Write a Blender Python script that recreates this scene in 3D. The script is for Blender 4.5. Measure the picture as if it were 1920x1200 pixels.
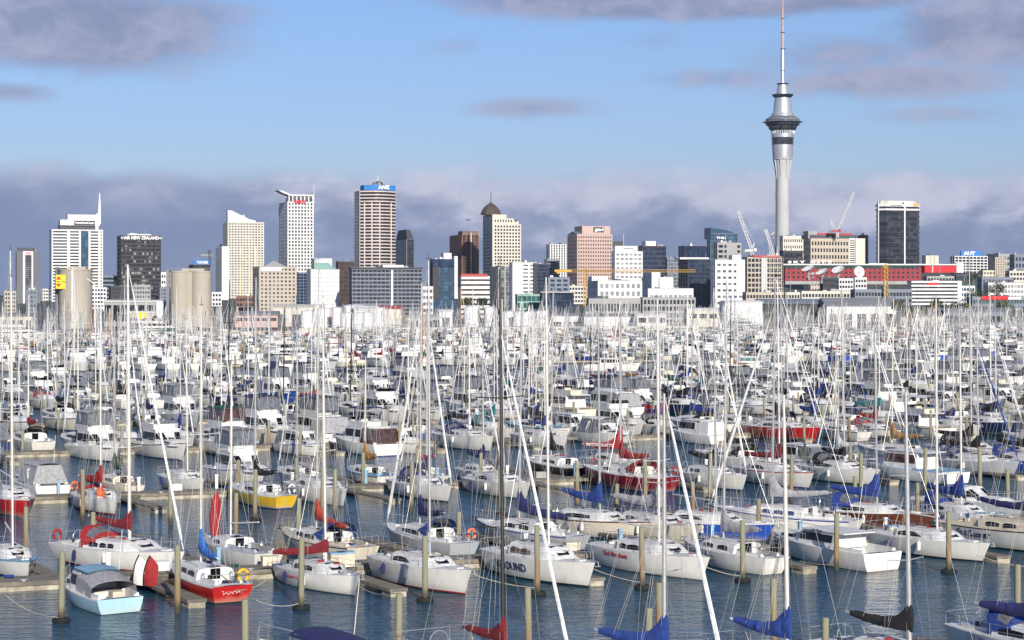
import bpy, math, random
import numpy as np
from mathutils import Vector, Matrix
R = math.radians
rng = random.Random(7)
C = bpy.context.scene.collection
for o in list(bpy.data.objects):
    bpy.data.objects.remove(o)

# ------------------------------------------------------------------ camera, sky, sun
SC = bpy.context.scene
F = 3600.0            # focal length in pixels of the 1920 px wide photograph
HC = 15.5             # height of the eye above the water
YH = 560.0            # horizon row in the photograph
cam_d = bpy.data.cameras.new('camera')
cam_d.sensor_width = 36.0
cam_d.lens = 36.0 * F / 1920.0
cam_d.shift_y = -(600 - YH) / 1920.0
cam_d.clip_start = 1.0
cam_d.clip_end = 60000.0
cam = bpy.data.objects.new('camera', cam_d)
cam.location = (0, 0, HC)
cam.rotation_euler = (R(90), 0, 0)
C.objects.link(cam)
SC.camera = cam

SUN_AZ = R(164)      # clockwise from +Y: behind the camera and to its right
SUN_EL = R(22)
sun_d = bpy.data.lights.new('sun', 'SUN')
sun_d.energy = 5.0
sun_d.angle = R(0.5)
sun_d.color = (1.0, 0.93, 0.82)
sun = bpy.data.objects.new('sun', sun_d)
sv = Vector((math.sin(SUN_AZ) * math.cos(SUN_EL), math.cos(SUN_AZ) * math.cos(SUN_EL), math.sin(SUN_EL)))
sun.rotation_euler = sv.to_track_quat('Z', 'Y').to_euler()
sun.location = (40, -60, 120)
C.objects.link(sun)

SC.view_settings.view_transform = 'Standard'
SC.view_settings.look = 'None'
SC.view_settings.exposure = 0.32
SC.view_settings.gamma = 1.0
SC.view_settings.use_curve_mapping = False

world = bpy.data.worlds.new('World')
SC.world = world
world.use_nodes = True


class NT:
    """small helper to write node trees"""
    def __init__(s, nt):
        s.nt = nt
        nt.nodes.clear()
    def n(s, t, **kw):
        nd = s.nt.nodes.new(t)
        for k, v in kw.items():
            setattr(nd, k, v)
        return nd
    def put(s, sock, v):
        if isinstance(v, bpy.types.NodeSocket):
            s.nt.links.new(v, sock)
        elif isinstance(v, (tuple, list)):
            v = list(v)
            if len(sock.default_value) == 4 and len(v) == 3:
                v.append(1)
            sock.default_value = v
        else:
            sock.default_value = v
    def m(s, op, a, b=0.0, c=0.0):
        nd = s.n('ShaderNodeMath', operation=op)
        s.put(nd.inputs[0], a)
        s.put(nd.inputs[1], b)
        s.put(nd.inputs[2], c)
        return nd.outputs[0]
    def mr(s, v, a, b, c=0.0, d=1.0):
        nd = s.n('ShaderNodeMapRange', interpolation_type='SMOOTHSTEP')
        for i, q in enumerate((v, a, b, c, d)):
            s.put(nd.inputs[i], q)
        return nd.outputs[0]
    def mix(s, f, a, b, mode='MIX'):
        nd = s.n('ShaderNodeMix', data_type='RGBA', blend_type=mode)
        s.put(nd.inputs[0], f)
        s.put(nd.inputs[6], a)
        s.put(nd.inputs[7], b)
        return nd.outputs[2]
    def xyz(s, x, y, z=0.0):
        nd = s.n('ShaderNodeCombineXYZ')
        for i, q in enumerate((x, y, z)):
            s.put(nd.inputs[i], q)
        return nd.outputs[0]
    def noise(s, vec, scale, detail=3, rough=0.5, dist=0.0):
        nd = s.n('ShaderNodeTexNoise')
        if vec is not None:
            s.put(nd.inputs['Vector'], vec)
        nd.inputs['Scale'].default_value = scale
        nd.inputs['Detail'].default_value = detail
        nd.inputs['Roughness'].default_value = rough
        nd.inputs['Distortion'].default_value = dist
        return nd.outputs['Fac']


def build_sky():
    t = NT(world.node_tree)
    sky = t.n('ShaderNodeTexSky', sky_type='NISHITA', sun_disc=False)
    sky.sun_elevation = SUN_EL
    sky.sun_rotation = SUN_AZ
    sky.altitude = 0
    sky.air_density = 1.0
    sky.dust_density = 0.3
    sky.ozone_density = 3.5
    tc = t.n('ShaderNodeTexCoord')
    sp = t.n('ShaderNodeSeparateXYZ')
    t.put(sp.inputs[0], tc.outputs['Generated'])
    x, y, z = sp.outputs
    az = t.m('MULTIPLY', t.m('ARCTAN2', x, y), 3.6)       # 1 unit = 1/3.6 radian of azimuth
    el = t.m('MULTIPLY', t.m('ARCSINE', z), 3.6)
    n1 = t.noise(t.xyz(az, t.m('MULTIPLY', el, 2.2), 3.1), 4.2, 6, 0.55, 0.3)
    n2 = t.noise(t.xyz(az, t.m('MULTIPLY', el, 2.6), 8.7), 1.6, 4, 0.5, 0.2)
    n3 = t.noise(t.xyz(az, t.m('MULTIPLY', el, 1.6), 1.7), 11.0, 6, 0.62, 0.4)
    # cumulus bank low over the land: ragged top about 5 degrees up
    top = t.m('ADD', 0.245, t.m('MULTIPLY', t.m('SUBTRACT', n1, 0.5), 0.12))
    top = t.m('ADD', top, t.m('MULTIPLY', t.m('SUBTRACT', n3, 0.5), 0.035))
    d = t.m('SUBTRACT', top, el)
    bank = t.mr(d, -0.012, 0.05)
    # loose clouds higher up: one blob each (azimuth, elevation, half sizes, amount)
    blobs = [(-0.80, 0.49, 0.34, 0.10, 1.15), (-0.62, 0.52, 0.22, 0.06, .8), (-0.92, 0.375, 0.13, 0.028, .75), (0.35, 0.556, 0.50, 0.042, 1.45),
             (0.88, 0.49, 0.24, 0.085, 1.1), (0.03, 0.357, 0.17, 0.03, .72), (0.40, 0.41, 0.22, 0.03, .66), (0.26, 0.48, 0.10, 0.035, .55),
             (0.70, 0.40, 0.30, 0.045, .85), (-0.09, 0.47, 0.13, 0.035, .5), (0.95, 0.44, .15, .05, .7), (0.62, 0.45, .30, .07, .72), (0.80, 0.335, .25, .03, .55), (0.10, .52, .2, .03, .45)]
    loose = None
    for a0, e0, sa, se, am in blobs:
        q = t.m('ADD', t.m('POWER', t.m('DIVIDE', t.m('ABSOLUTE', t.m('SUBTRACT', az, a0)), sa), 2.0),
                t.m('POWER', t.m('DIVIDE', t.m('ABSOLUTE', t.m('SUBTRACT', el, e0)), se), 2.0))
        g = t.m('MULTIPLY', t.m('EXPONENT', t.m('MULTIPLY', q, -1.0)), am)
        loose = g if loose is None else t.m('MAXIMUM', loose, g)
    # beyond the picture the same kind of broken cloud goes on
    high = t.mr(el, 0.62, 0.9)
    side = t.mr(t.m('ABSOLUTE', az), 1.2, 1.7)
    far = t.m('MULTIPLY', t.m('MAXIMUM', high, side), t.mr(n2, 0.42, 0.72, 0, 1.0))
    loose = t.m('MAXIMUM', loose, far)
    ragged = t.m('ADD', t.m('MULTIPLY', n3, 0.55), t.m('MULTIPLY', n1, 0.75))
    lm = t.mr(t.m('ADD', loose, t.m('MULTIPLY', t.m('SUBTRACT', ragged, 0.65), 1.1)), 0.30, 0.90, 0, 0.85)
    cloud = t.m('MAXIMUM', bank, lm)
    # colours of the cloud: lit tops, slate bellies (sunlit vapour, height within the bank)
    lit = t.m('ADD', t.mr(d, 0.18, 0.02), t.m('MULTIPLY', t.m('SUBTRACT', n1, 0.48), 3.2))
    lit = t.m('ADD', lit, t.m('MULTIPLY', t.m('SUBTRACT', n3, 0.5), 1.2))
    rgt = t.mr(az, -0.8, 0.2, 0.40, 1.15)
    lit = t.m('MULTIPLY', lit, rgt)
    lit = t.mr(lit, 0.15, 1.0)
    puff = t.mr(t.m('ADD', t.m('MULTIPLY', n3, 0.5), t.m('MULTIPLY', n1, 0.5)), 0.40, 0.62)
    bankc = t.mix(lit, (0.205, 0.275, 0.485), (0.62, 0.64, 0.80))
    bankc = t.mix(t.m('MULTIPLY', t.m('SUBTRACT', 1.0, puff), 0.34), bankc, (0.24, 0.29, 0.47))
    loosec = t.mix(puff, (0.25, 0.27, 0.42), (0.42, 0.42, 0.58))
    cc = t.mix(t.mr(d, -0.02, 0.02), loosec, bankc)
    # clear sky: the physical sky, cooled a little; strength scales it
    tint = t.mix(1.0, sky.outputs[0], t.mix(t.mr(el, .10, .60), (0.70, 0.69, 0.90), (0.78, 0.82, 1.02)), 'MULTIPLY')
    bg1 = t.n('ShaderNodeBackground')
    t.put(bg1.inputs[0], tint)
    bg1.inputs[1].default_value = 0.090
    bg2 = t.n('ShaderNodeBackground')
    t.put(bg2.inputs[0], cc)
    bg2.inputs[1].default_value = 0.80
    ms = t.n('ShaderNodeMixShader')
    t.put(ms.inputs[0], t.m('MULTIPLY', cloud, t.mr(el, -0.05, -0.01)))
    t.nt.links.new(bg1.outputs[0], ms.inputs[1])
    t.nt.links.new(bg2.outputs[0], ms.inputs[2])
    out = t.n('ShaderNodeOutputWorld')
    t.nt.links.new(ms.outputs[0], out.inputs[0])


build_sky()

# ------------------------------------------------------------------ materials
MATS = {}


def mat(key, col, rough=0.5, metal=0.0, var=0.06, scale=3.0, col2=None, bump=0.0, spec=0.5, rnd=0.0, stretch=(1, 1, 1), coat=0.0, alpha=1.0, lo=.35, hi=.7, stain=False):
    """principled material with a little tonal wear; rnd = tint change from object to object"""
    if key in MATS:
        return MATS[key]
    m = bpy.data.materials.new(key)
    m.use_nodes = True
    t = NT(m.node_tree)
    tc = t.n('ShaderNodeTexCoord')
    mp = t.n('ShaderNodeMapping')
    t.put(mp.inputs[0], tc.outputs['Object'])
    mp.inputs['Scale'].default_value = stretch
    n = t.noise(mp.outputs[0], scale, 4, 0.6)
    f = t.mr(n, lo, hi)
    c2 = col2 if col2 else tuple(max(0, c * (1 - 3 * var)) for c in col)
    c = t.mix(f, c2, col)
    if stain:     # yellow-brown growth and scum just above the water, uneven
        sz = t.n('ShaderNodeSeparateXYZ')
        t.put(sz.inputs[0], tc.outputs['Object'])
        hh = t.m('ADD', sz.outputs[2], t.m('MULTIPLY', t.m('SUBTRACT', n, .5), -.7))
        c = t.mix(t.mr(hh, .50, .0, 0, .42), c, (.46, .43, .30))
        st = t.noise(mp.outputs[0], 7.0, 4, .7)
        c = t.mix(t.mr(st, .58, .85, 0, .28), c, (.30, .27, .20))
    if rnd:
        oi = t.n('ShaderNodeObjectInfo')
        hs = t.n('ShaderNodeHueSaturation')
        t.put(hs.inputs['Value'], t.m('ADD', 1.0 - rnd, t.m('MULTIPLY', oi.outputs['Random'], 2 * rnd * 0.8)))
        t.put(hs.inputs['Color'], c)
        c = hs.outputs[0]
    b = t.n('ShaderNodeBsdfPrincipled')
    t.put(b.inputs['Base Color'], c)
    b.inputs['Roughness'].default_value = rough
    b.inputs['Metallic'].default_value = metal
    b.inputs['Specular IOR Level'].default_value = spec
    b.inputs['Coat Weight'].default_value = coat
    b.inputs['Alpha'].default_value = alpha
    if bump:
        bp = t.n('ShaderNodeBump')
        bp.inputs['Strength'].default_value = bump
        bp.inputs['Distance'].default_value = 0.05
        t.put(bp.inputs['Height'], n)
        t.nt.links.new(bp.outputs[0], b.inputs['Normal'])
    o = t.n('ShaderNodeOutputMaterial')
    t.nt.links.new(b.outputs[0], o.inputs[0])
    MATS[key] = m
    return m


W_ = dict(stain=True, rough=0.28, var=0.05, scale=1.1, rnd=0.08, stretch=(1, 1, .35), coat=.2)
mat('white gelcoat', (.80, .78, .73), **W_)
mat('cream gelcoat', (.74, .68, .55), **W_)
mat('grey gelcoat', (.45, .48, .51), **W_)
mat('navy gelcoat', (.02, .035, .11), **W_)
mat('blue gelcoat', (.03, .09, .42), **W_)
mat('red gelcoat', (.50, .02, .02), **W_)
mat('black gelcoat', (.02, .022, .025), **W_)
mat('green gelcoat', (.02, .16, .12), **W_)
mat('yellow gelcoat', (.72, .46, .03), **W_)
mat('pale blue gelcoat', (.38, .60, .72), **W_)
mat('deck white', (.68, .68, .67), rough=.55, var=.07, scale=2.2, rnd=.07)
mat('deck cream', (.62, .55, .43), rough=.6, var=.07, scale=2.2, rnd=.07)
mat('deck grey', (.42, .45, .49), rough=.6, var=.07, scale=2.2, rnd=.07)
mat('deck blue', (.22, .38, .52), rough=.6, var=.07, scale=2.2)
mat('teak', (.36, .20, .10), rough=.6, var=.15, scale=6, stretch=(1, 8, 1))
mat('dark red gelcoat', (.24, .012, .018), **W_)
mat('varnish', (.13, .045, .025), rough=.3, var=.12, scale=5)
mat('tinted window', (.008, .009, .012), rough=.16, var=.2, spec=.35)
mat('blue window', (.03, .06, .20), rough=.1, var=.2, spec=.8)
mat('brown window', (.10, .05, .04), rough=.1, var=.2, spec=.8)
mat('green window', (.10, .22, .20), rough=.1, var=.2, spec=.8)
mat('clear vinyl', (.16, .17, .19), rough=.12, var=.15, scale=4, spec=.7)
for k, c in dict(red=(.36, .02, .025), maroon=(.20, .012, .02), navy=(.018, .02, .11), blue=(.018, .05, .25), black=(.012, .012, .016), grey=(.36, .36, .38), white=(.72, .72, .72),
                 green=(.01, .09, .05), tan=(.50, .25, .08), teal=(.03, .20, .22), brick=(.42, .06, .04), yellow=(.8, .5, .03), sky=(.04, .20, .62)).items():
    mat('canvas ' + k, c, rough=.85, var=.10, scale=5, bump=.5, rnd=.08)
mat('mast silver', (.46, .46, .47), rough=.35, metal=.35, var=.05)
mat('mast white', (.64, .625, .59), rough=.35, var=.05, rnd=.05)
mat('mast black', (.025, .022, .022), rough=.4)
mat('mast wood', (.48, .22, .05), rough=.4, var=.1, stretch=(4, 4, .3))
mat('mast blue', (.03, .05, .30), rough=.4)
mat('steel wire', (.55, .55, .55), rough=.4, metal=.4)
mat('steel rail', (.62, .62, .62), rough=.3, metal=.6)
mat('antifoul blue', (.02, .05, .10), rough=.8)
mat('antifoul red', (.16, .02, .02), rough=.8)
mat('antifoul black', (.02, .025, .025), rough=.8)
mat('stripe red', (.45, .03, .03), rough=.4)
mat('stripe blue', (.03, .06, .30), rough=.4)
mat('stripe black', (.03, .03, .035), rough=.4)
mat('rubber', (.016, .016, .017), rough=.9, var=.2)
mat('orange plastic', (.75, .13, .03), rough=.5)
mat('rope', (.50, .46, .36), rough=.9)
mat('plastic dark', (.03, .03, .035), rough=.5)
mat('skin', (.45, .27, .19), rough=.6)
mat('hillside', (.10, .11, .10), rough=.9, col2=(.05, .06, .05), scale=.02)
mat('foliage', (.055, .085, .03), rough=.8, col2=(.02, .038, .015), scale=.35)
mat('foliage dry', (.13, .13, .05), rough=.8, col2=(.05, .06, .025), scale=.35)
mat('bark', (.12, .09, .06), rough=.9)


def pile_mat():
    m = bpy.data.materials.new('weathered timber')
    m.use_nodes = True
    t = NT(m.node_tree)
    tc = t.n('ShaderNodeTexCoord')
    sp = t.n('ShaderNodeSeparateXYZ')
    t.put(sp.inputs[0], tc.outputs['Object'])
    oi = t.n('ShaderNodeObjectInfo')
    mp = t.n('ShaderNodeMapping')
    t.put(mp.inputs[0], tc.outputs['Object'])
    t.put(mp.inputs[1], t.xyz(t.m('MULTIPLY', oi.outputs['Random'], 40.0), 0.0, 0.0))
    mp.inputs['Scale'].default_value = (9, 9, .8)
    n = t.noise(mp.outputs[0], 1.4, 5, .6)
    n2 = t.noise(mp.outputs[0], 5.0, 4, .6)
    h = t.m('ADD', sp.outputs[2], t.m('MULTIPLY', t.m('SUBTRACT', n, .5), 1.6))
    h = t.m('ADD', h, t.m('MULTIPLY', oi.outputs['Random'], 2.4))
    h = t.m('SUBTRACT', h, .5)
    c = t.mix(t.mr(h, .9, 2.7), (.26, .18, .095), (.25, .25, .17))
    c = t.mix(t.mr(t.m('ADD', sp.outputs[2], t.m('MULTIPLY', t.m('SUBTRACT', n2, .5), .9)), .25, .85), (.035, .035, .022), c)
    c = t.mix(t.m('MULTIPLY', n2, .75), c, t.mix(.6, c, (.10, .08, .05)))
    b = t.n('ShaderNodeBsdfPrincipled')
    t.put(b.inputs['Base Color'], c)
    b.inputs['Roughness'].default_value = .9
    bp = t.n('ShaderNodeBump')
    bp.inputs['Strength'].default_value = .6
    bp.inputs['Distance'].default_value = .02
    t.put(bp.inputs['Height'], n2)
    t.nt.links.new(bp.outputs[0], b.inputs['Normal'])
    o = t.n('ShaderNodeOutputMaterial')
    t.nt.links.new(b.outputs[0], o.inputs[0])
    MATS['pile'] = m


pile_mat()


def water_mat():
    m = bpy.data.materials.new('harbour water')
    m.use_nodes = True
    t = NT(m.node_tree)
    tc = t.n('ShaderNodeTexCoord')
    def waves(rot, sx, sy, sc, det):
        mp = t.n('ShaderNodeMapping')
        t.put(mp.inputs[0], tc.outputs['Object'])
        mp.inputs['Rotation'].default_value = (0, 0, R(rot))
        mp.inputs['Scale'].default_value = (sx, sy, 1)
        return t.noise(mp.outputs[0], sc, det, .55, .4)
    a = waves(12, .55, 1.3, 1.1, 4)
    b2 = waves(-25, .8, 1.4, 3.0, 3)
    c = waves(5, 1, 1, .13, 2)
    h = t.m('ADD', t.m('MULTIPLY', a, .75), t.m('MULTIPLY', b2, .28))
    bp = t.n('ShaderNodeBump')
    bp.inputs['Strength'].default_value = 1.0
    t.put(bp.inputs['Distance'], t.mr(c, .35, .65, .16, .30))
    t.put(bp.inputs['Height'], h)
    b = t.n('ShaderNodeBsdfPrincipled')
    t.put(b.inputs['Base Color'], t.mix(t.mr(c, .3, .7), (.006, .050, .105), (.010, .056, .090)))
    b.inputs['Roughness'].default_value = .06
    b.inputs['IOR'].default_value = 1.33
    t.nt.links.new(bp.outputs[0], b.inputs['Normal'])
    o = t.n('ShaderNodeOutputMaterial')
    t.nt.links.new(b.outputs[0], o.inputs[0])
    MATS['water'] = m


water_mat()


def glass_mat(key, c1, c2, cx=3.0, cz=3.6, rough=.12, thr=.5):
    """office glazing: blinds and rooms make each pane a little different"""
    if key in MATS:
        return
    m = bpy.data.materials.new(key)
    m.use_nodes = True
    t = NT(m.node_tree)
    tc = t.n('ShaderNodeTexCoord')
    sp = t.n('ShaderNodeSeparateXYZ')
    t.put(sp.inputs[0], tc.outputs['Object'])
    v = t.xyz(t.m('FLOOR', t.m('DIVIDE', t.m('ADD', sp.outputs[0], t.m('MULTIPLY', sp.outputs[1], .9)), cx)), t.m('FLOOR', t.m('DIVIDE', sp.outputs[2], cz)), 0.0)
    wn = t.n('ShaderNodeTexWhiteNoise')
    t.put(wn.inputs['Vector'], v)
    f = t.mr(wn.outputs['Value'], thr, 1.0)
    b = t.n('ShaderNodeBsdfPrincipled')
    t.put(b.inputs['Base Color'], t.mix(f, c1, c2))
    b.inputs['Roughness'].default_value = rough
    b.inputs['Specular IOR Level'].default_value = .6
    o = t.n('ShaderNodeOutputMaterial')
    t.nt.links.new(b.outputs[0], o.inputs[0])
    MATS[key] = m


glass_mat('glass dark', (.012, .015, .022), (.045, .05, .065), rough=.2)
glass_mat('glass brown', (.05, .028, .022), (.09, .05, .04))
glass_mat('glass navy', (.012, .025, .06), (.03, .05, .10))
glass_mat('glass blue', (.03, .07, .12), (.06, .12, .18))
glass_mat('glass green', (.02, .07, .07), (.05, .12, .11))
glass_mat('glass grey', (.07, .08, .09), (.20, .21, .22))
glass_mat('glass pale', (.22, .23, .24), (.40, .40, .40))
glass_mat('glass bronze', (.018, .018, .024), (.30, .27, .25), cx=2.1, cz=3.6, thr=.62)
G_ = dict(rough=.75, var=.05, scale=.08, stretch=(1, 1, .4))
for k, c in {'concrete white': (.70, .70, .69), 'concrete cream': (.60, .57, .50), 'concrete yellow': (.64, .58, .42), 'concrete pink': (.50, .36, .32), 'concrete beige': (.48, .42, .34), 'stone beige pink': (.60, .50, .46), 'concrete grey': (.34, .34, .34),
             'concrete dark': (.13, .14, .16), 'cladding blue': (.19, .22, .27), 'cladding brown': (.19, .11, .085), 'cladding black': (.04, .042, .05), 'steel white': (.76, .76, .75), 'shaft concrete': (.44, .445, .455),
             'roof red': (.42, .07, .06), 'casino red': (.28, .035, .045), 'roof green': (.24, .42, .37), 'roof grey': (.20, .21, .23), 'roof dark': (.07, .075, .09), 'brick': (.22, .11, .08), 'sign blue': (.03, .20, .55),
             'sign yellow': (.85, .70, .03), 'sign red': (.60, .02, .03), 'sign white': (.82, .82, .82), 'silo concrete': (.40, .36, .30), 'crane yellow': (.60, .36, .07), 'crane red': (.45, .05, .06), 'tower silver': (.55, .57, .62),
             'asphalt': (.06, .06, .06), 'quay stone': (.45, .38, .30), 'grass': (.06, .09, .03), 'dome bronze': (.07, .05, .045)}.items():
    mat(k, c, **G_)
MATS['tower silver'].node_tree.nodes['Principled BSDF'].inputs['Metallic'].default_value = .55
MATS['tower silver'].node_tree.nodes['Principled BSDF'].inputs['Roughness'].default_value = .38
mat('dock timber', (.24, .21, .16), rough=.9, col2=(.11, .10, .085), scale=1.2, stretch=(.6, 6, 1))
mat('dock concrete', (.46, .42, .34), rough=.9, col2=(.22, .19, .14), scale=1.5)
mat('tank white', (.78, .79, .82), rough=.5, col2=(.62, .63, .66), scale=.05, stretch=(1, 1, .2), rnd=.06)

# ------------------------------------------------------------------ mesh helpers


class MB:
    def __init__(s):
        s.v, s.f, s.m = [], [], []
    def add(s, vs, fs, m=0):
        o = len(s.v)
        s.v += [tuple(p) for p in vs]
        s.f += [tuple(i + o for i in f) for f in fs]
        s.m += [m] * len(fs)
        return s
    def box(s, x0, x1, y0, y1, z0, z1, m=0):
        vs = [(x0, y0, z0), (x1, y0, z0), (x1, y1, z0), (x0, y1, z0), (x0, y0, z1), (x1, y0, z1), (x1, y1, z1), (x0, y1, z1)]
        return s.add(vs, [(0, 3, 2, 1), (4, 5, 6, 7), (0, 1, 5, 4), (1, 2, 6, 5), (2, 3, 7, 6), (3, 0, 4, 7)], m)
    def tube(s, pts, r, n=6, m=0, caps=True):
        pts = [Vector(p) for p in pts]
        if not isinstance(r, (list, tuple)):
            r = [r] * len(pts)
        vs, fs = [], []
        up = None
        for i, p in enumerate(pts):
            d = (pts[min(i + 1, len(pts) - 1)] - pts[max(i - 1, 0)]).normalized()
            if up is None:
                up = Vector((0, 0, 1)) if abs(d.z) < .9 else Vector((1, 0, 0))
            a = d.cross(up)
            if a.length < 1e-4:
                a = d.cross(Vector((0, 1, 0)))
            a.normalize()
            b = a.cross(d).normalized()
            for k in range(n):
                an = 2 * math.pi * k / n
                vs.append(p + a * math.cos(an) * r[i] + b * math.sin(an) * r[i])
        for i in range(len(pts) - 1):
            for k in range(n):
                k2 = (k + 1) % n
                fs.append((i * n + k, i * n + k2, (i + 1) * n + k2, (i + 1) * n + k))
        if caps:
            fs.append(tuple(range(n))[::-1])
            fs.append(tuple(range((len(pts) - 1) * n, len(pts) * n)))
        return s.add(vs, fs, m)
    def loft(s, rings, m=0, closed=False, cap0=False, cap1=False):
        n = len(rings[0])
        vs = [p for r in rings for p in r]
        fs = []
        for i in range(len(rings) - 1):
            for k in range(n if closed else n - 1):
                k2 = (k + 1) % n
                fs.append((i * n + k, i * n + k2, (i + 1) * n + k2, (i + 1) * n + k))
        if cap0:
            fs.append(tuple(range(n))[::-1])
        if cap1:
            fs.append(tuple(range((len(rings) - 1) * n, len(rings) * n)))
        return s.add(vs, fs, m)
    def lathe(s, prof, n=24, m=0, cx=0, cy=0, cap=True):
        rings = [[(cx + r * math.cos(2 * math.pi * k / n), cy + r * math.sin(2 * math.pi * k / n), z) for k in range(n)] for r, z in prof]
        return s.loft(rings, m, True, cap, cap)
    def prism(s, poly, z0, z1, m=0):
        n = len(poly)
        vs = [(x, y, z0) for x, y in poly] + [(x, y, z1) for x, y in poly]
        fs = [tuple(range(n))[::-1], tuple(range(n, 2 * n))] + [(k, (k + 1) % n, n + (k + 1) % n, n + k) for k in range(n)]
        return s.add(vs, fs, m)
    def mesh(s, name, nm=None, smooth=False):
        me = bpy.data.meshes.new(name)
        me.from_pydata(s.v, [], s.f)
        nm = nm or (max(s.m) + 1 if s.m else 1)
        for i in range(nm):
            me.materials.append(None)
        me.polygons.foreach_set('material_index', s.m)
        if smooth:
            me.polygons.foreach_set('use_smooth', [True] * len(me.polygons))
            try:
                me.set_sharp_from_angle(angle=R(38))
            except Exception:
                pass
        me.update()
        return me


def link(name, me, mats, parent=None, loc=None, rotz=None, kind=None, label=None):
    o = bpy.data.objects.new(name, me)
    C.objects.link(o)
    for i, k in enumerate(mats):
        if i < len(o.material_slots):
            sl = o.material_slots[i]
            sl.link = 'OBJECT'
            sl.material = MATS[k]
    if parent is not None:
        o.parent = parent
    if loc is not None:
        o.location = loc
    if rotz is not None:
        o.rotation_euler = (0, 0, rotz)
    if kind:
        o['kind'] = kind
    if label:
        o['label'] = label
    return o


def part(name, mb, mats, parent, smooth=False, **kw):
    if isinstance(mats, str):
        mats = [mats]
    return link(name, mb.mesh(name, len(mats), smooth), mats, parent, **kw)


def tag(o, label, cat, group=None):
    o['label'] = label
    o['category'] = cat
    if group:
        o['group'] = group
    return o


def empty(name, loc, rotz, label, cat, group=None):
    o = bpy.data.objects.new(name, None)
    o.empty_display_size = .5
    C.objects.link(o)
    o.location = loc
    o.rotation_euler = (0, 0, rotz)
    return tag(o, label, cat, group)


def P(px, py, Y):
    return Vector(((px - 960) * Y / F, Y, HC + (YH - py) * Y / F))


def text_mesh(txt, size, depth=.02, shear=0.0, space=1.0, bold=0.0):
    cu = bpy.data.curves.new('lettering', 'FONT')
    cu.body = txt
    cu.size = size
    cu.extrude = depth
    cu.shear = shear
    cu.space_character = space
    cu.offset = bold
    cu.resolution_u = 2
    cu.align_x = 'CENTER'
    o = bpy.data.objects.new('lettering', cu)
    C.objects.link(o)
    dg = bpy.context.evaluated_depsgraph_get()
    me = bpy.data.meshes.new_from_object(o.evaluated_get(dg))
    bpy.data.objects.remove(o)
    me.materials.clear()
    me.materials.append(None)
    return me
# ------------------------------------------------------------------ the marina grid
TH = R(20)
CT, ST = math.cos(TH), math.sin(TH)


def grid(a, b, z=0.0):
    """a metres along the walkways, b metres away from the camera across them"""
    return Vector((a * CT - b * ST, a * ST + b * CT, z))


def a_of(px, b):
    t = (px - 960) / F
    return b * (ST + t * CT) / (CT - t * ST)


def px_of(v):
    return 960 + F * v.x / v.y


ORD0 = lambda n: str(n) + ("th" if 10 <= n % 100 <= 20 else {1: "st", 2: "nd", 3: "rd"}.get(n % 10, "th"))
# ------------------------------------------------------------------ water, land
def sheet(name, x0, x1, y0, y1, z, mats, nx=1, ny=1):
    mb = MB()
    vs, fs = [], []
    for j in range(ny + 1):
        for i in range(nx + 1):
            vs.append((x0 + (x1 - x0) * i / nx, y0 + (y1 - y0) * j / ny, z))
    for j in range(ny):
        for i in range(nx):
            a = j * (nx + 1) + i
            fs.append((a, a + 1, a + nx + 2, a + nx + 1))
    mb.add(vs, fs)
    return part(name, mb, mats, None, kind='structure')


sheet('water', -3000, 3000, -200, 1400, 0.0, 'water', 6, 6)
QUAY_B = 800.0
q0, q1 = grid(-900, QUAY_B), grid(1500, QUAY_B)
mb = MB()
far = 30000
mb.add([(q0.x, q0.y, 1.6), (q1.x, q1.y, 1.6), (far, far, 1.6), (-far, far, 1.6), (-far, q0.y, 1.6)], [(0, 1, 2, 3, 4)])
part('ground', mb, 'asphalt', None, kind='structure')
mb = MB()
d = Vector((-ST, CT, 0)) * .8
mb.add([(q0.x, q0.y, -1), (q1.x, q1.y, -1), (q1.x, q1.y, 1.9), (q0.x, q0.y, 1.9), (q0.x + d.x, q0.y + d.y, 1.9), (q1.x + d.x, q1.y + d.y, 1.9), (q1.x + d.x, q1.y + d.y, 1.5), (q0.x + d.x, q0.y + d.y, 1.5)], [(0, 1, 2, 3), (3, 2, 5, 4), (4, 5, 6, 7)])
part('seawall', mb, 'quay stone', None, kind='structure')


def hill(name, prof, Y0, Y1, m):
    """terrain rising from Y0 to a ridge at Y1; prof = [(px, ridge row)]"""
    mb = MB()
    rows = []
    n = 60
    for j, (f, h) in enumerate(((0, 0), (.15, .25), (.4, .6), (.7, .9), (1, 1), (1.3, .9), (1.8, .3))):
        row = []
        for i in range(n + 1):
            px = -500 + 2900 * i / n
            yr = np.interp(px, [p[0] for p in prof], [p[1] for p in prof])
            z = HC + (YH - yr) * Y1 / F
            Y = Y0 + (Y1 - Y0) * f
            X = (px - 960) * Y1 / F
            wob = 1 + .12 * math.sin(i * 1.7 + j) + .06 * math.sin(i * 4.1)
            row.append((X, Y, 1.5 + (z - 1.5) * h * (wob if h < 1 else 1 + .03 * math.sin(i * 2.3))))
        rows.append(row)
    mb.loft(rows)
    mb.f = [f[::-1] for f in mb.f]
    return part(name, mb, m, None, True, kind='structure')


hill('hill', [(-500, 556), (0, 554), (450, 553), (700, 545), (900, 530), (1200, 520), (1500, 505), (1700, 500), (1850, 492), (2000, 486), (2400, 480)], 1500, 2700, 'hillside')


# ------------------------------------------------------------------ buildings
def Zp(yp, D):
    return HC + (YH - yp) * D / F


class Bld:
    pass


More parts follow.
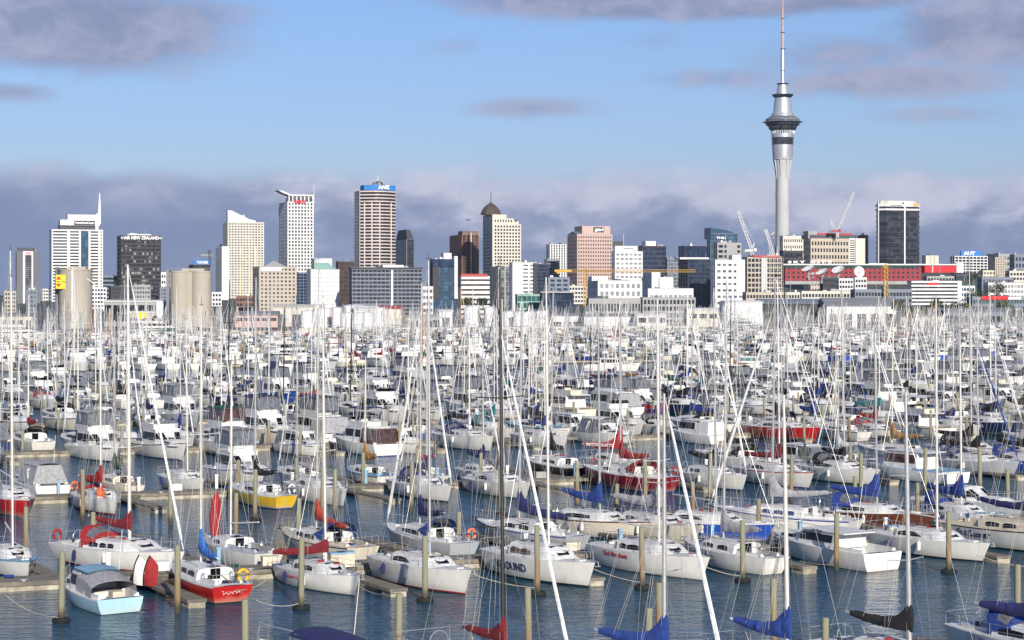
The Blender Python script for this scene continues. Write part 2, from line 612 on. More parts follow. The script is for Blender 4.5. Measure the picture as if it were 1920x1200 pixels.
def bldg(name, label, x0, xs, x1, yt, D, wall, glass, nf=None, nb=6, sp=.5, pr=.3, psi=17, zb=1.6, sb=None, dmax=42, cat='office building', group='city buildings on the skyline', foot=None, vert=True, roofm=None, top=0.0, ybot=None, bandproud=0.0):
    """x0..xs = shaded left side, xs..x1 = front, yt = row of the roof line, D = distance of the front left corner.
    Glazed core, a band of wall at every storey, piers between the bays: windows are real recesses."""
    b = Bld()
    ps = R(psi)
    X = (xs - 960) * D / F
    t1, t0 = (x1 - 960) / F, (x0 - 960) / F
    W = (t1 * D - X) / (math.cos(ps) - t1 * math.sin(ps))
    den = math.sin(ps) + t0 * math.cos(ps)
    Dp = (X - t0 * D) / den if den > .05 and x0 < xs else 18
    Dp = min(max(Dp, 9), dmax)
    zt = Zp(yt, D)
    if ybot is not None:
        zb = Zp(ybot, D)
    nf = nf or max(1, round((zt - zb) / 3.6))
    fh = (zt - zb) / nf
    root = empty(name, (X, D, 0), ps, label, cat, group)
    b.root, b.W, b.Dp, b.zt, b.D, b.xs, b.x1, b.fh = root, W, Dp, zt, D, xs, x1, fh
    poly = foot(W, Dp) if foot else [(0, 0), (W, 0), (W, Dp), (0, Dp)]
    cx, cy = W / 2, Dp / 2
    k = .35
    inner = [(x + (k if x < cx else -k), y + (k if y < cy else -k)) for x, y in poly]
    mb = MB().prism(inner, zb - 1, zt - .05)
    part('glazing', mb, glass, root)
    if sp > 0:
        me = MB().prism([(x + (-bandproud if x < cx else bandproud), y + (-bandproud if y < cy else bandproud)) for x, y in poly], 0, sp * fh).mesh('floor_band')
        for i in range(nf):
            link('floor_band', me, [wall], root, (0, 0, zb + fh * (i + 1) - sp * fh - .0))
    if vert and nb:
        bw = W / nb
        pw = max(.25, pr * bw)
        me = MB().box(-pw / 2, pw / 2, 0, .5, 0, zt - zb - .01).mesh('pier')
        n = len(poly)
        # follow the front edges of the footprint
        if foot:
            front = [p for p in poly if p[1] < Dp * .45]
            front.sort(key=lambda p: p[0])
            for i in range(nb + 1):
                x = pw / 2 + (W - pw) * i / nb
                y = np.interp(x, [p[0] for p in front], [p[1] for p in front])
                link('pier', me, [wall], root, (x, y - .06, zb))
        else:
            for i in range(nb + 1):
                link('pier', me, [wall], root, (pw / 2 - .03 + (W - pw + .06) * i / nb, -.06, zb))
        if x0 < xs:
            ns = sb if sb is not None else max(2, round(Dp / bw))
            me2 = MB().box(0, .5, -pw / 2, pw / 2, 0, zt - zb - .01).mesh('pier')
            for i in range(1, ns + 1):
                link('pier', me2, [wall], root, (-.06, (Dp - pw) * i / ns + pw / 2, zb))
    mb = MB().prism(poly, zt, zt + .25)
    b.roof = part('roof', mb, roofm or 'roof grey', root)
    g = random.Random(int(x0 * 7 + yt))
    for k in range(g.choice([1, 2, 3])):      # lift motor rooms, cooling plant
        w_, d_ = W * g.uniform(.06, .16), Dp * g.uniform(.15, .3)
        xx, yy = W * g.uniform(.12, .8), Dp * g.uniform(.15, .6)
        part('roof_plant', MB().box(xx, xx + w_, yy, yy + d_, zt + .252, zt + g.uniform(1.2, 3.0) * (1 if zt > 60 else .6)), g.choice(['concrete grey', 'roof dark', 'concrete white']), root)
    if g.random() < .4:
        xx = W * g.uniform(.2, .8)
        part('aerial', MB().tube([(xx, Dp * .4, zt), (xx, Dp * .4, zt + g.uniform(4, 9))], .15, 4), 'concrete grey', root)
    return b


def lx(b, px):
    return (px - b.xs) / (b.x1 - b.xs) * b.W


def add_box(b, name, px0, px1, y0, y1, m, yd=None, back=None, label=None):
    """box on building b: columns px0..px1, rows y0 (top)..y1, from depth yd to back behind the front plane"""
    yd = .0 if yd is None else yd
    back = b.Dp * .7 if back is None else back
    mb = MB().box(lx(b, px0), lx(b, px1), yd, back, Zp(y1, b.D), Zp(y0, b.D))
    return part(name, mb, m, b.root, label=label)


def add_text(b, txt, px0, px1, ybase, hpx, m, yd=-.25, bold=.0, name='lettering', par=None):
    s = b.D / F
    size = hpx * s / .70
    me = text_mesh(txt, size, .15, 0, 1.0, bold)
    xs = [v.co.x for v in me.vertices]
    w = max(xs) - min(xs)
    tw = lx(b, px1) - lx(b, px0)
    c = (lx(b, px0) + lx(b, px1)) / 2
    for v in me.vertices:
        v.co = (c + (v.co.x - (max(xs) + min(xs)) / 2) * tw / w, yd - v.co.z, Zp(ybase, b.D) + v.co.y)
    return link(name, me, [m], b.root)


def arc_front(bulge):
    def f(W, Dp):
        pts = []
        for i in range(9):
            q = i / 8
            pts.append((W * q, -bulge * math.sin(math.pi * q)))
        return pts + [(W, Dp), (0, Dp)]
    return f


def chamfer(c):
    return lambda W, Dp: [(c * W, 0), (W - c * W, 0), (W, c * W), (W, Dp - c * W), (W - c * W, Dp), (c * W, Dp), (0, Dp - c * W), (0, c * W)]


S_ = 1.0
# 1 dark slab with a pale window strip
b = bldg('office_tower', 'slim dark grey tower with one pale strip of windows, far left', 20, 31, 75, 472, 1900, 'cladding black', 'glass grey', nf=30, nb=3, sp=.35, pr=.1)
add_box(b, 'wall_panel', 31, 43, 471.5, 585, 'concrete dark', -.5, 3)
add_box(b, 'wall_panel', 43, 47, 471, 585, 'concrete white', -.9, 3)
add_box(b, 'wall_panel', 59, 62, 471, 585, 'concrete white', -.9, 3)
add_box(b, 'wall_panel', 62, 75.3, 471.5, 585, 'concrete dark', -.5, 3)
add_box(b, 'roof_plant', 34, 66, 464, 472, 'roof dark', 3)
add_box(b, 'sign_board', 47, 59, 471, 478, 'sign white', -1.2, 0)
add_text(b, 'ANZ', 48, 58, 476.5, 4, 'sign red', -1.5, .1)
# 2 white banded tower
b = bldg('office_tower', 'tall white banded tower with stepped crown and needle spire', 90, 97, 193, 430, 1950, 'concrete white', 'glass dark', nf=27, nb=0, sp=.5, pr=.3, vert=False, zb=1.6, sb=3)
for px, w in ((97, 2), (126, 5), (148, 3.5), (166, 3.5), (184.5, 4), (191, 2)):
    add_box(b, 'pier', px - .2, px + w, 430, 600, 'concrete white', -.3, 2)
add_box(b, 'glazing_strip', 151, 166, 432, 600, 'glass blue', -.25, 2)
add_box(b, 'crown_base', 112, 180, 422, 430.2, 'roof dark', 3)
add_box(b, 'crown', 113, 183, 411.5, 422, 'concrete white', 1)
add_box(b, 'crown', 127, 183, 401.5, 411.6, 'concrete white', 2)
mb = MB()
s = b.D / F
pts = [(179, 401.5), (184, 398), (185, 380), (186, 360), (187.3, 360), (188.8, 380), (189.2, 418), (184.5, 424), (184.5, 430), (179, 430)]
mb.add([(lx(b, x), .6, Zp(y, b.D)) for x, y in pts] + [(lx(b, x), 3.4, Zp(y, b.D)) for x, y in pts], [tuple(range(10)), tuple(range(10, 20))[::-1]] + [(i, (i + 1) % 10, 10 + (i + 1) % 10, 10 + i)[::-1] for i in range(10)])
part('spire', mb, 'concrete white', b.root)
sb_ = add_box(b, 'sign_board', 139, 178, 413, 421.3, 'cladding black', .6, 1.1)
add_text(b, 'PricewaterhouseCoopers', 140.5, 176.5, 418.8, 4.2, 'sign white', .35, .12)
# 3 dark airline tower
b = bldg('office_tower', 'dark bronze tower lettered AIR NEW ZEALAND along its top', 218, 227, 302, 441, 1900, 'cladding black', 'glass bronze', nf=20, nb=8, sp=.42, pr=.10, bandproud=.02)
add_box(b, 'roof_plant', 240, 284, 438.5, 441, 'concrete white', 4)
add_box(b, 'sign_board', 227, 302, 441.5, 450.5, 'cladding black', -.5, 0)
add_text(b, 'AIR NEW ZEALAND', 232, 298, 448.3, 5.6, 'sign white', -.8, .15)
for px in (228.6, 300.5):
    mb = MB()
    r = 2.6 * b.D / F
    cx_, cz_ = lx(b, px), Zp(445.6, b.D)
    pts = [Vector((cx_ + r * (.25 + .75 * q) * math.cos(q * 7), -.8, cz_ + r * (.25 + .75 * q) * math.sin(q * 7))) for q in [i / 14 for i in range(15)]]
    part('emblem', MB().tube(pts, .35, 4), 'sign white', b.root)
# buildings between
b = bldg('office_building', 'low blue grey office block between the white and the dark tower', 180, 192, 226, 517, 1980, 'cladding blue', 'glass navy', nf=9, nb=0, sp=.45, vert=False)
b = bldg('office_building', 'white office block right of the dark airline tower', 302, 302, 320, 510, 1950, 'concrete white', 'glass dark', nf=7, nb=4, sp=.55, pr=.3)
b = bldg('office_building', 'dark block carrying the TOWER sign', 354, 362, 394, 496, 2000, 'cladding black', 'glass dark', nf=16, nb=4, sp=.3, pr=.1)
add_box(b, 'sign_board', 364, 392, 487.5, 496.5, 'sign blue', .5, 3)
add_text(b, 'TOWER', 369, 390.5, 494.3, 4.8, 'sign white', .2, .15)
b = bldg('apartment_block', 'blank white slab standing before the curved top tower', 397, 416, 430, 462, 1900, 'concrete white', 'glass pale', nf=26, nb=3, sp=.7, pr=.5)
add_box(b, 'wall_panel', 397 + 19, 424, 462, 600, 'concrete white', -.6, 3)
# 6 tower with the swept top
b = bldg('apartment_tower', 'cream tower with a curved sloping parapet and many small windows', 418, 427, 495, 416, 1950, 'concrete cream', 'glass grey', nf=34, nb=12, sp=.5, pr=.35)
for i, (xa, xb_, ya, yb) in enumerate(((427, 435, 394.3, 394.8), (435, 442, 394.8, 398.5), (442, 450, 398.5, 402.5), (450, 457, 402.5, 404.5), (457, 458.5, 401.5, 401.5), (458.5, 466, 406, 410), (466, 479, 410, 413))):
    mb = MB()
    q = [(xa, ya), (xb_, yb), (xb_, 417), (xa, 417)]
    mb.add([(lx(b, x), -.2, Zp(y, b.D)) for x, y in q] + [(lx(b, x), 9, Zp(y, b.D)) for x, y in q], [(3, 2, 1, 0), (4, 5, 6, 7), (0, 1, 5, 4), (1, 2, 6, 5), (3, 0, 4, 7)])
    part('parapet', mb, 'concrete white', b.root)
for px in (450.5, 467, 479):
    add_box(b, 'pier', px - 1.4, px + 1.4, 462, 600, 'concrete yellow', -.5, 1)
# 7 white grid tower with tilted roof
b = bldg('office_tower', 'white gridded tower with a tilted roof canopy and red vero sign', 507, 539, 588, 378, 2000, 'concrete white', 'glass grey', nf=32, nb=8, sp=.32, pr=.36, dmax=52, sb=6)
for px in (541, 548, 555.5, 563, 570, 578, 585.5):
    add_box(b, 'crown_post', px, px + 2, 365, 378, 'concrete white', 0, 1.5)
add_box(b, 'crown', 541, 588, 369.5, 378.2, 'glass grey', 2, 18)
mb = MB()
q = [(521, 356.5), (530, 358), (546, 364.5), (588, 364.5), (588, 367), (546, 367.5), (530, 361.5)]
mb.add([(lx(b, x), -.4, Zp(y, b.D)) for x, y in q] + [(lx(b, x), 20, Zp(y, b.D)) for x, y in q], [tuple(range(7))[::-1], tuple(range(7, 14))] + [(i, (i + 1) % 7, 7 + (i + 1) % 7, 7 + i) for i in range(7)])
part('roof_canopy', mb, 'concrete white', b.root)
add_text(b, 'vero', 550, 573, 381, 8, 'sign red', -1.0, .25)
part('spire', MB().tube([(lx(b, 589), 1, Zp(380, b.D)), (lx(b, 589), 1, Zp(345, b.D))], [.5, .2], 6), 'concrete white', b.root)
# 8 curved banded tower
b = bldg('office_tower', 'tall beige tower with curved dark banded front under a blue ANZ crown', 664, 673, 742, 358, 1900, 'stone beige pink', 'glass dark', nf=37, nb=0, sp=.36, vert=False, foot=arc_front(9), zb=1.6)
for px in (682, 694, 708, 731.5):
    q = (px - 673) / 69
    add_box(b, 'pier', px - 1, px + 1, 380, 520, 'stone beige pink', -9 * math.sin(math.pi * q) - .35, 2)
add_box(b, 'wall_panel', 673, 675.5, 358, 520, 'cladding blue', -.4, 4)
mb = MB()
poly = [(lx(b, 681) + (lx(b, 742) - lx(b, 681)) * i / 8, -8 * math.sin(math.pi * (.15 + .85 * i / 8))) for i in range(9)] + [(lx(b, 742), 14), (lx(b, 681), 14)]
part('crown', MB().prism(poly, Zp(357, b.D), Zp(347, b.D)), 'sign blue', b.root)
add_text(b, 'ANZ', 705, 727, 354.3, 6, 'sign white', -8.6, .3)
mb = MB()
r = 13 * b.D / F
cx_ = lx(b, 711)
prof = [(r * math.cos(a), Zp(347, b.D) + r * .78 * math.sin(a)) for a in [i * math.pi / 2 / 6 for i in range(7)]]
part('dome', MB().lathe(prof, 16, 0, cx_, 5), 'glass grey', b.root, True)
mb = MB()
for k in range(8):
    a = math.pi * 2 * k / 8
    mb.tube([(cx_ + (p[0] + .1) * math.cos(a), 5 + (p[0] + .1) * math.sin(a), p[1]) for p in prof], .22, 4)
part('dome_rib', mb, 'concrete white', b.root, kind='stuff')
part('aerial', MB().tube([(cx_, 5, prof[-1][1]), (cx_, 5, Zp(325, b.D))], [.4, .15], 6), 'concrete white', b.root)
# 9 dark chamfered tower behind
b = bldg('office_tower', 'grey and black tower with chamfered top behind the banded tower', 742, 763, 776, 449, 2150, 'cladding black', 'glass dark', nf=20, nb=4, sp=.15, pr=.1, dmax=60)
part('side_wall', MB().box(-.45, 0, 0, b.Dp, 1.6, b.zt), 'concrete grey', b.root)
mb = MB()
z0, z1 = b.zt, Zp(430, b.D)
mb.add([(0, 0, z0), (b.W, 0, z0), (b.W, b.Dp, z0), (0, b.Dp, z0), (b.W * .05, b.Dp * .1, z1), (b.W * .6, b.Dp * .1, z1), (b.W * .6, b.Dp * .8, z1), (b.W * .05, b.Dp * .8, z1)], [(0, 1, 5, 4), (1, 2, 6, 5), (2, 3, 7, 6), (3, 0, 4, 7), (4, 5, 6, 7)])
part('roof_crown', mb, 'cladding black', b.root)
# 10 brown stepped tower
b = bldg('office_tower', 'brown ribbed tower with stepped roofline left of the domed tower', 843, 866, 898, 440, 2100, 'cladding brown', 'glass brown', nf=24, nb=4, sp=.12, pr=.22, dmax=60)
add_box(b, 'roof_plant', 868, 898, 433, 440.3, 'cladding brown', 2, 20)
add_box(b, 'pier', 882, 884.5, 436, 560, 'concrete pink', -.5, 1)
# 11 domed apartment tower
b = bldg('apartment_tower', 'cream stepped apartment tower under a dark pointed dome with spire', 905, 925, 977, 420, 2000, 'concrete cream', 'glass dark', nf=26, nb=9, sp=.42, pr=.40, dmax=34, sb=5, cat='apartment tower')
add_box(b, 'upper_storey', 925, 950, 402, 420.2, 'concrete cream', 1, 24)
add_box(b, 'upper_storey', 950, 964, 409, 420.2, 'concrete cream', 1.2, 20)
add_box(b, 'upper_storey', 964, 973, 414, 420.2, 'concrete cream', 1.4, 16)
for px in (928, 933, 938, 943, 948, 953, 958, 967):
    add_box(b, 'window', px, px + 2.2, 411.5, 416, 'glass dark', .8, 2)
part('corner_turret', MB().box(-1.2, lx(b, 927), -.8, b.Dp + 1.0, 1.6, Zp(402, b.D)), 'concrete cream', b.root)
mb = MB()
for k in range(27):
    z = 4 + k * (Zp(405, b.D) - 6) / 27
    mb.box(-1.35, -1.15, 1.5, b.Dp - 1, z, z + 1.7)
part('balcony_recess', mb, 'glass dark', b.root, kind='stuff')
cx_, cy_ = lx(b, 927), 13
r = 20.5 * b.D / F
prof = [(r, Zp(402, b.D)), (r * .98, Zp(399, b.D)), (r * .86, Zp(393.5, b.D)), (r * .66, Zp(388, b.D)), (r * .40, Zp(383, b.D)), (r * .14, Zp(380, b.D)), (.5, Zp(378, b.D)), (.25, Zp(357, b.D))]
part('dome', MB().lathe(prof, 8, 0, cx_, cy_), 'dome bronze', b.root)
# 12 small towers between
b = bldg('office_building', 'white and black office block with notched top left of the pink tower', 1024, 1031, 1062, 458, 2100, 'concrete white', 'glass dark', nf=26, nb=6, sp=.2, pr=.45)
b = bldg('office_building', 'black office block with pale bands left of the pink tower', 1024, 1025, 1049, 487, 1950, 'cladding blue', 'glass dark', nf=16, nb=0, sp=.45, vert=False)
# 13 pink tower
b = bldg('office_tower', 'pink stone tower with small square windows and a black roof sign', 1064, 1082, 1148, 439, 1850, 'concrete pink', 'glass dark', nf=21, nb=14, sp=.55, pr=.5, dmax=50, sb=8)
add_box(b, 'upper_storey', 1092, 1145, 423.5, 439.3, 'concrete pink', 1, 24)
add_box(b, 'sign_board', 1113, 1133, 425.5, 435, 'cladding black', .5, 1.2)
add_text(b, 'gen-i', 1115, 1131.5, 432.5, 6, 'sign white', .2, .2)
mb = MB()
w = b.Dp
z0, z1 = b.zt, Zp(433, b.D)
mb.add([(0, .2, z0), (0, w, z0), (0, w * .5, z1), (12, .2, z0), (12, w, z0), (12, w * .5, z1)], [(0, 1, 2), (3, 5, 4), (0, 2, 5, 3), (1, 4, 5, 2)])
part('gable', mb, 'cladding blue', b.root)
# 14 white block with sign
b = bldg('office_building', 'white office block with a white sign box on its roof', 1149, 1153, 1205, 471, 1750, 'concrete white', 'glass pale', nf=14, nb=6, sp=.5, pr=.3)
add_box(b, 'sign_board', 1154, 1196, 461, 471.3, 'sign white', 1, 5)
for k_ in range(6):       # blurred dark marks of the sign, too small to read
    add_box(b, 'lettering', 1169.5 + k_ * 3.2, 1171.8 + k_ * 3.2, 464.2 + (k_ % 2) * .5, 467.4, 'roof grey', .75, 1.0)
part('aerial', MB().tube([(lx(b, 1172), 4, Zp(461, b.D)), (lx(b, 1172), 4, Zp(438, b.D))], .2, 5), 'concrete white', b.root)
b = bldg('office_building', 'dark glass block with orange line and white plant room', 1197, 1205, 1249, 461, 2000, 'cladding black', 'glass navy', nf=14, nb=5, sp=.3, pr=.08)
add_box(b, 'roof_plant', 1212, 1231, 452, 461.3, 'concrete white', 2, 14)
add_box(b, 'roof_plant', 1156, 1177, 452, 461.3, 'roof dark', 12, 24)
b = bldg('office_building', 'plain dark blue block with sloping left edge', 1272, 1284, 1327, 461, 2100, 'cladding black', 'glass navy', nf=10, nb=3, sp=.06, pr=.05)
# 17 curved glass tower
b = bldg('office_tower', 'curved blue green glass tower with swept top', 1327, 1332, 1383, 438, 1950, 'cladding blue', 'glass blue', nf=22, nb=4, sp=.08, pr=.05, foot=arc_front(4))
mb = MB()
q = [(1332, 427), (1345, 428.5), (1360, 431), (1374, 435), (1383, 447), (1383, 448), (1332, 448)]
mb.add([(lx(b, x), -.5, Zp(y, b.D)) for x, y in q] + [(lx(b, x), 16, Zp(y, b.D)) for x, y in q], [tuple(range(7))[::-1], tuple(range(7, 14))] + [(i, (i + 1) % 7, 7 + (i + 1) % 7, 7 + i) for i in range(7)])
part('swept_roof', mb, 'glass blue', b.root)
add_text(b, 'PHILI', 1341, 1357, 448, 4, 'sign white', -4.8, .1)
b = bldg('office_building', 'beige office block in front of the curved glass tower', 1340, 1345, 1390, 455, 1800, 'concrete grey', 'glass dark', nf=14, nb=4, sp=.45, pr=.2)
add_box(b, 'wall_panel', 1362, 1382, 456, 484, 'concrete grey', -.5, 1)
b = bldg('apartment_block', 'dark grey apartment block with rows of balconies', 1272, 1290, 1341, 486, 1500, 'cladding black', 'glass navy', nf=14, nb=5, sp=.25, pr=.1, cat='apartment building')
add_box(b, 'roof_plant', 1276, 1330, 482.5, 486.2, 'concrete white', 1, 12)
b = bldg('apartment_block', 'cream apartment block with stacked balconies beside the building site', 1338, 1341, 1396, 487, 1450, 'concrete white', 'glass grey', nf=9, nb=5, sp=.62, pr=.35, cat='apartment building')
add_box(b, 'wall_panel', 1380, 1396.2, 486.5, 548, 'concrete white', -.6, 3)
add_box(b, 'lift_housing', 1374, 1390, 478, 487.2, 'concrete white', 1, 8)
# 19 building under construction
b = bldg('unfinished_building', 'unfinished concrete frame behind scaffolding left of the tall tower', 1398, 1401, 1466, 482, 1480, 'concrete beige', 'glass dark', nf=12, nb=9, sp=.3, pr=.22, cat='building site')
add_box(b, 'safety_screen', 1412, 1462, 478.5, 482.3, 'crane red', -.6, 10)
mb = MB()
for k in range(12):
    x = lx(b, 1426) + k * (lx(b, 1466) - lx(b, 1426)) / 11
    mb.box(x - .1, x + .1, -2.2, -2.0, 1.6, b.zt)
for k in range(18):
    z = 3 + k * b.zt / 18
    mb.box(lx(b, 1426), lx(b, 1466), -2.25, -2.05, z, z + .15)
part('scaffolding', mb, 'concrete cream', b.root, kind='stuff')
add_box(b, 'lift_shaft', 1426, 1436, 484, 560, 'concrete white', -1.4, 2)
# 20s: right of the tall tower
b = bldg('office_building', 'cream office block just right of the tall tower', 1465, 1468, 1506, 442, 2150, 'concrete cream', 'glass dark', nf=12, nb=9, sp=.55, pr=.5)
b = bldg('office_building', 'dark banded block below the cream one by the tall tower', 1465, 1468, 1506, 470, 2050, 'cladding black', 'glass dark', nf=9, nb=0, sp=.4, vert=False)
b = bldg('hotel', 'tan hotel block with a grid of square windows and red roof edge', 1507, 1520, 1592, 447, 1900, 'concrete beige', 'glass dark', nf=11, nb=13, sp=.45, pr=.42, cat='hotel', dmax=60)
add_box(b, 'upper_storey', 1521, 1610, 440, 447.3, 'roof dark', 2, 22)
add_box(b, 'roof_sign', 1536, 1600, 436.5, 440.2, 'crane red', 2.5, 4)
add_box(b, 'lift_housing', 1518, 1535, 433, 447, 'concrete grey', 3, 14)
add_box(b, 'stair_tower', 1603, 1621, 446, 500, 'concrete cream', -1.5, 16)
add_box(b, 'stair_tower', 1592, 1603, 446, 500, 'concrete white', -.4, 12)
for k in range(11):
    add_box(b, 'window', 1593, 1602.5, 450 + k * 4.1, 451.8 + k * 4.1, 'glass dark', -.7, 1)
b = bldg('office_building', 'dark blue block behind the right end of the hotel', 1600, 1622, 1628, 441, 2150, 'cladding black', 'glass navy', nf=12, nb=2, sp=.1, pr=.1, dmax=60)
# 24 dark octagonal tower
b = bldg('office_tower', 'broad dark glass tower with white vertical ribs and pale crown', 1637, 1652, 1730, 394, 2050, 'cladding black', 'glass dark', nf=19, nb=0, sp=.16, vert=False, foot=chamfer(.13), dmax=50, bandproud=.1)
for px, w in ((1651, 1.3), (1694.5, 2.4),):
    add_box(b, 'rib', px, px + w, 378, 500, 'concrete white', -.9 if px > 1660 else 5, 8)
for y0_, y1_, m_, k_ in ((391, 394.3, 'concrete white', .4), (387, 391.3, 'glass dark', -.8), (383, 387.2, 'concrete white', .6), (376, 383.2, 'concrete cream', -3.5)):
    poly = [(x + (-k_ if x < b.W / 2 else k_), y + (-k_ if y < b.Dp / 2 else k_)) for x, y in chamfer(.13)(b.W, b.Dp)]
    part('crown', MB().prism(poly, Zp(y1_, b.D) + .26, Zp(y0_, b.D) + .25), m_, b.root)
add_box(b, 'lettering', 1670, 1679, 384.3, 385.6, 'roof dark', -.95, -.7)
add_box(b, 'lettering', 1680, 1690, 384.3, 385.6, 'roof dark', -.95, -.7)
add_box(b, 'emblem', 1712, 1721, 380.5, 386, 'crane yellow', -.95, -.7)
# 23 red casino building
b = bldg('casino_building', 'long low red building with square windows and white roof line', 1470, 1472, 1727, 497, 1700, 'casino red', 'glass dark', nf=4, nb=28, sp=.5, pr=.55, psi=2, cat='casino building', ybot=530)
add_box(b, 'roof_fascia', 1468, 1796, 494.8, 497.3, 'concrete white', -3, 14)
add_box(b, 'attic_storey', 1472, 1720, 497.2, 502, 'glass green', -.6, 3)
add_box(b, 'canopy', 1472, 1727, 527, 533, 'concrete grey', -1.5, 8)
for px, w in ((1733, 60),):
    add_box(b, 'red_annexe', px, px + w, 497.2, 511, 'sign red', -1.5, 10)
    add_box(b, 'pier', 1747, 1748.5, 497.2, 511, 'concrete white', -1.8, 0)
    add_box(b, 'wall_panel', 1793, 1806, 493, 511, 'concrete white', -1.8, 10)
add_text(b, 'S K Y   C I T Y', 1476, 1560, 493.5, 4.2, 'sign white', -3, .2)
b2 = b
# university block
b = bldg('university_building', 'white gridded block with AUT sign on the skyline at right', 1786, 1790, 1852, 480, 1900, 'concrete white', 'glass dark', nf=6, nb=9, sp=.3, pr=.18, ybot=512, cat='university building')
add_box(b, 'sign_board', 1803, 1840, 470, 479.5, 'sign blue', 1, 3)
add_text(b, 'AUT', 1807, 1829, 477.8, 6.2, 'sign white', .7, .3)
b = bldg('office_building', 'small pale tower block beyond the red building', 1730, 1736, 1760, 479, 2200, 'concrete cream', 'glass dark', nf=8, nb=2, sp=.5, pr=.6, ybot=510)
b = bldg('hospital_building', 'pale beige tower of small windows right of the AUT block', 1860, 1866, 1884, 483, 1700, 'concrete beige', 'glass dark', nf=10, nb=5, sp=.45, pr=.5, ybot=530, cat='hospital building')
b = bldg('office_building', 'tall grey slab behind the beige tower near the right edge', 1850, 1872, 1902, 476, 2100, 'concrete grey', 'glass grey', nf=10, nb=4, sp=.5, pr=.4)
b = bldg('office_building', 'blue grey office block at the right edge of the skyline', 1898, 1902, 1935, 477, 1900, 'cladding blue', 'glass navy', nf=9, nb=5, sp=.45, pr=.4)
# white banded office, right middle
b = bldg('office_building', 'white office block with long black window bands and red sign', 1705, 1709, 1800, 527, 1250, 'concrete white', 'glass dark', nf=7, nb=0, sp=.52, vert=False, psi=8, ybot=575)
add_box(b, 'sign_board', 1737, 1759, 530, 534, 'sign red', -.4, .5)
add_box(b, 'pier', 1795, 1803, 526.5, 575, 'concrete white', -.4, 3)
b = bldg('office_building', 'small white office wing beside the banded block', 1800, 1801, 1828, 536, 1260, 'concrete white', 'glass blue', nf=4, nb=5, sp=.4, pr=.2, psi=8, ybot=575)
# 27 middle ground
b = bldg('office_building', 'beige grey office block with a pyramid roof, left middle', 474, 486, 556, 500, 1400, 'concrete beige', 'glass grey', nf=13, nb=9, sp=.45, pr=.42, cat='office building')
add_box(b, 'roof_sign', 489, 528, 501, 508, 'concrete white', -.5, 1)
mb = MB()
xc = lx(b, 517)
w = 22 * b.D / F
mb.add([(xc - w, 2, b.zt), (xc + w, 2, b.zt), (xc + w, 2 + 1.6 * w, b.zt), (xc - w, 2 + 1.6 * w, b.zt), (xc, 2 + .8 * w, Zp(488, b.D))], [(0, 1, 4), (1, 2, 4), (2, 3, 4), (3, 0, 4)])
part('roof_pyramid', mb, 'concrete grey', b.root)
b = bldg('office_building', 'dark glass block between the beige and the white building', 545, 556, 582, 512, 1500, 'cladding blue', 'glass navy', nf=14, nb=4, sp=.15, pr=.1)
b = bldg('office_building', 'white block with pinhole windows and pale green roof', 575, 583, 636, 505, 1350, 'concrete white', 'glass dark', nf=11, nb=11, sp=.72, pr=.72)
mb = MB()
z0, z1 = b.zt, Zp(492, b.D)
mb.add([(lx(b, 589), -.3, z0), (lx(b, 629), -.3, z0), (lx(b, 592), 6, z1), (lx(b, 619), 6, z1), (lx(b, 629), 12, z0), (lx(b, 589), 12, z0)], [(0, 1, 3, 2), (1, 4, 3), (0, 2, 5), (2, 3, 4, 5)])
part('roof_slope', mb, 'roof green', b.root)
add_box(b, 'upper_storey', 594, 627, 484, 505, 'concrete white', 8, 20)
b = bldg('office_building', 'dark brown block between the green roofed and the long grey block', 630, 634, 664, 490, 1700, 'cladding black', 'glass brown', nf=12, nb=3, sp=.3, pr=.1)
b = bldg('apartment_block', 'long grey apartment block of stacked balconies in the middle', 655, 660, 792, 503, 1300, 'cladding blue', 'glass dark', nf=13, nb=17, sp=.34, pr=.12, psi=10, cat='apartment building')
add_box(b, 'roof_fascia', 658, 793, 501, 503.4, 'roof dark', -1, 16)
add_box(b, 'roof_plant', 718, 757, 496.5, 501.2, 'concrete white', 1, 10)
add_box(b, 'lift_shaft', 733, 736.5, 506, 575, 'concrete white', -.7, 1)
b = bldg('office_building', 'white terraced block beside the long grey apartments', 792, 792, 812, 537, 1350, 'concrete white', 'glass grey', nf=5, nb=3, sp=.5, pr=.2)
b = bldg('office_building', 'navy glass block with white roof plant, centre left', 809, 812, 858, 486, 1450, 'cladding black', 'glass blue', nf=16, nb=3, sp=.12, pr=.08)
add_box(b, 'attic_storey', 811, 853, 485.8, 500, 'glass navy', -.8, 2)
add_box(b, 'wall_panel', 811, 823, 500, 560, 'cladding black', -.5, 1)
add_box(b, 'roof_plant', 833, 848, 474, 486.2, 'concrete white', 2, 10)
add_box(b, 'wall_panel', 851.5, 857.5, 480, 560, 'concrete white', -1, 6)
b = bldg('office_building', 'white banded building with a red roof edge in the middle', 862, 865, 918, 518, 1250, 'concrete white', 'glass brown', nf=9, nb=0, sp=.6, vert=False, psi=6)
add_box(b, 'roof_fascia', 864, 914, 513.5, 518.3, 'roof red', -.4, 12)
b = bldg('office_building', 'angled dark glass block below the domed tower', 920, 934, 960, 500, 1600, 'concrete grey', 'glass grey', nf=10, nb=2, sp=.1, pr=.2)
b = bldg('office_building', 'blank white tower slab right of the domed tower', 958, 961, 978, 492, 1500, 'concrete white', 'glass pale', nf=12, nb=2, sp=.8, pr=.6)
b = bldg('office_building', 'white and grey office block with small bands, right of blank slab', 975, 977, 1007, 492, 1600, 'concrete white', 'glass grey', nf=14, nb=2, sp=.6, pr=.25)
add_box(b, 'wall_panel', 999, 1007.2, 493, 560, 'cladding black', -.3, 1)
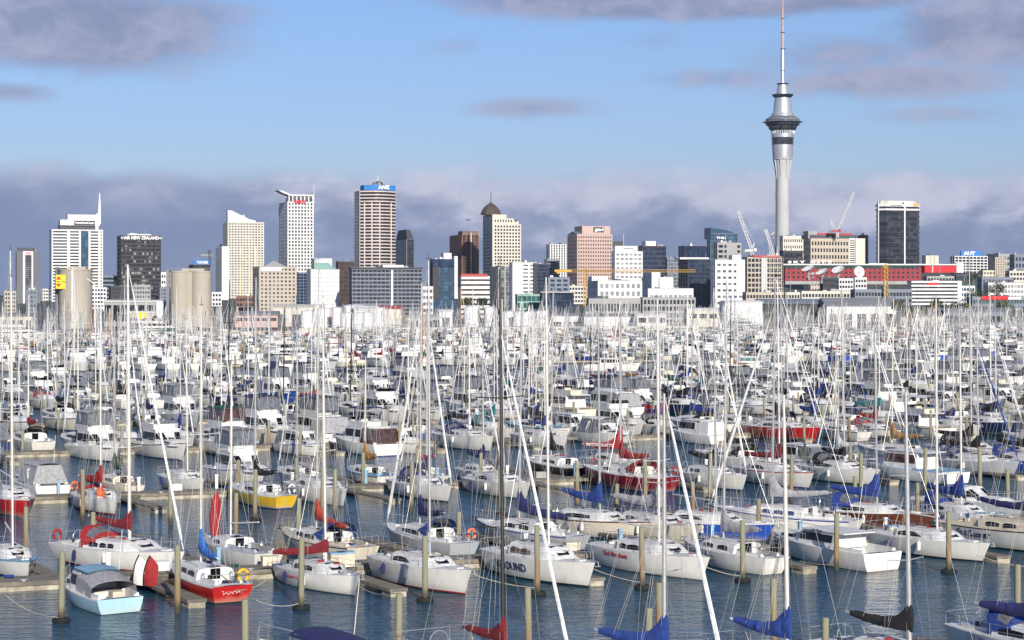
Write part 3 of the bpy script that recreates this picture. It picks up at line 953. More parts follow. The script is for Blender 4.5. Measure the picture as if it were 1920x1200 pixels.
b = bldg('office_building', 'dark blue office block behind the yellow crane', 1000, 1007, 1030, 495, 1700, 'cladding black', 'glass navy', nf=14, nb=3, sp=.3, pr=.1)
b = bldg('office_building', 'plain grey block below the pink tower', 1024, 1028, 1068, 520, 1500, 'cladding blue', 'glass navy', nf=9, nb=3, sp=.5, pr=.3)
b = bldg('office_building', 'green glass office with white stair panel, centre', 966, 970, 1014, 552, 1150, 'roof green', 'glass green', nf=4, nb=5, sp=.25, pr=.06, psi=6)
b = bldg('office_building', 'low dark blue glass office under a thin pale roof', 1014, 1016, 1076, 549, 1120, 'cladding black', 'glass navy', nf=4, nb=7, sp=.1, pr=.06, psi=6)
add_box(b, 'roof_fascia', 1013, 1078, 546.5, 549.3, 'concrete grey', -2, 16)
b = bldg('office_building', 'long white warehouse office with square windows below the pink tower', 1101, 1121, 1204, 526, 1300, 'concrete white', 'glass pale', nf=5, nb=8, sp=.42, pr=.4, psi=10)
add_box(b, 'roof_plant', 1111, 1141, 518, 526.3, 'concrete white', 2, 14)
b = bldg('office_building', 'white gabled block with grey side wall, right of centre', 1203, 1222, 1262, 520, 1350, 'concrete white', 'glass pale', nf=5, nb=2, sp=.85, pr=.8, psi=15, dmax=60)
add_box(b, 'upper_storey', 1222, 1238, 510, 520.3, 'concrete white', 0, 12)
b = bldg('office_building', 'low row of white workshops before the dark apartments', 1205, 1215, 1300, 541, 1200, 'concrete white', 'glass pale', nf=2, nb=9, sp=.4, pr=.3, psi=6)
b = bldg('office_building', 'grey office with a row of tall slot windows', 1100, 1104, 1208, 560, 1050, 'concrete grey', 'glass dark', nf=2, nb=18, sp=.4, pr=.45, psi=6)
b = bldg('office_building', 'grey office with large square black openings', 1200, 1205, 1304, 558, 1050, 'concrete grey', 'glass dark', nf=4, nb=14, sp=.35, pr=.35, psi=6)
for (x0, x1, yt, D, w, g, lab) in [
    (1396, 1470, 548, 1150, 'concrete beige', 'glass dark', 'low beige block with dark bays below the building site'),
    (1470, 1500, 548, 1150, 'concrete cream', 'glass dark', 'low cream arcade below the red building'),
    (1500, 1600, 546, 1180, 'concrete cream', 'glass dark', 'long cream arcade with brown roof below the satellite dishes'),
    (1600, 1710, 543, 1150, 'cladding blue', 'glass dark', 'long pale blue roofed market hall at right'),
    (1820, 1935, 557, 1100, 'cladding blue', 'glass green', 'green grey hall with a red and white sign at right'),
    (1850, 1925, 530, 1300, 'concrete white', 'glass pale', 'row of white workshops below the beige tower'),
    (1838, 1900, 520, 1400, 'cladding blue', 'glass grey', 'grey gabled shed on the slope at right'),
    (1540, 1570, 520, 1500, 'cladding black', 'glass dark', 'black office block below the satellite dishes'),
    (1570, 1600, 522, 1400, 'concrete white', 'glass dark', 'white terraced office block below the satellite dishes'),
    (1600, 1625, 520, 1400, 'concrete white', 'glass dark', 'small white terraced block beside the round dish'),
    (1840, 1872, 507, 1700, 'concrete yellow', 'glass grey', 'yellow cream block below the AUT building'),
    (1735, 1790, 518, 1500, 'concrete grey', 'glass dark', 'grey flat roofed block below the red annexe'),
    (1790, 1840, 516, 1500, 'cladding black', 'glass green', 'dark office with green panel at right'),
    (1890, 1935, 508, 1500, 'concrete cream', 'glass dark', 'stone gabled building at the right edge'),
    (440, 476, 555, 1500, 'brick', 'glass dark', 'small brown brick block below the curved top tower'),
    (1248, 1275, 484, 1900, 'cladding blue', 'glass grey', 'grey office block behind the white workshops')]:
    b = bldg('office_building', lab, x0, x0 + 3, x1, yt, D, w, g, nb=max(3, int((x1 - x0) / 6)), sp=.45, pr=.25, psi=7, ybot=None)
    if 'red and white sign' in lab:
        add_box(b, 'sign_board', 1840, 1890, 555, 562, 'sign red', -.6, 1)
        add_box(b, 'sign_board', 1890, 1914, 557.5, 561.5, 'sign white', -.6, 1)
for i in range(48):
    px = 10 + i * 40 + rng.uniform(-16, 16)
    w = rng.uniform(22, 48)
    yt = rng.uniform(533, 553) - (14 if px > 1400 else 0)
    D = rng.uniform(1550, 2100)
    wl = rng.choice(['concrete white', 'concrete grey', 'concrete cream', 'cladding blue', 'concrete beige', 'cladding black', 'brick'])
    bldg('low_building', 'low %s city block, %s from left among the background blocks' % ({'concrete white': 'white', 'concrete grey': 'grey', 'concrete cream': 'cream', 'cladding blue': 'blue grey', 'concrete beige': 'beige', 'cladding black': 'dark', 'brick': 'brick'}[wl], ORD0(i + 1)), px, px + 4, px + w, yt, D, wl, rng.choice(['glass dark', 'glass grey', 'glass navy']), nb=max(3, int(w / 6)), sp=.45, pr=.3, cat='city building', group='low city buildings in the background')

# ------------------------------------------------------------------ the tall tower
D = 2400.0
t = empty('observation_tower', ((1467.5 - 960) * D / F, D, 0), 0, 'very tall concrete observation tower with silver pod and needle mast', 'observation tower')
s = D / F
def prof_px(rows):
    return [(w * s / 2, Zp(y, D)) for w, y in rows]
shaft = [(34, 520), (31, 498), (27.5, 470), (26, 445), (25.3, 400), (25, 330), (27, 318), (30, 305), (32, 299)]
part('shaft', MB().lathe(prof_px(shaft), 40), 'shaft concrete', t, True)
for k in range(8):
    a = math.pi * 2 * (k + .5) / 8
    mb = MB().tube([(math.cos(a) * w * s / 2, math.sin(a) * w * s / 2, Zp(y, D)) for w, y in ((25, 335), (30, 310), (34, 299))], [.5, .9, 1.1], 5)
    part('strut', mb, 'shaft concrete', t)
for k in range(8):
    a = math.pi * 2 * (k + .5) / 8 + .2
    mb = MB().tube([(math.cos(a) * w * s / 2, math.sin(a) * w * s / 2, Zp(y, D)) for w, y in ((36, 525), (30, 490), (25, 460))], [2.2, 1.8, .9], 6)
    part('buttress', mb, 'shaft concrete', t)
mb = MB()
for k in range(60):
    z = Zp(495, D) + (Zp(335, D) - Zp(495, D)) * k / 60
    mb.box(-25.6 * s / 2 - .6, -25.6 * s / 2 + 2.6, -3.4, -.8, z, z + 1.4)
part('lift_rail', mb, 'roof dark', t, kind='stuff')
part('pod_skirt', MB().lathe(prof_px([(30, 299.5), (36, 299), (37, 297)]), 40), 'shaft concrete', t, True)
part('lower_pod', MB().lathe(prof_px([(36.5, 297.2), (38, 290), (39.5, 280), (40.5, 272)]), 40), 'tower silver', t, True)
part('dark_window_band', MB().lathe(prof_px([(40.2, 272.2), (41.3, 258)]), 40), 'glass dark', t)
part('lower_pod', MB().lathe(prof_px([(41.8, 258.2), (42.4, 251)]), 40), 'tower silver', t, True)
part('lookout_glazing', MB().lathe(prof_px([(42, 251.2), (42.6, 245.5)]), 40), 'glass green', t)
mb = MB()
for k in range(40):
    a = math.pi * 2 * k / 40
    mb.box(-.2, .2, -.2, .2, Zp(251, D), Zp(245, D))
    for q in range(8):
        x, y, z = mb.v[-8 + q]
        mb.v[-8 + q] = (x + math.cos(a) * 42.8 * s / 2, y + math.sin(a) * 42.8 * s / 2, z)
part('mullion', mb, 'tower silver', t, kind='stuff')
part('pod_underside', MB().lathe(prof_px([(43, 245.5), (50, 242.5), (52, 241), (54, 237), (63, 234.5), (64, 231.5)]), 40), 'glass dark', t)
part('main_deck', MB().lathe(prof_px([(64, 231.6), (69, 230), (68.5, 228.5), (62, 226.5)]), 40), 'glass navy', t)
part('deck_rim', MB().lathe(prof_px([(73, 229.4), (74, 228.9), (73, 228.4), (68, 228.2), (68, 229.3)]), 40), 'tower silver', t)
mb = MB()
for k in range(16):
    a = math.pi * 2 * k / 16
    mb.tube([(math.cos(a) * 30 * s, math.sin(a) * 30 * s, Zp(229, D)), (math.cos(a) * 39.5 * s, math.sin(a) * 39.5 * s, Zp(228.6, D))], .35, 4)
part('spoke', mb, 'tower silver', t, kind='stuff')
part('upper_deck', MB().lathe(prof_px([(64, 226.6), (63, 224), (58, 221.6), (52, 220.6), (49, 219), (38, 218)]), 40), 'concrete dark', t)
part('upper_deck', MB().lathe(prof_px([(45, 218.2), (45, 216.8), (40, 216.2), (41, 214), (39, 213.6), (37, 211), (33, 210.5)]), 40), 'tower silver', t)
part('upper_cone', MB().lathe(prof_px([(35.5, 211), (34, 200), (31, 188), (29.5, 184)]), 40), 'tower silver', t, True)
part('sky_deck', MB().lathe(prof_px([(27, 184.2), (36, 181), (40, 178.2), (40.5, 177.4), (30, 177), (24, 176.6)]), 40), 'glass dark', t)
part('top_cone', MB().lathe(prof_px([(24, 177), (21, 168), (17, 159)]), 32), 'tower silver', t, True)
part('top_ring', MB().lathe(prof_px([(16, 159), (22.5, 157.5), (22.5, 156.5), (12, 156.2)]), 32), 'glass dark', t)
for w, y0, y1, m in ((7.4, 156.5, 133, 'tower silver'), (7.8, 133, 104, 'tower silver'), (6.6, 104, 91, 'tower silver'), (5.0, 91, 61, 'concrete pink'), (4.4, 61, 35, 'concrete pink'), (3.2, 35, 14, 'concrete pink'), (2.0, 14, -22, 'concrete pink')):
    part('mast_section', MB().lathe(prof_px([(w, y0), (w * .94, y1)]), 12), m, t, True)
for y, w in ((92, 11), (61, 9), (35, 7.5), (133, 9)):
    part('mast_ring', MB().lathe(prof_px([(w * .6, y + .6), (w, y), (w, y - .6), (w * .6, y - .8)]), 16), 'roof dark', t)


# ------------------------------------------------------------------ cranes, dishes
def lattice(mb, a, b, w, n, r=.12, up=Vector((0, 1, 0))):
    a, b = Vector(a), Vector(b)
    d = (b - a).normalized()
    u = d.cross(up).normalized() * w / 2
    v = d.cross(u).normalized() * w / 2
    cs = [u + v, u - v, -u - v, -u + v]
    for c in cs:
        mb.tube([a + c, b + c], r, 4)
    for i in range(n):
        p, q = a + (b - a) * i / n, a + (b - a) * (i + 1) / n
        for k in range(4):
            c, c2 = cs[k], cs[(k + 1) % 4]
            mb.tube([p + c, q + c2] if (i + k) % 2 else [p + c2, q + c], r * .7, 3)


def luffing(base_px, base_y, piv_y, tip, D, label, mj, mc, counter=(-8, 6)):
    o = P(base_px, base_y, D)
    t = empty('tower_crane', (o.x, D, 0), 0, label, 'tower crane', 'construction cranes over the city')
    loc = lambda px, y: Vector(((px - base_px) * D / F, 0, Zp(y, D)))
    mb = MB()
    lattice(mb, loc(base_px, base_y), loc(base_px, piv_y), 2.2, 12, .28)
    part('crane_mast', mb, mj, t)
    mb = MB()
    lattice(mb, loc(base_px, piv_y), loc(*tip), 1.9, 22, .26)
    part('jib', mb, mj, t)
    part('machinery_deck', MB().box(-5.5, 3.5, -1.6, 1.6, Zp(piv_y, D) - .8, Zp(piv_y, D) + .9), mc, t)
    part('cab', MB().box(1.2, 3.2, -2.8, -1.2, Zp(piv_y, D) - .6, Zp(piv_y, D) + 1.8), mc, t)
    a = loc(base_px + counter[0], piv_y - counter[1])
    mb = MB().tube([loc(base_px, piv_y), a], .3, 4).tube([loc(base_px - 7, piv_y), a], .25, 4).tube([a, loc(*tip)], .08, 3)
    part('stay_frame', mb, mj, t)
    part('counterweight', MB().box(-7.5, -5, -1.4, 1.4, Zp(piv_y, D) - 2.2, Zp(piv_y, D) + .8), 'roof grey', t)
    part('hook_line', MB().tube([loc(*tip), loc(tip[0], tip[1] + 60)], .06, 3), 'roof dark', t)


luffing(1410, 500, 470, (1383, 395), 1500, 'white luffing crane leaning left, left of the tall tower', 'concrete white', 'concrete white', (5, 14))
luffing(1451, 500, 480, (1435, 430), 1500, 'shorter white luffing crane against the foot of the tall tower', 'concrete white', 'concrete white', (-8, 8))
luffing(1570, 445, 433, (1601, 360), 1900, 'red based white luffing crane on the hotel roof', 'concrete white', 'crane red', (-13, 20))
# yellow saddle-jib cranes
def saddle(px, yb, yj, x0, x1, D, label, heavy=0):
    t = empty('tower_crane', ((px - 960) * D / F, D, 0), 0, label, 'tower crane', 'construction cranes over the city')
    loc = lambda q, y: Vector(((q - px) * D / F, 0, Zp(y, D)))
    mb = MB()
    lattice(mb, loc(px, yb), loc(px, yj - 3), 2.0, 16, .22)
    part('crane_mast', mb, 'crane yellow', t)
    mb = MB()
    lattice(mb, loc(x0, yj), loc(x1, yj), 1.4, 40, .15)
    part('jib', mb, 'crane yellow', t)
    if heavy:
        part('counter_jib', MB().box(loc(x0, yj).x, loc(x0 + 32, yj).x, -1, 1, Zp(yj + 2, D), Zp(yj - 2, D)), 'crane yellow', t)
        part('counterweight', MB().box(loc(x0 + 4, yj).x, loc(x0 + 9, yj).x, -1.2, 1.2, Zp(yj + 5, D), Zp(yj, D)), 'crane yellow', t)
    part('apex', MB().tube([loc(px, yj), loc(px, yj - 7)], [.9, .3], 4), 'crane yellow', t)


saddle(1098, 575, 508, 1040, 1305, 1180, 'yellow tower crane with long level jib across the pink tower', 1)
saddle(1661, 560, 500, 1655, 1662, 1150, 'yellow tower crane mast before the long red building')
saddle(1815, 640, 578, 1814, 1816, 980, 'orange mast standing in the boatyard at right')
t = empty('tower_crane', ((390 - 960) * 2000 / F, 2010, 0), 0, 'small dark crane behind the TOWER sign', 'tower crane', 'construction cranes over the city')
mb = MB()
lattice(mb, (0, 0, Zp(500, 2000)), (0, 0, Zp(468, 2000)), 1.8, 8, .25)
part('crane_mast', mb, 'roof dark', t)
mb = MB()
lattice(mb, (-9, 0, Zp(478, 2000)), (3, 0, Zp(478, 2000)), 1.2, 8, .2)
part('jib', mb, 'concrete cream', t)


def dish(px, py, r_px, az, el, D, label, cat='satellite dish', group='large satellite dishes before the red building'):
    c = P(px, py, D)
    t = empty('satellite_dish', c, 0, label, cat, group)
    r = r_px * D / F
    n = Vector((math.sin(R(az)) * math.cos(R(el)), -math.cos(R(az)) * math.cos(R(el)), math.sin(R(el))))
    q = n.to_track_quat('Z', 'Y')
    prof = [(max(.02, r * k / 6), .30 * r * (k / 6) ** 2) for k in range(7)]
    mb = MB()
    rings = [[q @ Vector((rr * math.cos(a), rr * math.sin(a), z)) for a in [2 * math.pi * i / 28 for i in range(28)]] for rr, z in prof]
    mb.loft(rings, 0, True, True, False)
    rings = [[p - n * .25 for p in rg] for rg in rings]
    mb.loft(rings[::-1], 0, True, False, True)
    part('reflector', mb, 'concrete white', t, True)
    f = n * r * .75
    mb = MB()
    for k in range(3):
        a = 2 * math.pi * k / 3
        mb.tube([q @ Vector((r * .9 * math.cos(a), r * .9 * math.sin(a), .26 * r)), f], .1, 4)
    mb.tube([f, f * 1.1], .5, 6)
    part('feed_support', mb, 'concrete grey', t)
    part('pedestal', MB().tube([-n * .4, Vector((0, 2, -r * 1.1)), Vector((0, 2, -r * 1.6))], [.9, 1.2, 1.6], 8), 'concrete grey', t)


dish(1516, 506, 12, -50, 62, 1500, 'tilted white dish, leftmost of the large ones')
dish(1542, 512, 12, -55, 60, 1500, 'tilted white dish in the middle of the row')
dish(1524, 514, 4.5, -40, 60, 1490, 'small white dish between the two left large ones')
dish(1572, 508, 12, -40, 55, 1500, 'tilted white dish left of the round one')
dish(1610, 510, 10.5, 15, 12, 1500, 'round white dish facing the camera')
dish(1450, 439, 4.5, -50, 50, 2100, 'white dish beside the shaft of the tall tower')

# ------------------------------------------------------------------ silos, tanks, sheds on the wharf
def silo(px0, px1, yt, D, label, n=1, panel=False):
    X0, X1 = (px0 - 960) * D / F, (px1 - 960) * D / F
    t = empty('cement_silo', ((X0 + X1) / 2, D, 0), 0, label, 'silo', 'concrete silos on the wharf')
    w = (X1 - X0) / n
    zt = Zp(yt, D)
    for i in range(n):
        cx = -(X1 - X0) / 2 + w * (i + .5)
        part('silo_barrel', MB().lathe([(w / 2 * 1.02, 1.6), (w / 2 * 1.02, zt - .8), (w / 2 * 1.05, zt - .7), (w / 2 * 1.05, zt)], 36, 0, cx, 0), 'silo concrete', t, True)
        if i:
            part('pilaster', MB().box(cx - w / 2 - 1.2, cx - w / 2 + 1.2, -w * .33, -w * .1, 1.6, zt - .3), 'silo concrete', t)
    part('roof_house', MB().box(-(X1 - X0) * .2, (X1 - X0) * .35, -3, 3, zt, zt + 1.1), 'silo concrete', t)
    mb = MB()
    for k in range(14):
        x = -(X1 - X0) / 2 + (X1 - X0) * k / 13
        mb.box(x - .05, x + .05, -2, -1.9, zt, zt + 1.3)
    mb.box(-(X1 - X0) / 2, (X1 - X0) / 2, -2, -1.9, zt + 1.2, zt + 1.3)
    part('guard_rail', mb, 'concrete grey', t, kind='stuff')
    part('ladder_tower', MB().box(-(X1 - X0) / 2 - 2.0, -(X1 - X0) / 2 - .6, -1, 1, 1.6, zt + 1), 'roof grey' if n > 1 else 'concrete dark', t)
    return t, w, zt


t, w, zt = silo(112, 172, 505, 900, 'concrete cement silo with square yellow and red sign')
s9 = 900 / F
z1, z0 = Zp(515.5, 900), Zp(541.5, 900)
part('sign_board', MB().box(-w / 2 - .2, -w / 2 + 5.7, -w * .44 - .3, -w * .44, z0, z1), 'sign yellow', t)
for sgn, zz in ((1, Zp(524.5, 900)), (-1, Zp(532, 900))):
    mb = MB()
    x = -w / 2 + 1.1
    mb.add([(x - 1.3, -w * .44 - .36, zz), (x + 1.3, -w * .44 - .36, zz), (x, -w * .44 - .36, zz + sgn * 1.7), (x - 1.3, -w * .44 - .26, zz), (x + 1.3, -w * .44 - .26, zz), (x, -w * .44 - .26, zz + sgn * 1.7)], [(0, 1, 2), (5, 4, 3), (0, 3, 4, 1), (1, 4, 5, 2), (2, 5, 3, 0)])
    part('emblem', mb, 'sign red', t)
me = text_mesh('Bay Cement', 1.15, .03, 0, 1.0, .03)
for v in me.vertices:
    v.co = (v.co.x - w / 2 + 3.0, -w * .44 - .33 - v.co.z, v.co.y + Zp(530, 900) + .1)
link('lettering', me, ['roof dark'], t)
part('vent_pipe', MB().tube([(.2, -w / 2 - .6, 1.6), (.2, -w / 2 - .6, zt - .5)], .55, 8), 'concrete white', t)
part('conveyor', MB().tube([(.2, -w / 2 - .6, zt + .4), (w * .62, -2, zt - 7), (w * .62, -2, 2)], .3, 6), 'steel white', t)
silo(320, 396, 508, 950, 'pair of joined concrete silo barrels with centre pilaster', 2)

tn = 0
for px, r, yt, D in [(577, 13, 584, 905), (606, 19, 579, 915), (632, 10, 578, 900), (664, 22, 573, 940), (650, 12, 588, 880), (673, 11, 588, 882), (690, 12, 586, 884), (885, 16, 576, 900), (918, 11, 577, 890), (955, 14, 585, 890), (972, 10, 586, 880), (992, 12, 586, 882), (1015, 12, 584, 886), (708, 16, 578, 930), (1240, 9, 588, 900)]:
    tn += 1
    X = (px - 960) * D / F
    rr = r * D / F
    t = empty('storage_tank', (X, D, 0), 0, 'white storage tank on the wharf, %s from the left' % ORD0(tn), 'storage tank', 'white tanks on the wharf')
    part('tank_wall', MB().lathe([(rr, 1.6), (rr, Zp(yt, D))], 28, 0, 0, 0, False), 'tank white', t, True)
    part('tank_roof', MB().lathe([(rr * 1.02, Zp(yt, D) - .15), (rr * 1.02, Zp(yt, D)), (rr * .5, Zp(yt, D) + .5), (.05, Zp(yt, D) + .7)], 28), 'tank white', t, True)
    mb = MB()
    for k in range(12):
        a = -math.pi * k / 11
        mb.box(rr * math.cos(a) - .04, rr * math.cos(a) + .04, rr * math.sin(a) - .04, rr * math.sin(a) + .04, Zp(yt, D), Zp(yt, D) + 1.0)
    part('guard_rail', mb, 'concrete grey', t, kind='stuff')
    part('ladder', MB().box(rr * .7, rr * .7 + .5, -rr * .78, -rr * .70, 1.6, Zp(yt, D) + .6), 'concrete grey', t)


def shed(x0, x1, yt, ye, D, wall, roof, label, depth=22, psi=4, name='warehouse', cat='warehouse', doors=0, band=None, skylight=0, group='sheds and warehouses on the wharf'):
    X = (x0 - 960) * D / F
    W = (x1 - x0) * D / F / math.cos(R(psi))
    t = empty(name, (X, D, 0), R(psi), label, cat, group)
    ze, zt = Zp(ye, D), Zp(yt, D)
    part('wall', MB().box(0, W, 0, depth, 1.55, ze), wall, t)
    mb = MB()
    o = .5
    mb.add([(-o, -o, ze), (W + o, -o, ze), (W + o, depth * .5, zt), (-o, depth * .5, zt), (W + o, depth + o, ze), (-o, depth + o, ze), (-o, -o, ze - .3), (W + o, -o, ze - .3)], [(0, 1, 2, 3), (3, 2, 4, 5), (1, 4, 2), (0, 3, 5), (6, 7, 1, 0)])
    part('roof', mb, roof, t)
    for k in range(doors):
        x = W * (k + .5) / doors
        part('door', MB().box(x - W / doors * .3, x + W / doors * .3, -.12, .2, 1.6, 1.6 + (ze - 1.6) * .62), 'glass dark' if k % 3 else 'concrete dark', t)
    if band:
        n = max(3, int(W / 4))
        for k in range(n):
            x0_, x1_ = W * (k + .12) / n, W * (k + .88) / n
            part('window', MB().box(x0_, x1_, -.1, .2, 1.6 + (ze - 1.6) * band[0], 1.6 + (ze - 1.6) * band[1]), 'glass dark', t)
    for k in range(skylight):
        x = W * (k + .5) / skylight
        part('roof_vent', MB().box(x - .8, x + .8, depth * .45, depth * .55, zt - .3, zt + .9), 'concrete grey', t)
    return t


shed(512, 600, 571, 576, 960, 'concrete cream', 'concrete cream', 'cream gabled warehouse behind the white tanks', 20, doors=3)
shed(440, 520, 583, 590, 930, 'concrete pink', 'roof grey', 'pale pink terrace of workshops at left', 18, band=(.5, .75))
shed(664, 706, 573, 580, 920, 'concrete white', 'concrete white', 'big white shed with round roof shoulder and dark door', 20, doors=2)
shed(702, 752, 573, 578, 930, 'concrete cream', 'roof red', 'cream warehouse with red roof edge', 18)
shed(760, 830, 590, 593, 900, 'concrete grey', 'concrete grey', 'low grey shed with open bays, centre left', 14, doors=8)
shed(824, 848, 580, 583, 880, 'steel white', 'steel white', 'white box shed with small sign', 10, doors=1)
shed(1095, 1200, 588, 592, 880, 'steel white', 'roof grey', 'large blank white shed behind the marina', 24, skylight=5)
shed(1195, 1250, 587, 590, 870, 'concrete white', 'concrete white', 'white clubhouse with a square window', 14, band=(.45, .8))
shed(1036, 1092, 588, 591, 890, 'concrete white', 'roof grey', 'white two storey sailing clubhouse', 14, band=(.2, .5))
shed(1290, 1366, 577, 580, 930, 'concrete cream', 'concrete white', 'long cream clubhouse with dark windows', 14, band=(.5, .75))
shed(1364, 1430, 563, 566, 920, 'steel white', 'steel white', 'tall white boat shed with big blank wall', 22)
shed(1430, 1550, 560, 568, 940, 'cladding black', 'cladding blue', 'dark open hall with blue grey roof', 26, doors=6)
shed(1550, 1682, 558, 573, 930, 'concrete white', 'roof grey', 'white framed hall with grey hipped roof', 22, doors=5)
shed(1688, 1790, 590, 593, 900, 'concrete beige', 'roof grey', 'low brown store behind trees at right', 12, doors=5)
shed(1770, 1935, 577, 583, 900, 'cladding blue', 'roof grey', 'green grey glass fronted boat hall at right', 20, band=(.35, .7))
shed(0, 60, 588, 592, 930, 'concrete cream', 'roof grey', 'low cream store at the left edge', 12, doors=4)
shed(195, 318, 562, 565, 960, 'concrete grey', 'concrete white', 'open framed loading building between the silos', 16, doors=0, band=(.2, .85))
shed(240, 300, 583, 585, 905, 'concrete beige', 'steel white', 'low loading shed with a yellow disc, between the silos', 10, doors=3)
t = empty('round_sign', P(266, 591, 890), 0, 'plain yellow disc sign on the loading gantry between the silos', 'sign')
mb = MB()
rings = [[(1.7 * math.cos(a), y, 1.7 * math.sin(a)) for a in [2 * math.pi * i / 20 for i in range(20)]] for y in (0, .3)]
part('disc', mb.loft(rings, 0, True, True, True), 'sign yellow', t)
part('post', MB().box(-.15, .15, .3, .6, -9, 1), 'concrete grey', t)
t = empty('vertical_tank', P(299, 590, 890), 0, 'pale blue striped vertical cement tank on legs beside the right silo', 'tank')
part('tank_wall', MB().lathe([(1.0, -2), (1.9, 0), (1.9, 5), (1.2, 5.8), (.1, 6)], 20), 'tank white', t, True)
part('support', MB().box(-2, 2, -1.5, 1.5, -7, -1.6), 'concrete grey', t)
# long wharf edge in front of the sheds
t = empty('wharf', grid(a_of(560, 790), 790), TH, 'long pale wharf deck on dark piles behind the marina', 'wharf')
Lw = a_of(1310, 790) - a_of(560, 790)
part('wharf_deck', MB().box(0, Lw, 0, 12, 1.0, 3.1), 'concrete cream', t)
mb = MB()
for k in range(int(Lw / 4)):
    mb.box(k * 4 + .3, k * 4 + .9, -.3, .4, -1, 1.5)
part('wharf_pile', mb, 'roof dark', t, kind='stuff')
mb = MB()
for k in range(int(Lw / 2.5)):
    mb.box(k * 2.5, k * 2.5 + .12, .3, .42, 3.1, 4.2)
mb.box(0, Lw, .3, .38, 4.1, 4.2)
part('guard_rail', mb, 'concrete cream', t, kind='stuff')
# ------------------------------------------------------------------ boats


class Hull:
    def __init__(s, L, B, fb, fs, boh=.5, soh=.3, tr=.7, tm=.42, pw=2.2, e0=.22):
        s.L, s.B, s.fb, s.fs, s.boh, s.soh, s.tr, s.tm, s.pw, s.e0 = L, B, fb, fs, boh, soh, tr, tm, pw, e0
    def hb(s, t):
        t = min(max(t, 0), 1)
        if t < s.tm:
            f = 1 - (1 - s.tr) * ((s.tm - t) / s.tm) ** 1.8
        else:
            f = 1 - ((t - s.tm) / (1 - s.tm)) ** s.pw
        return max(.02, s.B / 2 * f)
    def dz(s, t):
        return s.fs + (s.fb - s.fs) * max(0, t) ** 1.7 - .05 * math.sin(math.pi * min(1, max(0, t)))
    def p(s, t, z, side=1):
        fz = s.dz(t)
        k = max(0, (t - s.tm) / (1 - s.tm))
        zk = -.35 + .2 * k ** 3 + .25 * max(0, .25 - t)
        e = s.e0 + (.62 - s.e0) * k ** 1.5
        u = max(0, (z - zk) / (fz - zk))
        y = s.hb(t) * u ** e
        x = (t - .5) * s.L - s.boh * (1 - z / fz) * max(0, (t - .6) / .4) ** 2 + s.soh * (1 - z / fz) * max(0, (.35 - t) / .35) ** 2
        return (x, side * y, z)
    def mesh(s, lod=0):
        ts = [0, .06, .13, .21, .3, .4, .5, .6, .69, .77, .84, .9, .95, 1] if lod < 2 else [0, .12, .3, .5, .68, .82, .92, 1]
        mb = MB()
        bands = [2, 1, 0, 0, 0, 3]
        left, right = [], []
        for t in ts:
            fz = s.dz(t)
            k = max(0, (t - s.tm) / (1 - s.tm))
            zk = -.35 + .2 * k ** 3 + .25 * max(0, .25 - t)
            zs = [zk, .03, .11, .11 + (fz - .19) * .35, .11 + (fz - .19) * .72, fz - .085, fz]
            left.append([s.p(t, z, 1) for z in zs])
            right.append([s.p(t, z, -1) for z in zs])
        n = 7
        for rows, flip in ((left, False), (right, True)):
            vs = [q for r in rows for q in r]
            fs, ms = [], []
            for i in range(len(rows) - 1):
                for j in range(n - 1):
                    f = (i * n + j, (i + 1) * n + j, (i + 1) * n + j + 1, i * n + j + 1)
                    fs.append(f if flip else f[::-1])
                    ms.append(bands[j])
            o = len(mb.v)
            mb.v += vs
            mb.f += [tuple(q + o for q in f) for f in fs]
            mb.m += ms
        # transom
        tl, trr = left[0], right[0]
        for j in range(n - 1):
            mb.add([tl[j], trr[j], trr[j + 1], tl[j + 1]], [(0, 1, 2, 3)], (4 if bands[j] in (0, 3) else bands[j]))
        return mb
    def deck(s, c0=None, c1=None, cw=.5, dep=.42, lod=0):
        ts = [0, .06, .13, .21, .3, .4, .5, .6, .69, .77, .84, .9, .95, 1] if lod < 2 else [0, .12, .3, .5, .68, .82, .92, 1]
        if c0 is not None:
            ts = sorted(set([t for t in ts if not (c0 - .02 < t < c0 + .03 or c1 - .02 < t < c1 + .02)] + [c0, c0 + .004, c1, c1 + .004]))
        rings = []
        for t in ts:
            b = s.hb(t) - .015
            z = s.dz(t) - .02
            x = (t - .5) * s.L
            inside = c0 is not None and c0 + .002 < t < c1 + .002
            c = min(cw * s.hb(t), b * .8)
            if inside:
                prof = [(-b, z), (-c - .12, z + .03), (-c - .1, z + .2), (-c, z + .2), (-c + .02, z - dep), (c - .02, z - dep), (c, z + .2), (c + .1, z + .2), (c + .12, z + .03), (b, z)]
            else:
                cm = .05 * b
                prof = [(-b, z), (-c - .12 if c + .12 < b else -b * .9, z + .03), (-c * .95, z + cm * .8), (-c * .8, z + cm), (-c * .3, z + cm * 1.1), (c * .3, z + cm * 1.1), (c * .8, z + cm), (c * .95, z + cm * .8), (c + .12 if c + .12 < b else b * .9, z + .03), (b, z)]
            rings.append([(x, y, zz) for y, zz in prof])
        mb = MB()
        mb.loft([r for r in rings])
        mb.f = [f[::-1] for f in mb.f]
        return mb


def patch(mb, pts_fn, s0, s1, n, v_lo, v_hi, off=.014, m=0):
    """closed thin pane that follows a surface; pts_fn(s, v) -> (point, outward normal)"""
    outer, inner = [], []
    for i in range(n + 1):
        sx = s0 + (s1 - s0) * i / n
        lo, hi = v_lo(i / n), v_hi(i / n)
        a, na = pts_fn(sx, lo)
        b, nb = pts_fn(sx, hi)
        outer.append([Vector(a) + Vector(na) * off, Vector(b) + Vector(nb) * off])
        inner.append([Vector(a) - Vector(na) * .02, Vector(b) - Vector(nb) * .02])
    rings = [[o[0], o[1], i[1], i[0]] for o, i in zip(outer, inner)]
    mb.loft(rings, m, True, True, True)


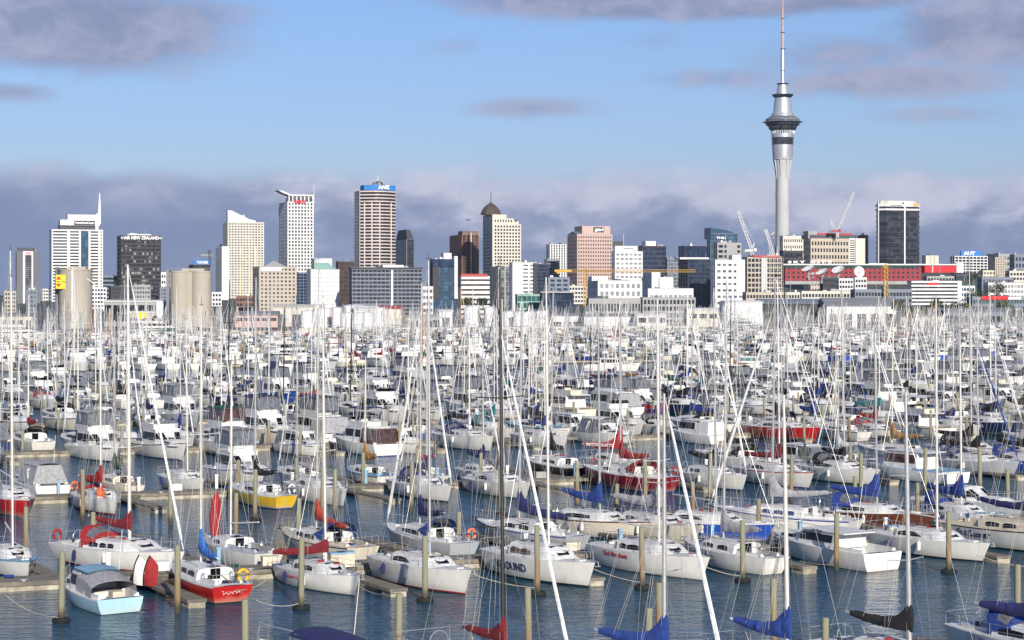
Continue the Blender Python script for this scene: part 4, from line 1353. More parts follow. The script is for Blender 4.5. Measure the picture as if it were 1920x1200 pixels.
def yacht_parts(sp, lod):
    """list of (name, mesh, material keys, index of the parent part or None, label or None)"""
    g = random.Random(sp.get('seed', 1))
    L = sp['L']
    B = sp.get('B', L * .31)
    fb, fs = sp.get('fb', .135 * L), sp.get('fs', .11 * L)
    h = Hull(L, B, fb, fs, sp.get('boh', .07 * L), sp.get('soh', .05 * L), sp.get('tr', .66))
    out = []
    def add(name, mb, mats, par=None, smooth=True, label=None):
        if isinstance(mats, str):
            mats = [mats]
        out.append((name, mb.mesh(name, len(mats), smooth) if isinstance(mb, MB) else mb, mats, par, label))
        return len(out) - 1
    hullm = ['hull', 'stripe', 'antifoul', 'gunwale', 'transom']
    ih = add('hull', h.mesh(lod), hullm)
    c0, c1 = sp.get('cp', (.07, .30))
    add('deck', h.deck(c0, c1, .50, .4, lod), ['deck'])
    # coachroof
    x0, x1 = (c1 + .005 - .5) * L, (sp.get('cabf', .74) - .5) * L
    ch = sp.get('ch', .46 + .013 * L)
    def cab_w(x):
        t = x / L + .5
        return min(h.hb(t) - .30, h.hb(.45) * .70)
    def zroof_f(f):   # f 0 aft .. 1 forward
        if sp.get('flush'):
            return 1 if f < .5 else 1 - .8 * (f - .5) / .5
        return 1 - .12 * f if f < .72 else (1 - .0864) * max(.02, 1 - ((f - .72) / .28) ** 1.5)
    def ring(f):
        x = x0 + (x1 - x0) * f
        t = x / L + .5
        w = max(.15, cab_w(x))
        zb = h.dz(t) - .03
        hh = ch * zroof_f(f)
        return x, w, zb, hh
    def crow(f):
        x, w, zb, hh = ring(f)
        k = .25 * hh * (1 if f > .9 else 0)
        p = [(w, 0), (.94 * w, .62), (.86 * w, .9), (.70 * w, 1.0), (.35 * w, 1.07), (0, 1.1)]
        pts = [(x, y, zb + q * hh) for y, q in p]
        return pts[::1] + [(x, -y, z) for x, y, z in pts[::-1][1:]]
    mb = MB()
    fs_ = [0, .12, .3, .5, .64, .72, .8, .88, .95, 1] if lod < 2 else [0, .3, .6, .8, 1]
    mb.loft([crow(f) for f in fs_], 0, False, False, True)
    aft = crow(0)
    mb.add(aft, [tuple(range(len(aft)))])
    ic = add('coachroof', mb, ['cabin'])
    if lod < 3:
        xx, w, zb, hh = ring(0)
        mb = MB().box(xx - .03, xx + .05, -.27, .27, zb + .02, zb + hh * .98)
        mb.box(xx, xx + .55, -.3, .3, zb + hh * 1.05, zb + hh * 1.05 + .05)
        add('companionway', mb, ['tinted window'], ic, False)
    def side_fn(sd):
        def fn(f, v):
            x, w, zb, hh = ring(f)
            p = Vector((x, sd * w * (1 - .06 * v), zb + .62 * hh * v * 1.35))
            return p, Vector((0, sd, .15)).normalized()
        return fn
    wins = sp.get('win', [(.08, .62)]) if lod < 2 else [(.05, .62)]
    for (a, b) in wins:
        for sd in (-1, 1):
            if lod >= 2 and sd == 1 and False:
                continue
            mb = MB()
            nn = 4 if lod < 2 else 2
            lo = (lambda q: .28 + .05 * q)
            hi = (lambda q, a=a, b=b: .86 - .30 * max(0, q - .6) - .14 * max(0, .12 - q) * 8)
            if sp.get('arch'):
                hi = lambda q: .36 + .56 * math.sin(math.pi * min(1, .12 + q * .88)) ** .6
            patch(mb, side_fn(sd), a, b, nn, lo, hi)
            add('window', mb, [sp.get('wcol', 'tinted window')], ic, False)
    if lod < 2:
        # hatch on the sloping front of the roof, and one on the foredeck
        f0 = .74
        x, w, zb, hh = ring(f0)
        xa, wa, za, ha = ring(.93)
        mb = MB()
        wq = w * .45
        mb.loft([[(x, -wq, zb + hh * 1.06 + .02), (x, wq, zb + hh * 1.06 + .02), (x, wq, zb + hh * 1.0), (x, -wq, zb + hh * 1.0)],
                 [(xa, -wq * .8, za + ha * 1.06 + .04), (xa, wq * .8, za + ha * 1.06 + .04), (xa, wq * .8, za + ha * .9), (xa, -wq * .8, za + ha * .9)]], 0, True, True, True)
        add('hatch', mb, ['tinted window'], ic, False)
        t = .86
        mb = MB().box((t - .5) * L - .22, (t - .5) * L + .22, -.2, .2, h.dz(t), h.dz(t) + .09)
        add('hatch', mb, ['cabin'], None, False)
    # spars
    mx = sp.get('mx', .06) * L
    zd = ring(min(1, max(0, (mx - x0) / (x1 - x0))))
    zt0 = zd[2] + zd[3]
    mh = sp.get('mh', 1.3 * L)
    rk = sp.get('rake', .012) * mh
    mr_ = sp.get('mr', .046 + .0020 * L) + (.004 if lod >= 2 else 0)
    def mp(z):
        return Vector((mx - rk * (z - zt0) / (mh - zt0), 0, z))
    n_m = 8 if lod < 2 else 5
    im = add('mast', MB().tube([mp(zt0 - .1), mp(zt0 + (mh - zt0) * .7), mp(mh)], [mr_, mr_, mr_ * .6], n_m), ['mast'])
    if lod < 2:
        mb = MB().tube([mp(mh), mp(mh) + Vector((.0, 0, .5))], .012, 4)
        mb.tube([mp(mh) + Vector((-.35, 0, .12)), mp(mh) + Vector((.35, 0, .12))], .012, 4)
        add('masthead_vane', mb, ['plastic dark'], im, False)
    wr = .008 if lod == 0 else (.010 if lod == 1 else .013)
    hf = sp.get('hf', g.choice([.86, .9, 1.0, 1.0]))
    tipx = (1 - .5) * L
    bow = Vector((tipx - .12, 0, h.dz(1) + .08))
    hd = mp(mh * hf - .05)
    furl = sp.get('furl')
    if furl:
        pts = [bow + (hd - bow) * q for q in (0, .03, .05, .2, .5, .85, .95, 1)]
        r0 = sp.get('fr', .062)
        add('furled_headsail', MB().tube(pts, [.03, .03, r0 * 1.25, r0 * 1.15, r0, r0 * .6, .02, .01], 6), ['furl'])
    else:
        add('forestay', MB().tube([bow, hd], wr, 4), ['steel wire'])
    stern = Vector((-.5 * L + .08, 0, h.dz(0) + .05))
    add('backstay', MB().tube([mp(mh - .03), stern], wr, 4), ['steel wire'])
    nsp = 1 if L < 9.5 else 2
    tm_ = mx / L + .5
    hbm = h.hb(tm_) - .12
    zdk = h.dz(tm_)
    for sd in (-1, 1):
        tips = []
        for k in range(nsp):
            zz = zt0 + (mh - zt0) * (k + 1) / (nsp + 1)
            w = hbm * (.72 - .12 * k)
            tips.append(Vector((mx - rk * .6 - .12, sd * w, zz + .06)))
            add('spreader', MB().tube([mp(zz), tips[-1]], .022 if lod < 2 else .03, 4), ['mast'], im)
        cp = Vector((mx - .1, sd * hbm, zdk))
        if lod < 3:
            add('shroud', MB().tube([cp] + tips + [mp(mh * hf)], wr, 3), ['steel wire'], im)
        if lod < 2:
            add('lower_shroud', MB().tube([cp + Vector((-.3, 0, 0)), mp(zt0 + (mh - zt0) / (nsp + 1) - .1)], wr, 3), ['steel wire'], im)
    # boom and sail cover
    E = sp.get('E', .36 * L)
    zb_ = zt0 + sp.get('bz', .75)
    ba = R(sp.get('ba', g.uniform(-9, 9)))
    lift = sp.get('lift', g.uniform(-.02, .12))
    def bp_(d, dz=0, dy=0):
        c, s_ = math.cos(ba), math.sin(ba)
        return Vector((mx - d * c - dy * s_, d * s_ - dy * c, zb_ + lift * d + dz))
    ib = add('boom', MB().tube([bp_(mr_), bp_(E)], .05, 6), ['mast'])
    if sp.get('cover'):
        big = sp.get('big', 1.0)
        mb = MB()
        rings = []
        NS = 14 if lod < 2 else 7
        for i in range(NS + 1):
            q = i / NS
            d = -.16 + (E + .0) * q * .98
            top = (.24 + sp.get('hump', 1.05) * math.exp(-max(0, d) / (.36 * big)) - .08 * q) * big
            bot = (-.14 - .10 * math.exp(-max(0, d) / .4) + .03 * q) * big
            wd = (.15 * (1 - .45 * q) + .05 * math.exp(-max(0, d) / .3)) * big
            if i == 0:
                top *= .75
                wd *= .5
            if i == NS:
                top *= .6
                wd *= .6
            top *= 1 + .10 * math.sin(i * 2.1 + L) * (q > .15)
            wob = .05 * big * math.sin(i * 2.4 + g.random())
            sag = -.10 * math.sin(math.pi * q) * big
            row = []
            K = 10 if lod < 2 else 6
            for k in range(K):
                an = 2 * math.pi * k / K
                cy, cz = math.cos(an), math.sin(an)
                zc = (top + bot) / 2
                zz = zc + cz * (top - bot) / 2
                taper = 1 if zz < .25 else max(.45, 1 - (zz - .25) * .6)
                row.append(bp_(d, zz + sag * (1 - .5 * cz), cy * wd * taper * (1 + .26 * g.uniform(-1, 1)) + wob * .7))
            rings.append(row)
        mb.loft(rings, 0, True, True, True)
        add('sail_cover', mb, ['cover'], ib, True)
    if sp.get('covertext'):
        me = text_mesh(sp['covertext'], .36, .004, 0, 1.0, .012)
        xs_ = [v.co.x for v in me.vertices]
        half = (max(xs_) - min(xs_)) / 2
        for v in me.vertices:
            v.co = bp_(E * .5 - (v.co.x - (max(xs_) + min(xs_)) / 2) * 1.35 / half, v.co.y - .12, .34 + v.co.z)
        add('lettering', me, ['canvas white'], ib, False)
    if sp.get('dodger'):
        mb = MB()
        xa = x0 - .55
        rows = []
        for q in range(6):
            u = q / 5
            x = xa + (1.55) * u
            fcl = min(.999, max(0, (x - x0) / (x1 - x0)))
            w = cab_w(max(x, x0)) * .98
            zr = h.dz(.4)
            hh = (ch + .62) * (1 - u ** 2.2) + ch * 1.05 * u ** 2.2
            row = []
            for k in range(9):
                an = math.pi * k / 8
                row.append((x + .25 * (1 - math.sin(an)), w * math.cos(an) * (1.0), zr + .05 + (hh - .05) * math.sin(an) ** .55))
            rows.append(row)
        mb.loft(rows)
        # clear panels at the front
        nf = 8
        mb.m = [1 if (i // nf) in (2, 3) and (i % nf) in (1, 2, 3, 4, 5, 6) else 0 for i in range(len(mb.f))]
        add('dodger', mb, ['dodger', 'clear vinyl'], None, True)
    if lod < 2:
        # rails
        def rail(t0, t1, n, zr=.58):
            pl, pr = [], []
            for i in range(n + 1):
                t = t0 + (t1 - t0) * i / n
                y = h.hb(t) - .06
                pl.append(Vector(((t - .5) * L, y, h.dz(t) + zr)))
                pr.append(Vector(((t - .5) * L, -y, h.dz(t) + zr)))
            return pl, pr
        rr = .014 if lod == 0 else .018
        pl, pr = rail(.88, .985, 3)
        tip = Vector((.5 * L + .05, 0, h.dz(1) + .62))
        mb = MB().tube(pl + [tip] + pr[::-1], rr, 4)
        for q in (pl[0], pr[0], pl[2], pr[2]):
            mb.tube([q, Vector((q.x, q.y, q.z - .58))], rr, 4)
        add('pulpit', mb, ['steel rail'])
        pl, pr = rail(.12, .01, 3)
        mb = MB().tube(pl + pr[::-1], rr, 4)
        for q in (pl[0], pr[0], pl[-1], pr[-1]):
            mb.tube([q, Vector((q.x, q.y, q.z - .58))], rr, 4)
        add('pushpit', mb, ['steel rail'])
        for sd in (0, 1):
            mb = MB()
            line = rail(.12, .88, 7)[sd]
            mb.tube(line, wr, 3)
            mb.tube([q - Vector((0, 0, .28)) for q in line], wr, 3)
            for q in line[1:-1]:
                mb.tube([q, q - Vector((0, 0, .58))], rr * .8, 4)
            add('lifeline', mb, ['steel rail'])
    if sp.get('buoy') and lod < 3:
        rings = []
        n = 12
        xs = -.5 * L + .25
        cy, cz = -.55 * h.hb(.03), h.dz(0) + .45
        pts = []
        for k in range(n + 1):
            an = R(-55) + R(290) * k / n
            pts.append(Vector((xs, cy + .26 * math.cos(an), cz + .30 * math.sin(an))))
        add('lifebuoy', MB().tube(pts, .085, 6), [sp['buoy']])
    if sp.get('outboard'):
        xs = -.5 * L
        mb = MB()
        mb.loft([[(xs - .42, -.11, .62 * fs), (xs - .42, .11, .62 * fs), (xs - .02, .13, .62 * fs), (xs - .02, -.13, .62 * fs)],
                 [(xs - .46, -.14, fs), (xs - .46, .14, fs), (xs - .05, .16, fs), (xs - .05, -.16, fs)],
                 [(xs - .38, -.09, fs + .28), (xs - .38, .09, fs + .28), (xs - .12, .1, fs + .32), (xs - .12, -.1, fs + .32)]], 0, True, True, True)
        mb.box(xs - .28, xs - .16, -.05, .05, -.2, .62 * fs)
        add('outboard', mb, ['white gelcoat' if sp['outboard'] == 'w' else 'plastic dark'], None, False)
    if sp.get('roll') and lod < 2:      # sail bag standing on the foredeck
        xx = .30 * L
        z0 = h.dz(.8)
        mb = MB().tube([(xx, 0, z0), (xx - .05, .03, z0 + .5), (xx - .15, .06, z0 + 1.4), (xx - .22, .02, z0 + 2.3), (xx - .28, 0, z0 + 2.8)], [.20, .30, .36, .28, .06], 8)
        add('sail_bag', mb, [sp['roll']])
    if lod < 2:
        steel = 'steel rail'
        add('topping_lift', MB().tube([mp(mh - .05), bp_(E)], wr * .8, 3), ['steel wire'], ib)
        add('mainsheet', MB().tube([bp_(E * .8), Vector((bp_(E * .8).x - .1, 0, h.dz(.15)))], wr * 1.5, 3), ['rope'], ib)
        for sd in (-1, 1):
            add('halyard', MB().tube([mp(zt0 + .3) + Vector((.02, sd * .16, 0)), mp(mh * .97) + Vector((0, sd * .03, 0))], wr * .8, 3), ['rope'], im)
            if sp.get('cover'):
                top_ = mp(zt0 + (mh - zt0) * .62)
                add('lazy_jack', MB().tube([top_, bp_(E * .3, 0, sd * .14)], wr * .7, 3).tube([top_, bp_(E * .7, 0, sd * .12)], wr * .7, 3), ['rope'], ib)
        for sd in (-1, 1):
            for tt in (.18, .27):
                add('winch', MB().lathe([(.09, h.dz(tt) + .18), (.07, h.dz(tt) + .24), (.09, h.dz(tt) + .36), (.04, h.dz(tt) + .38)], 8, 0, (tt - .5) * L, sd * (.5 * h.hb(tt) + .05)), ['plastic dark' if tt < .2 else steel])
            f0, f1 = ring(.15), ring(.66)
            add('handrail', MB().tube([(f0[0], sd * f0[1] * .72, f0[2] + f0[3] * 1.05), (f0[0] + .1, sd * f0[1] * .72, f0[2] + f0[3] * 1.05 + .1), (f1[0] - .1, sd * f1[1] * .72, f1[2] + f1[3] * 1.05 + .1), (f1[0], sd * f1[1] * .72, f1[2] + f1[3] * 1.05)], .018, 4), ['teak'], ic)
        if L > 9.3:
            n = 12
            add('steering_wheel', MB().tube([Vector(((.13 - .5) * L, .42 * math.cos(2 * math.pi * k / n), h.dz(.1) + .35 + .42 * math.sin(2 * math.pi * k / n))) for k in range(n + 1)], .02, 4), [steel])
        else:
            add('tiller', MB().tube([(-.46 * L, 0, h.dz(0) + .1), (-.32 * L, .1, h.dz(0) + .35)], .03, 5), ['teak'])
        for k in range(3):       # coils of line, a bucket, bags lying about
            xx, yy = g.uniform(-.1, .34) * L, g.uniform(-.5, .5)
            tt = xx / L + .5
            zz = (h.dz(tt) + .03) if tt > .76 else None
            if zz is None:
                fr = min(.95, max(.05, (xx - x0) / (x1 - x0)))
                r_ = ring(fr)
                zz = r_[2] + r_[3] * 1.06
                yy *= .8 * r_[1]
            else:
                yy *= h.hb(tt) * .6
            add('rope_coil', MB().tube([(xx + .16 * math.cos(a), yy + .16 * math.sin(a), zz + .03 + .004 * a) for a in [i * .8 for i in range(17)]], .022, 4), [g.choice(['rope', 'canvas navy', 'canvas red', 'plastic dark', 'rope'])])
        xx = (c0 + (c1 - c0) * g.uniform(.3, .8) - .5) * L
        add('cushion', MB().box(xx - .35, xx + .35, -.42 * h.hb(.2), -.18 * h.hb(.2), h.dz(.15) - .18, h.dz(.15) - .05), [g.choice(['canvas navy', 'canvas grey', 'teak', 'canvas blue', 'plastic dark'])])
        add('anchor', MB().tube([(.5 * L - .5, .06, h.dz(1) + .1), (.5 * L + .16, .06, h.dz(1) + .06), (.5 * L + .2, .06, h.dz(1) - .2)], .03, 5).tube([(.5 * L + .1, -.1, h.dz(1) - .18), (.5 * L + .22, .2, h.dz(1) - .18)], .03, 4), [g.choice(['plastic dark', steel])])
    if sp.get('fender', lod < 2) and not sp.get('text'):
        for i, t in enumerate((.3, .55)):
            y = -(h.hb(t) + .1)
            x = (t - .5) * L
            z = h.dz(t) - .35
            mb = MB().tube([(x, y, z - .32), (x, y, z - .26), (x, y, z + .2), (x, y, z + .28)], [.03, .11, .11, .03], 7)
            mb.tube([(x, y, z + .28), (x, y + .1, z + .42)], .01, 3)
            add('fender', mb, ['white gelcoat' if i else 'canvas navy'])
    if sp.get('squiggle'):     # a flowing name too small to read: a painted pen stroke
        where, x_, z_, wd_, col = sp['squiggle']
        pts = []
        for i in range(34):
            q = i / 33
            u_, w_ = (q - .5) * wd_ + .05 * math.sin(q * 40), .07 * math.sin(q * 31 + 1) * (1.5 if q < .15 else 1)
            if where == 'side':
                xx = x_ + u_
                pts.append(Vector((xx, -(h.p(xx / L + .5, z_ + w_)[1] + .01), z_ + w_)))
            else:
                zz = z_ + w_
                pts.append(Vector((h.p(0, zz)[0] - .012, -u_, zz)))
        add('lettering', MB().tube(pts, .016, 4), [col])
    if sp.get('text'):
        txt, size, xc, zc, col, shear = sp['text']
        me = text_mesh(txt, size, .006, shear, 1.05, .012 if size > .4 else .004)
        for v in me.vertices:
            x = xc + v.co.x
            z = zc + v.co.y
            t = x / L + .5
            y = h.p(t, z, 1)[1]
            v.co = (x, -(y + .012 + v.co.z), z)
        add('lettering', me, [col])
    return out


def motor_parts(sp, lod):
    g = random.Random(sp.get('seed', 1))
    L = sp['L']
    style = sp.get('style', 'sedan')
    B = sp.get('B', .34 * L if L < 11 else .31 * L)
    fb, fs = sp.get('fb', .165 * L), sp.get('fs', .11 * L)
    h = Hull(L, B, fb, fs, sp.get('boh', .10 * L), 0.0, sp.get('tr', .88), .40, 2.5, .16)
    out = []
    def add(name, mb, mats, par=None, smooth=False, label=None):
        if isinstance(mats, str):
            mats = [mats]
        out.append((name, mb.mesh(name, len(mats), smooth) if isinstance(mb, MB) else mb, mats, par, label))
        return len(out) - 1
    add('hull', h.mesh(lod), ['hull', 'stripe', 'antifoul', 'gunwale', 'transom'], None, True)
    c1 = sp.get('c1', .30)
    add('deck', h.deck(.03, c1, .78, .55, lod), ['deck'], None, True)
    def sup(name, x0, x1, x2, w0, wt, zb, zt, wins=3, screens=3, v0=.38, v1=.88, col='cabin', par=None, back=.06):
        mb = MB()
        xm = x1 + (x2 - x1) * .0
        a = [(x0, w0, zb), (x0 + back * (zt - zb), wt, zt), (x1, wt * .97, zt), (x2, w0 * .62, zb)]
        # roof with a slight crown
        vs = [(x0, w0, zb), (x0, -w0, zb), (x0 + back, wt, zt), (x0 + back, -wt, zt), (x1, wt * .94, zt), (x1, -wt * .94, zt),
              (x2, w0 * .60, zb), (x2, -w0 * .60, zb), (x1 + (x2 - x1) * .25, w0 * .985, zb), (x1 + (x2 - x1) * .25, -w0 * .985, zb), ((x0 + x1) / 2, 0, zt + .07), (x0 + back, 0, zt + .04), (x1, 0, zt + .04)]
        fs2 = [(0, 1, 3, 11, 2), (0, 2, 4, 8), (1, 9, 5, 3), (8, 4, 6), (9, 7, 5), (4, 12, 5, 7, 6), (2, 11, 10), (11, 3, 10), (3, 5, 10), (5, 12, 10), (12, 4, 10), (4, 2, 10)]
        mb.add(vs, fs2)
        i0 = add(name, mb, [col], par, False)
        def pt(x, v, sd):
            return Vector((x, sd * (w0 + (wt - w0) * v), zb + (zt - zb) * v))
        glass = sp.get('wcol', 'tinted window')
        xs_end = lambda v: x1 + (x2 - x1) * .25 * (1 - v) - .06
        for sd in (-1, 1):
            nw = wins
            for i in range(nw):
                def xx(q, v):
                    return x0 + .18 + (xs_end(v) - x0 - .18) * q
                g0, g1 = i / nw + .012, (i + 1) / nw - .012
                nv = Vector((0, sd, .1)).normalized() * .014
                q = [pt(xx(g0, v0), v0, sd), pt(xx(g1, v0), v0, sd), pt(xx(g1, v1), v1, sd), pt(xx(g0, v1), v1, sd)]
                mb = MB().loft([[p + nv for p in q], [p - nv * 1.5 for p in q]], 0, True, True, True)
                add('window', mb, [glass], i0)
        if screens:
            A, Bq = Vector((x1, wt * .94, zt)), Vector((x1, -wt * .94, zt))
            Cq, Dq = Vector((x2, w0 * .6, zb)), Vector((x2, -w0 * .6, zb))
            nv = (Bq - A).cross(Cq - A).normalized()
            if nv.x < 0:
                nv = -nv
            for i in range(screens):
                a0, a1 = i / screens + .03, (i + 1) / screens - .03
                lo, hi = 1 - v1, 1 - v0 + .05
                def qq(a, b):
                    top = A + (Bq - A) * a
                    bot = Cq + (Dq - Cq) * a
                    return top + (bot - top) * b
                q = [qq(a0, lo), qq(a1, lo), qq(a1, hi), qq(a0, hi)]
                mb = MB().loft([[p + nv * .016 for p in q], [p - nv * .02 for p in q]], 0, True, True, True)
                add('windscreen', mb, [glass], i0)
            # side quarter panes
            for sd in (-1, 1):
                a = Vector((x1, sd * wt * .94, zt))
                b = Vector((x1 + (x2 - x1) * .25, sd * w0 * .985, zb))
                c = Vector((x2, sd * w0 * .6, zb))
                cen = (a + b + c) / 3
                nv = (b - a).cross(c - a).normalized()
                if nv.y * sd < 0:
                    nv = -nv
                top = a + (b - a) * .16
                q = [a + (b - a) * .15 + (c - a) * .03, a + (b - a) * .56, a + (c - a) * .56, a + (c - a) * .18]
                mb = MB().loft([[p + nv * .016 for p in q], [p - nv * .02 for p in q]], 0, True, True, True)
                add('windscreen', mb, [glass], i0)
        return i0
    def canopy(x0, x1, w, z, col, hh=.12, posts=True, zb=0):
        mb = MB()
        rows = []
        for i in range(6):
            q = i / 5
            x = x0 + (x1 - x0) * q
            row = []
            for k in range(7):
                u = -1 + 2 * k / 6
                row.append((x, w * u, z + hh * (1 - u * u) + .05 * math.sin(math.pi * q) - (.18 if abs(u) == 1 else 0) * .5))
            rows.append(row)
        mb.loft(rows)
        mb.loft([[(x, y, zz - .03) for x, y, zz in r] for r in rows])
        i0 = add('canopy', mb, [col], None, True)
        if posts:
            for xx in (x0 + .1, x1 - .1):
                mb = MB().tube([(xx, w * .96, zb), (xx, w * .98, z - .1), (xx, 0, z + hh - .06), (xx, -w * .98, z - .1), (xx, -w * .96, zb)], .02, 5)
                add('canopy_frame', mb, ['steel rail'], i0)
        return i0
    def enclosure(x0, x1, x1b, w0, w1, zb, zt, col='clear vinyl'):
        mb = MB()
        mb.add([(x0, w0, zb), (x0, -w0, zb), (x0 + .2, w1, zt), (x0 + .2, -w1, zt), (x1, w1, zt), (x1, -w1, zt), (x1b, w0, zb), (x1b, -w0, zb)],
               [(0, 1, 3, 2), (0, 2, 4, 6), (1, 7, 5, 3), (4, 5, 7, 6), (2, 3, 5, 4)])
        return add('cockpit_enclosure', mb, [col])
    zc = h.dz(.45) - .05
    wd = h.hb(.45) * .80
    if style == 'cuddy':            # small cuddy cabin, open cockpit under a canvas tent
        sup('cabin', (.45 - .5) * L, (.62 - .5) * L, (.70 - .5) * L, wd, wd * .82, zc, zc + .95, 2, 2, .35, .85)
        sup('cuddy', (.66 - .5) * L, (.78 - .5) * L, (.90 - .5) * L, wd * .85, wd * .62, zc, zc + .5, 1, 0, .35, .75)
        mb = MB()
        rows = []
        zt = zc + 1.12
        for x, w, z in (((.30 - .5) * L, wd * .8, zt - .05), ((.47 - .5) * L, wd * .86, zt), ((.60 - .5) * L, wd * .8, zt - .02)):
            rows.append([(x, w * u, z + .1 * (1 - u * u)) for u in (-1, -.5, 0, .5, 1)])
        mb.loft(rows)
        mb.loft([[(x, y, z - .06) for x, y, z in r] for r in rows])
        add('roof', mb, [sp.get('roofcol', 'deck')], None, True)
        mb = MB()
        rows = []
        for x, w, z in (((.04 - .5) * L, h.hb(.04) * .96, h.dz(.04) + .25), ((.12 - .5) * L, h.hb(.1) * .98, h.dz(.1) + .75), ((.32 - .5) * L, wd * 1.05, zt + .02), ((.48 - .5) * L, wd * 1.0, zt + .05)):
            rows.append([(x, w * math.cos(math.pi * k / 8), h.dz(.2) - .02 + (z - h.dz(.2) + .02) * math.sin(math.pi * k / 8) ** .45) for k in range(9)])
        rows = rows[1:]
        mb.loft(rows)
        add('cockpit_cover', mb, [sp.get('canvas', 'canvas grey')], None, True)
        if lod < 2:
            add('cool_box', MB().box(-.45 * L, -.36 * L, -.35, .25, h.dz(0) - .3, h.dz(0) + .28), ['deck cream'])
    elif style == 'sedan':
        zt = zc + sp.get('hh', .85 + .05 * L)
        i0 = sup('cabin', (c1 - .02 - .5) * L, (.58 - .5) * L, (.72 - .5) * L, wd, wd * .86, zc, zt, 3, 3)
        mb = MB().box((c1 - .10 - .5) * L, (.585 - .5) * L, -wd * .9, wd * .9, zt + .03, zt + .10)
        add('roof', mb, ['cabin'])
        sup('foredeck_cabin', (.66 - .5) * L, (.80 - .5) * L, (.92 - .5) * L, wd * .8, wd * .55, h.dz(.75) - .1, h.dz(.75) + .32, 2, 0, .4, .8)
        if sp.get('canvas'):
            enclosure((.04 - .5) * L, (c1 - .04 - .5) * L, (c1 - .02 - .5) * L, h.hb(.1) * .9, wd * .82, h.dz(.1), zt, sp['canvas'])
    elif style in ('flybridge', 'big'):
        zt = zc + 1.15 + .035 * L
        if style == 'big':
            sup('lower_cabin', (.20 - .5) * L, (.72 - .5) * L, (.86 - .5) * L, wd * 1.05, wd * .95, zc - .1, zc + 1.0, 5, 0, .35, .8)
        z1 = zc + (.95 if style == 'big' else 0)
        zt = z1 + 1.2 + .02 * L
        i0 = sup('cabin', (c1 - .03 - .5) * L, (.56 - .5) * L, (.72 - .5) * L, wd * .98, wd * .86, z1, zt, 3 if style != 'big' else 5, 3, .36, .86)
        sup('foredeck_cabin', (.66 - .5) * L, (.82 - .5) * L, (.93 - .5) * L, wd * .8, wd * .5, h.dz(.75) - .1, h.dz(.75) + .35, 1, 0, .4, .75)
        # flybridge deck with coaming
        wf = wd * .84
        xa, xb = (c1 - .12 - .5) * L, (.56 - .5) * L
        mb = MB().box(xa - .2, xb, -wf, wf, zt + .02, zt + .12)
        add('flybridge_deck', mb, ['cabin'])
        mb = MB()
        pts = [(xa + .3, wf), (xb - .5, wf * .97), (xb - .1, wf * .6), (xb, 0), (xb - .1, -wf * .6), (xb - .5, -wf * .97), (xa + .3, -wf)]
        rows = [[(x, y, zt + .10) for x, y in pts], [(x + .10, y * 1.03, zt + .62) for x, y in pts], [(x + .04, y * .97, zt + .62) for x, y in pts], [(x - .06, y * .93, zt + .12) for x, y in pts]]
        mb.loft(rows)
        ic = add('flybridge_coaming', mb, ['cabin'])
        mb = MB()
        pts2 = pts[1:-1]
        rows = [[(x + .08, y * 1.0, zt + .62) for x, y in pts2], [(x - .10, y * .93, zt + .95) for x, y in pts2], [(x - .12, y * .91, zt + .95) for x, y in pts2], [(x + .05, y * .96, zt + .62) for x, y in pts2]]
        mb.loft(rows)
        add('windscreen', mb, ['tinted window' if not sp.get('canvas') else 'clear vinyl'], ic)
        add('bench_seat', MB().box(xa + .9, xa + 1.3, -wf * .6, wf * .6, zt + .12, zt + .55), ['deck'], ic)
        add('helm_seat', MB().box(xb - 1.2, xb - .8, -.5, .3, zt + .12, zt + .8), ['deck'], ic)
        if sp.get('canopy'):
            if sp.get('canvas'):
                enclosure(xa + .3, xb - .35, xb - .05, wf * .98, wf * .9, zt + .6, zt + 1.85, sp['canvas'])
            canopy(xa + .2, xb - .1, wf, zt + 1.9, sp['canopy'], .1, True, zt + .55)
        if sp.get('cockpit_canvas'):
            enclosure((.04 - .5) * L, (c1 - .04 - .5) * L, (c1 - .02 - .5) * L, h.hb(.1) * .92, wd * .9, h.dz(.1), zt, sp['cockpit_canvas'])
    elif style == 'express':
        zt = zc + .75
        sup('cabin', (.42 - .5) * L, (.52 - .5) * L, (.70 - .5) * L, wd * .95, wd * .74, zc, zt + .35, 2, 3, .35, .88)
        sup('foredeck_cabin', (.60 - .5) * L, (.80 - .5) * L, (.93 - .5) * L, wd * .82, wd * .5, h.dz(.72) - .1, h.dz(.72) + .30, 1, 0, .4, .75)
        zz = zt + 1.15
        mb = MB().tube([((.22 - .5) * L, wd, zc), ((.28 - .5) * L, wd * .92, zz - (.75 if sp.get('canopy') else 0)), ((.28 - .5) * L, -wd * .92, zz - (.75 if sp.get('canopy') else 0)), ((.22 - .5) * L, -wd, zc)], .09, 6)
        add('radar_arch', mb, ['cabin'])
        if sp.get('canopy'):
            enclosure((.08 - .5) * L, (.46 - .5) * L, (.52 - .5) * L, h.hb(.12) * .92, wd * .72, h.dz(.12) + .1, zz - .35, sp.get('canvas', 'clear vinyl'))
            canopy((.12 - .5) * L, (.50 - .5) * L, wd * .78, zz - .33, sp['canopy'], .12, False)
    elif style == 'trawler':
        zt = zc + 2.1
        sup('wheelhouse', (.48 - .5) * L, (.68 - .5) * L, (.70 - .5) * L, wd * .8, wd * .78, zc, zt, 2, 4, .5, .85)
        add('roof', MB().box((.45 - .5) * L, (.705 - .5) * L, -wd * .86, wd * .86, zt + .05, zt + .13), ['cabin'])
        sup('aft_cabin', (.20 - .5) * L, (.47 - .5) * L, (.475 - .5) * L, wd * .8, wd * .76, zc, zc + 1.2, 3, 0, .4, .8)
        add('mast', MB().tube([((.46 - .5) * L, 0, zt), ((.455 - .5) * L, 0, zt + .45 * L)], .07, 6), ['mast'])
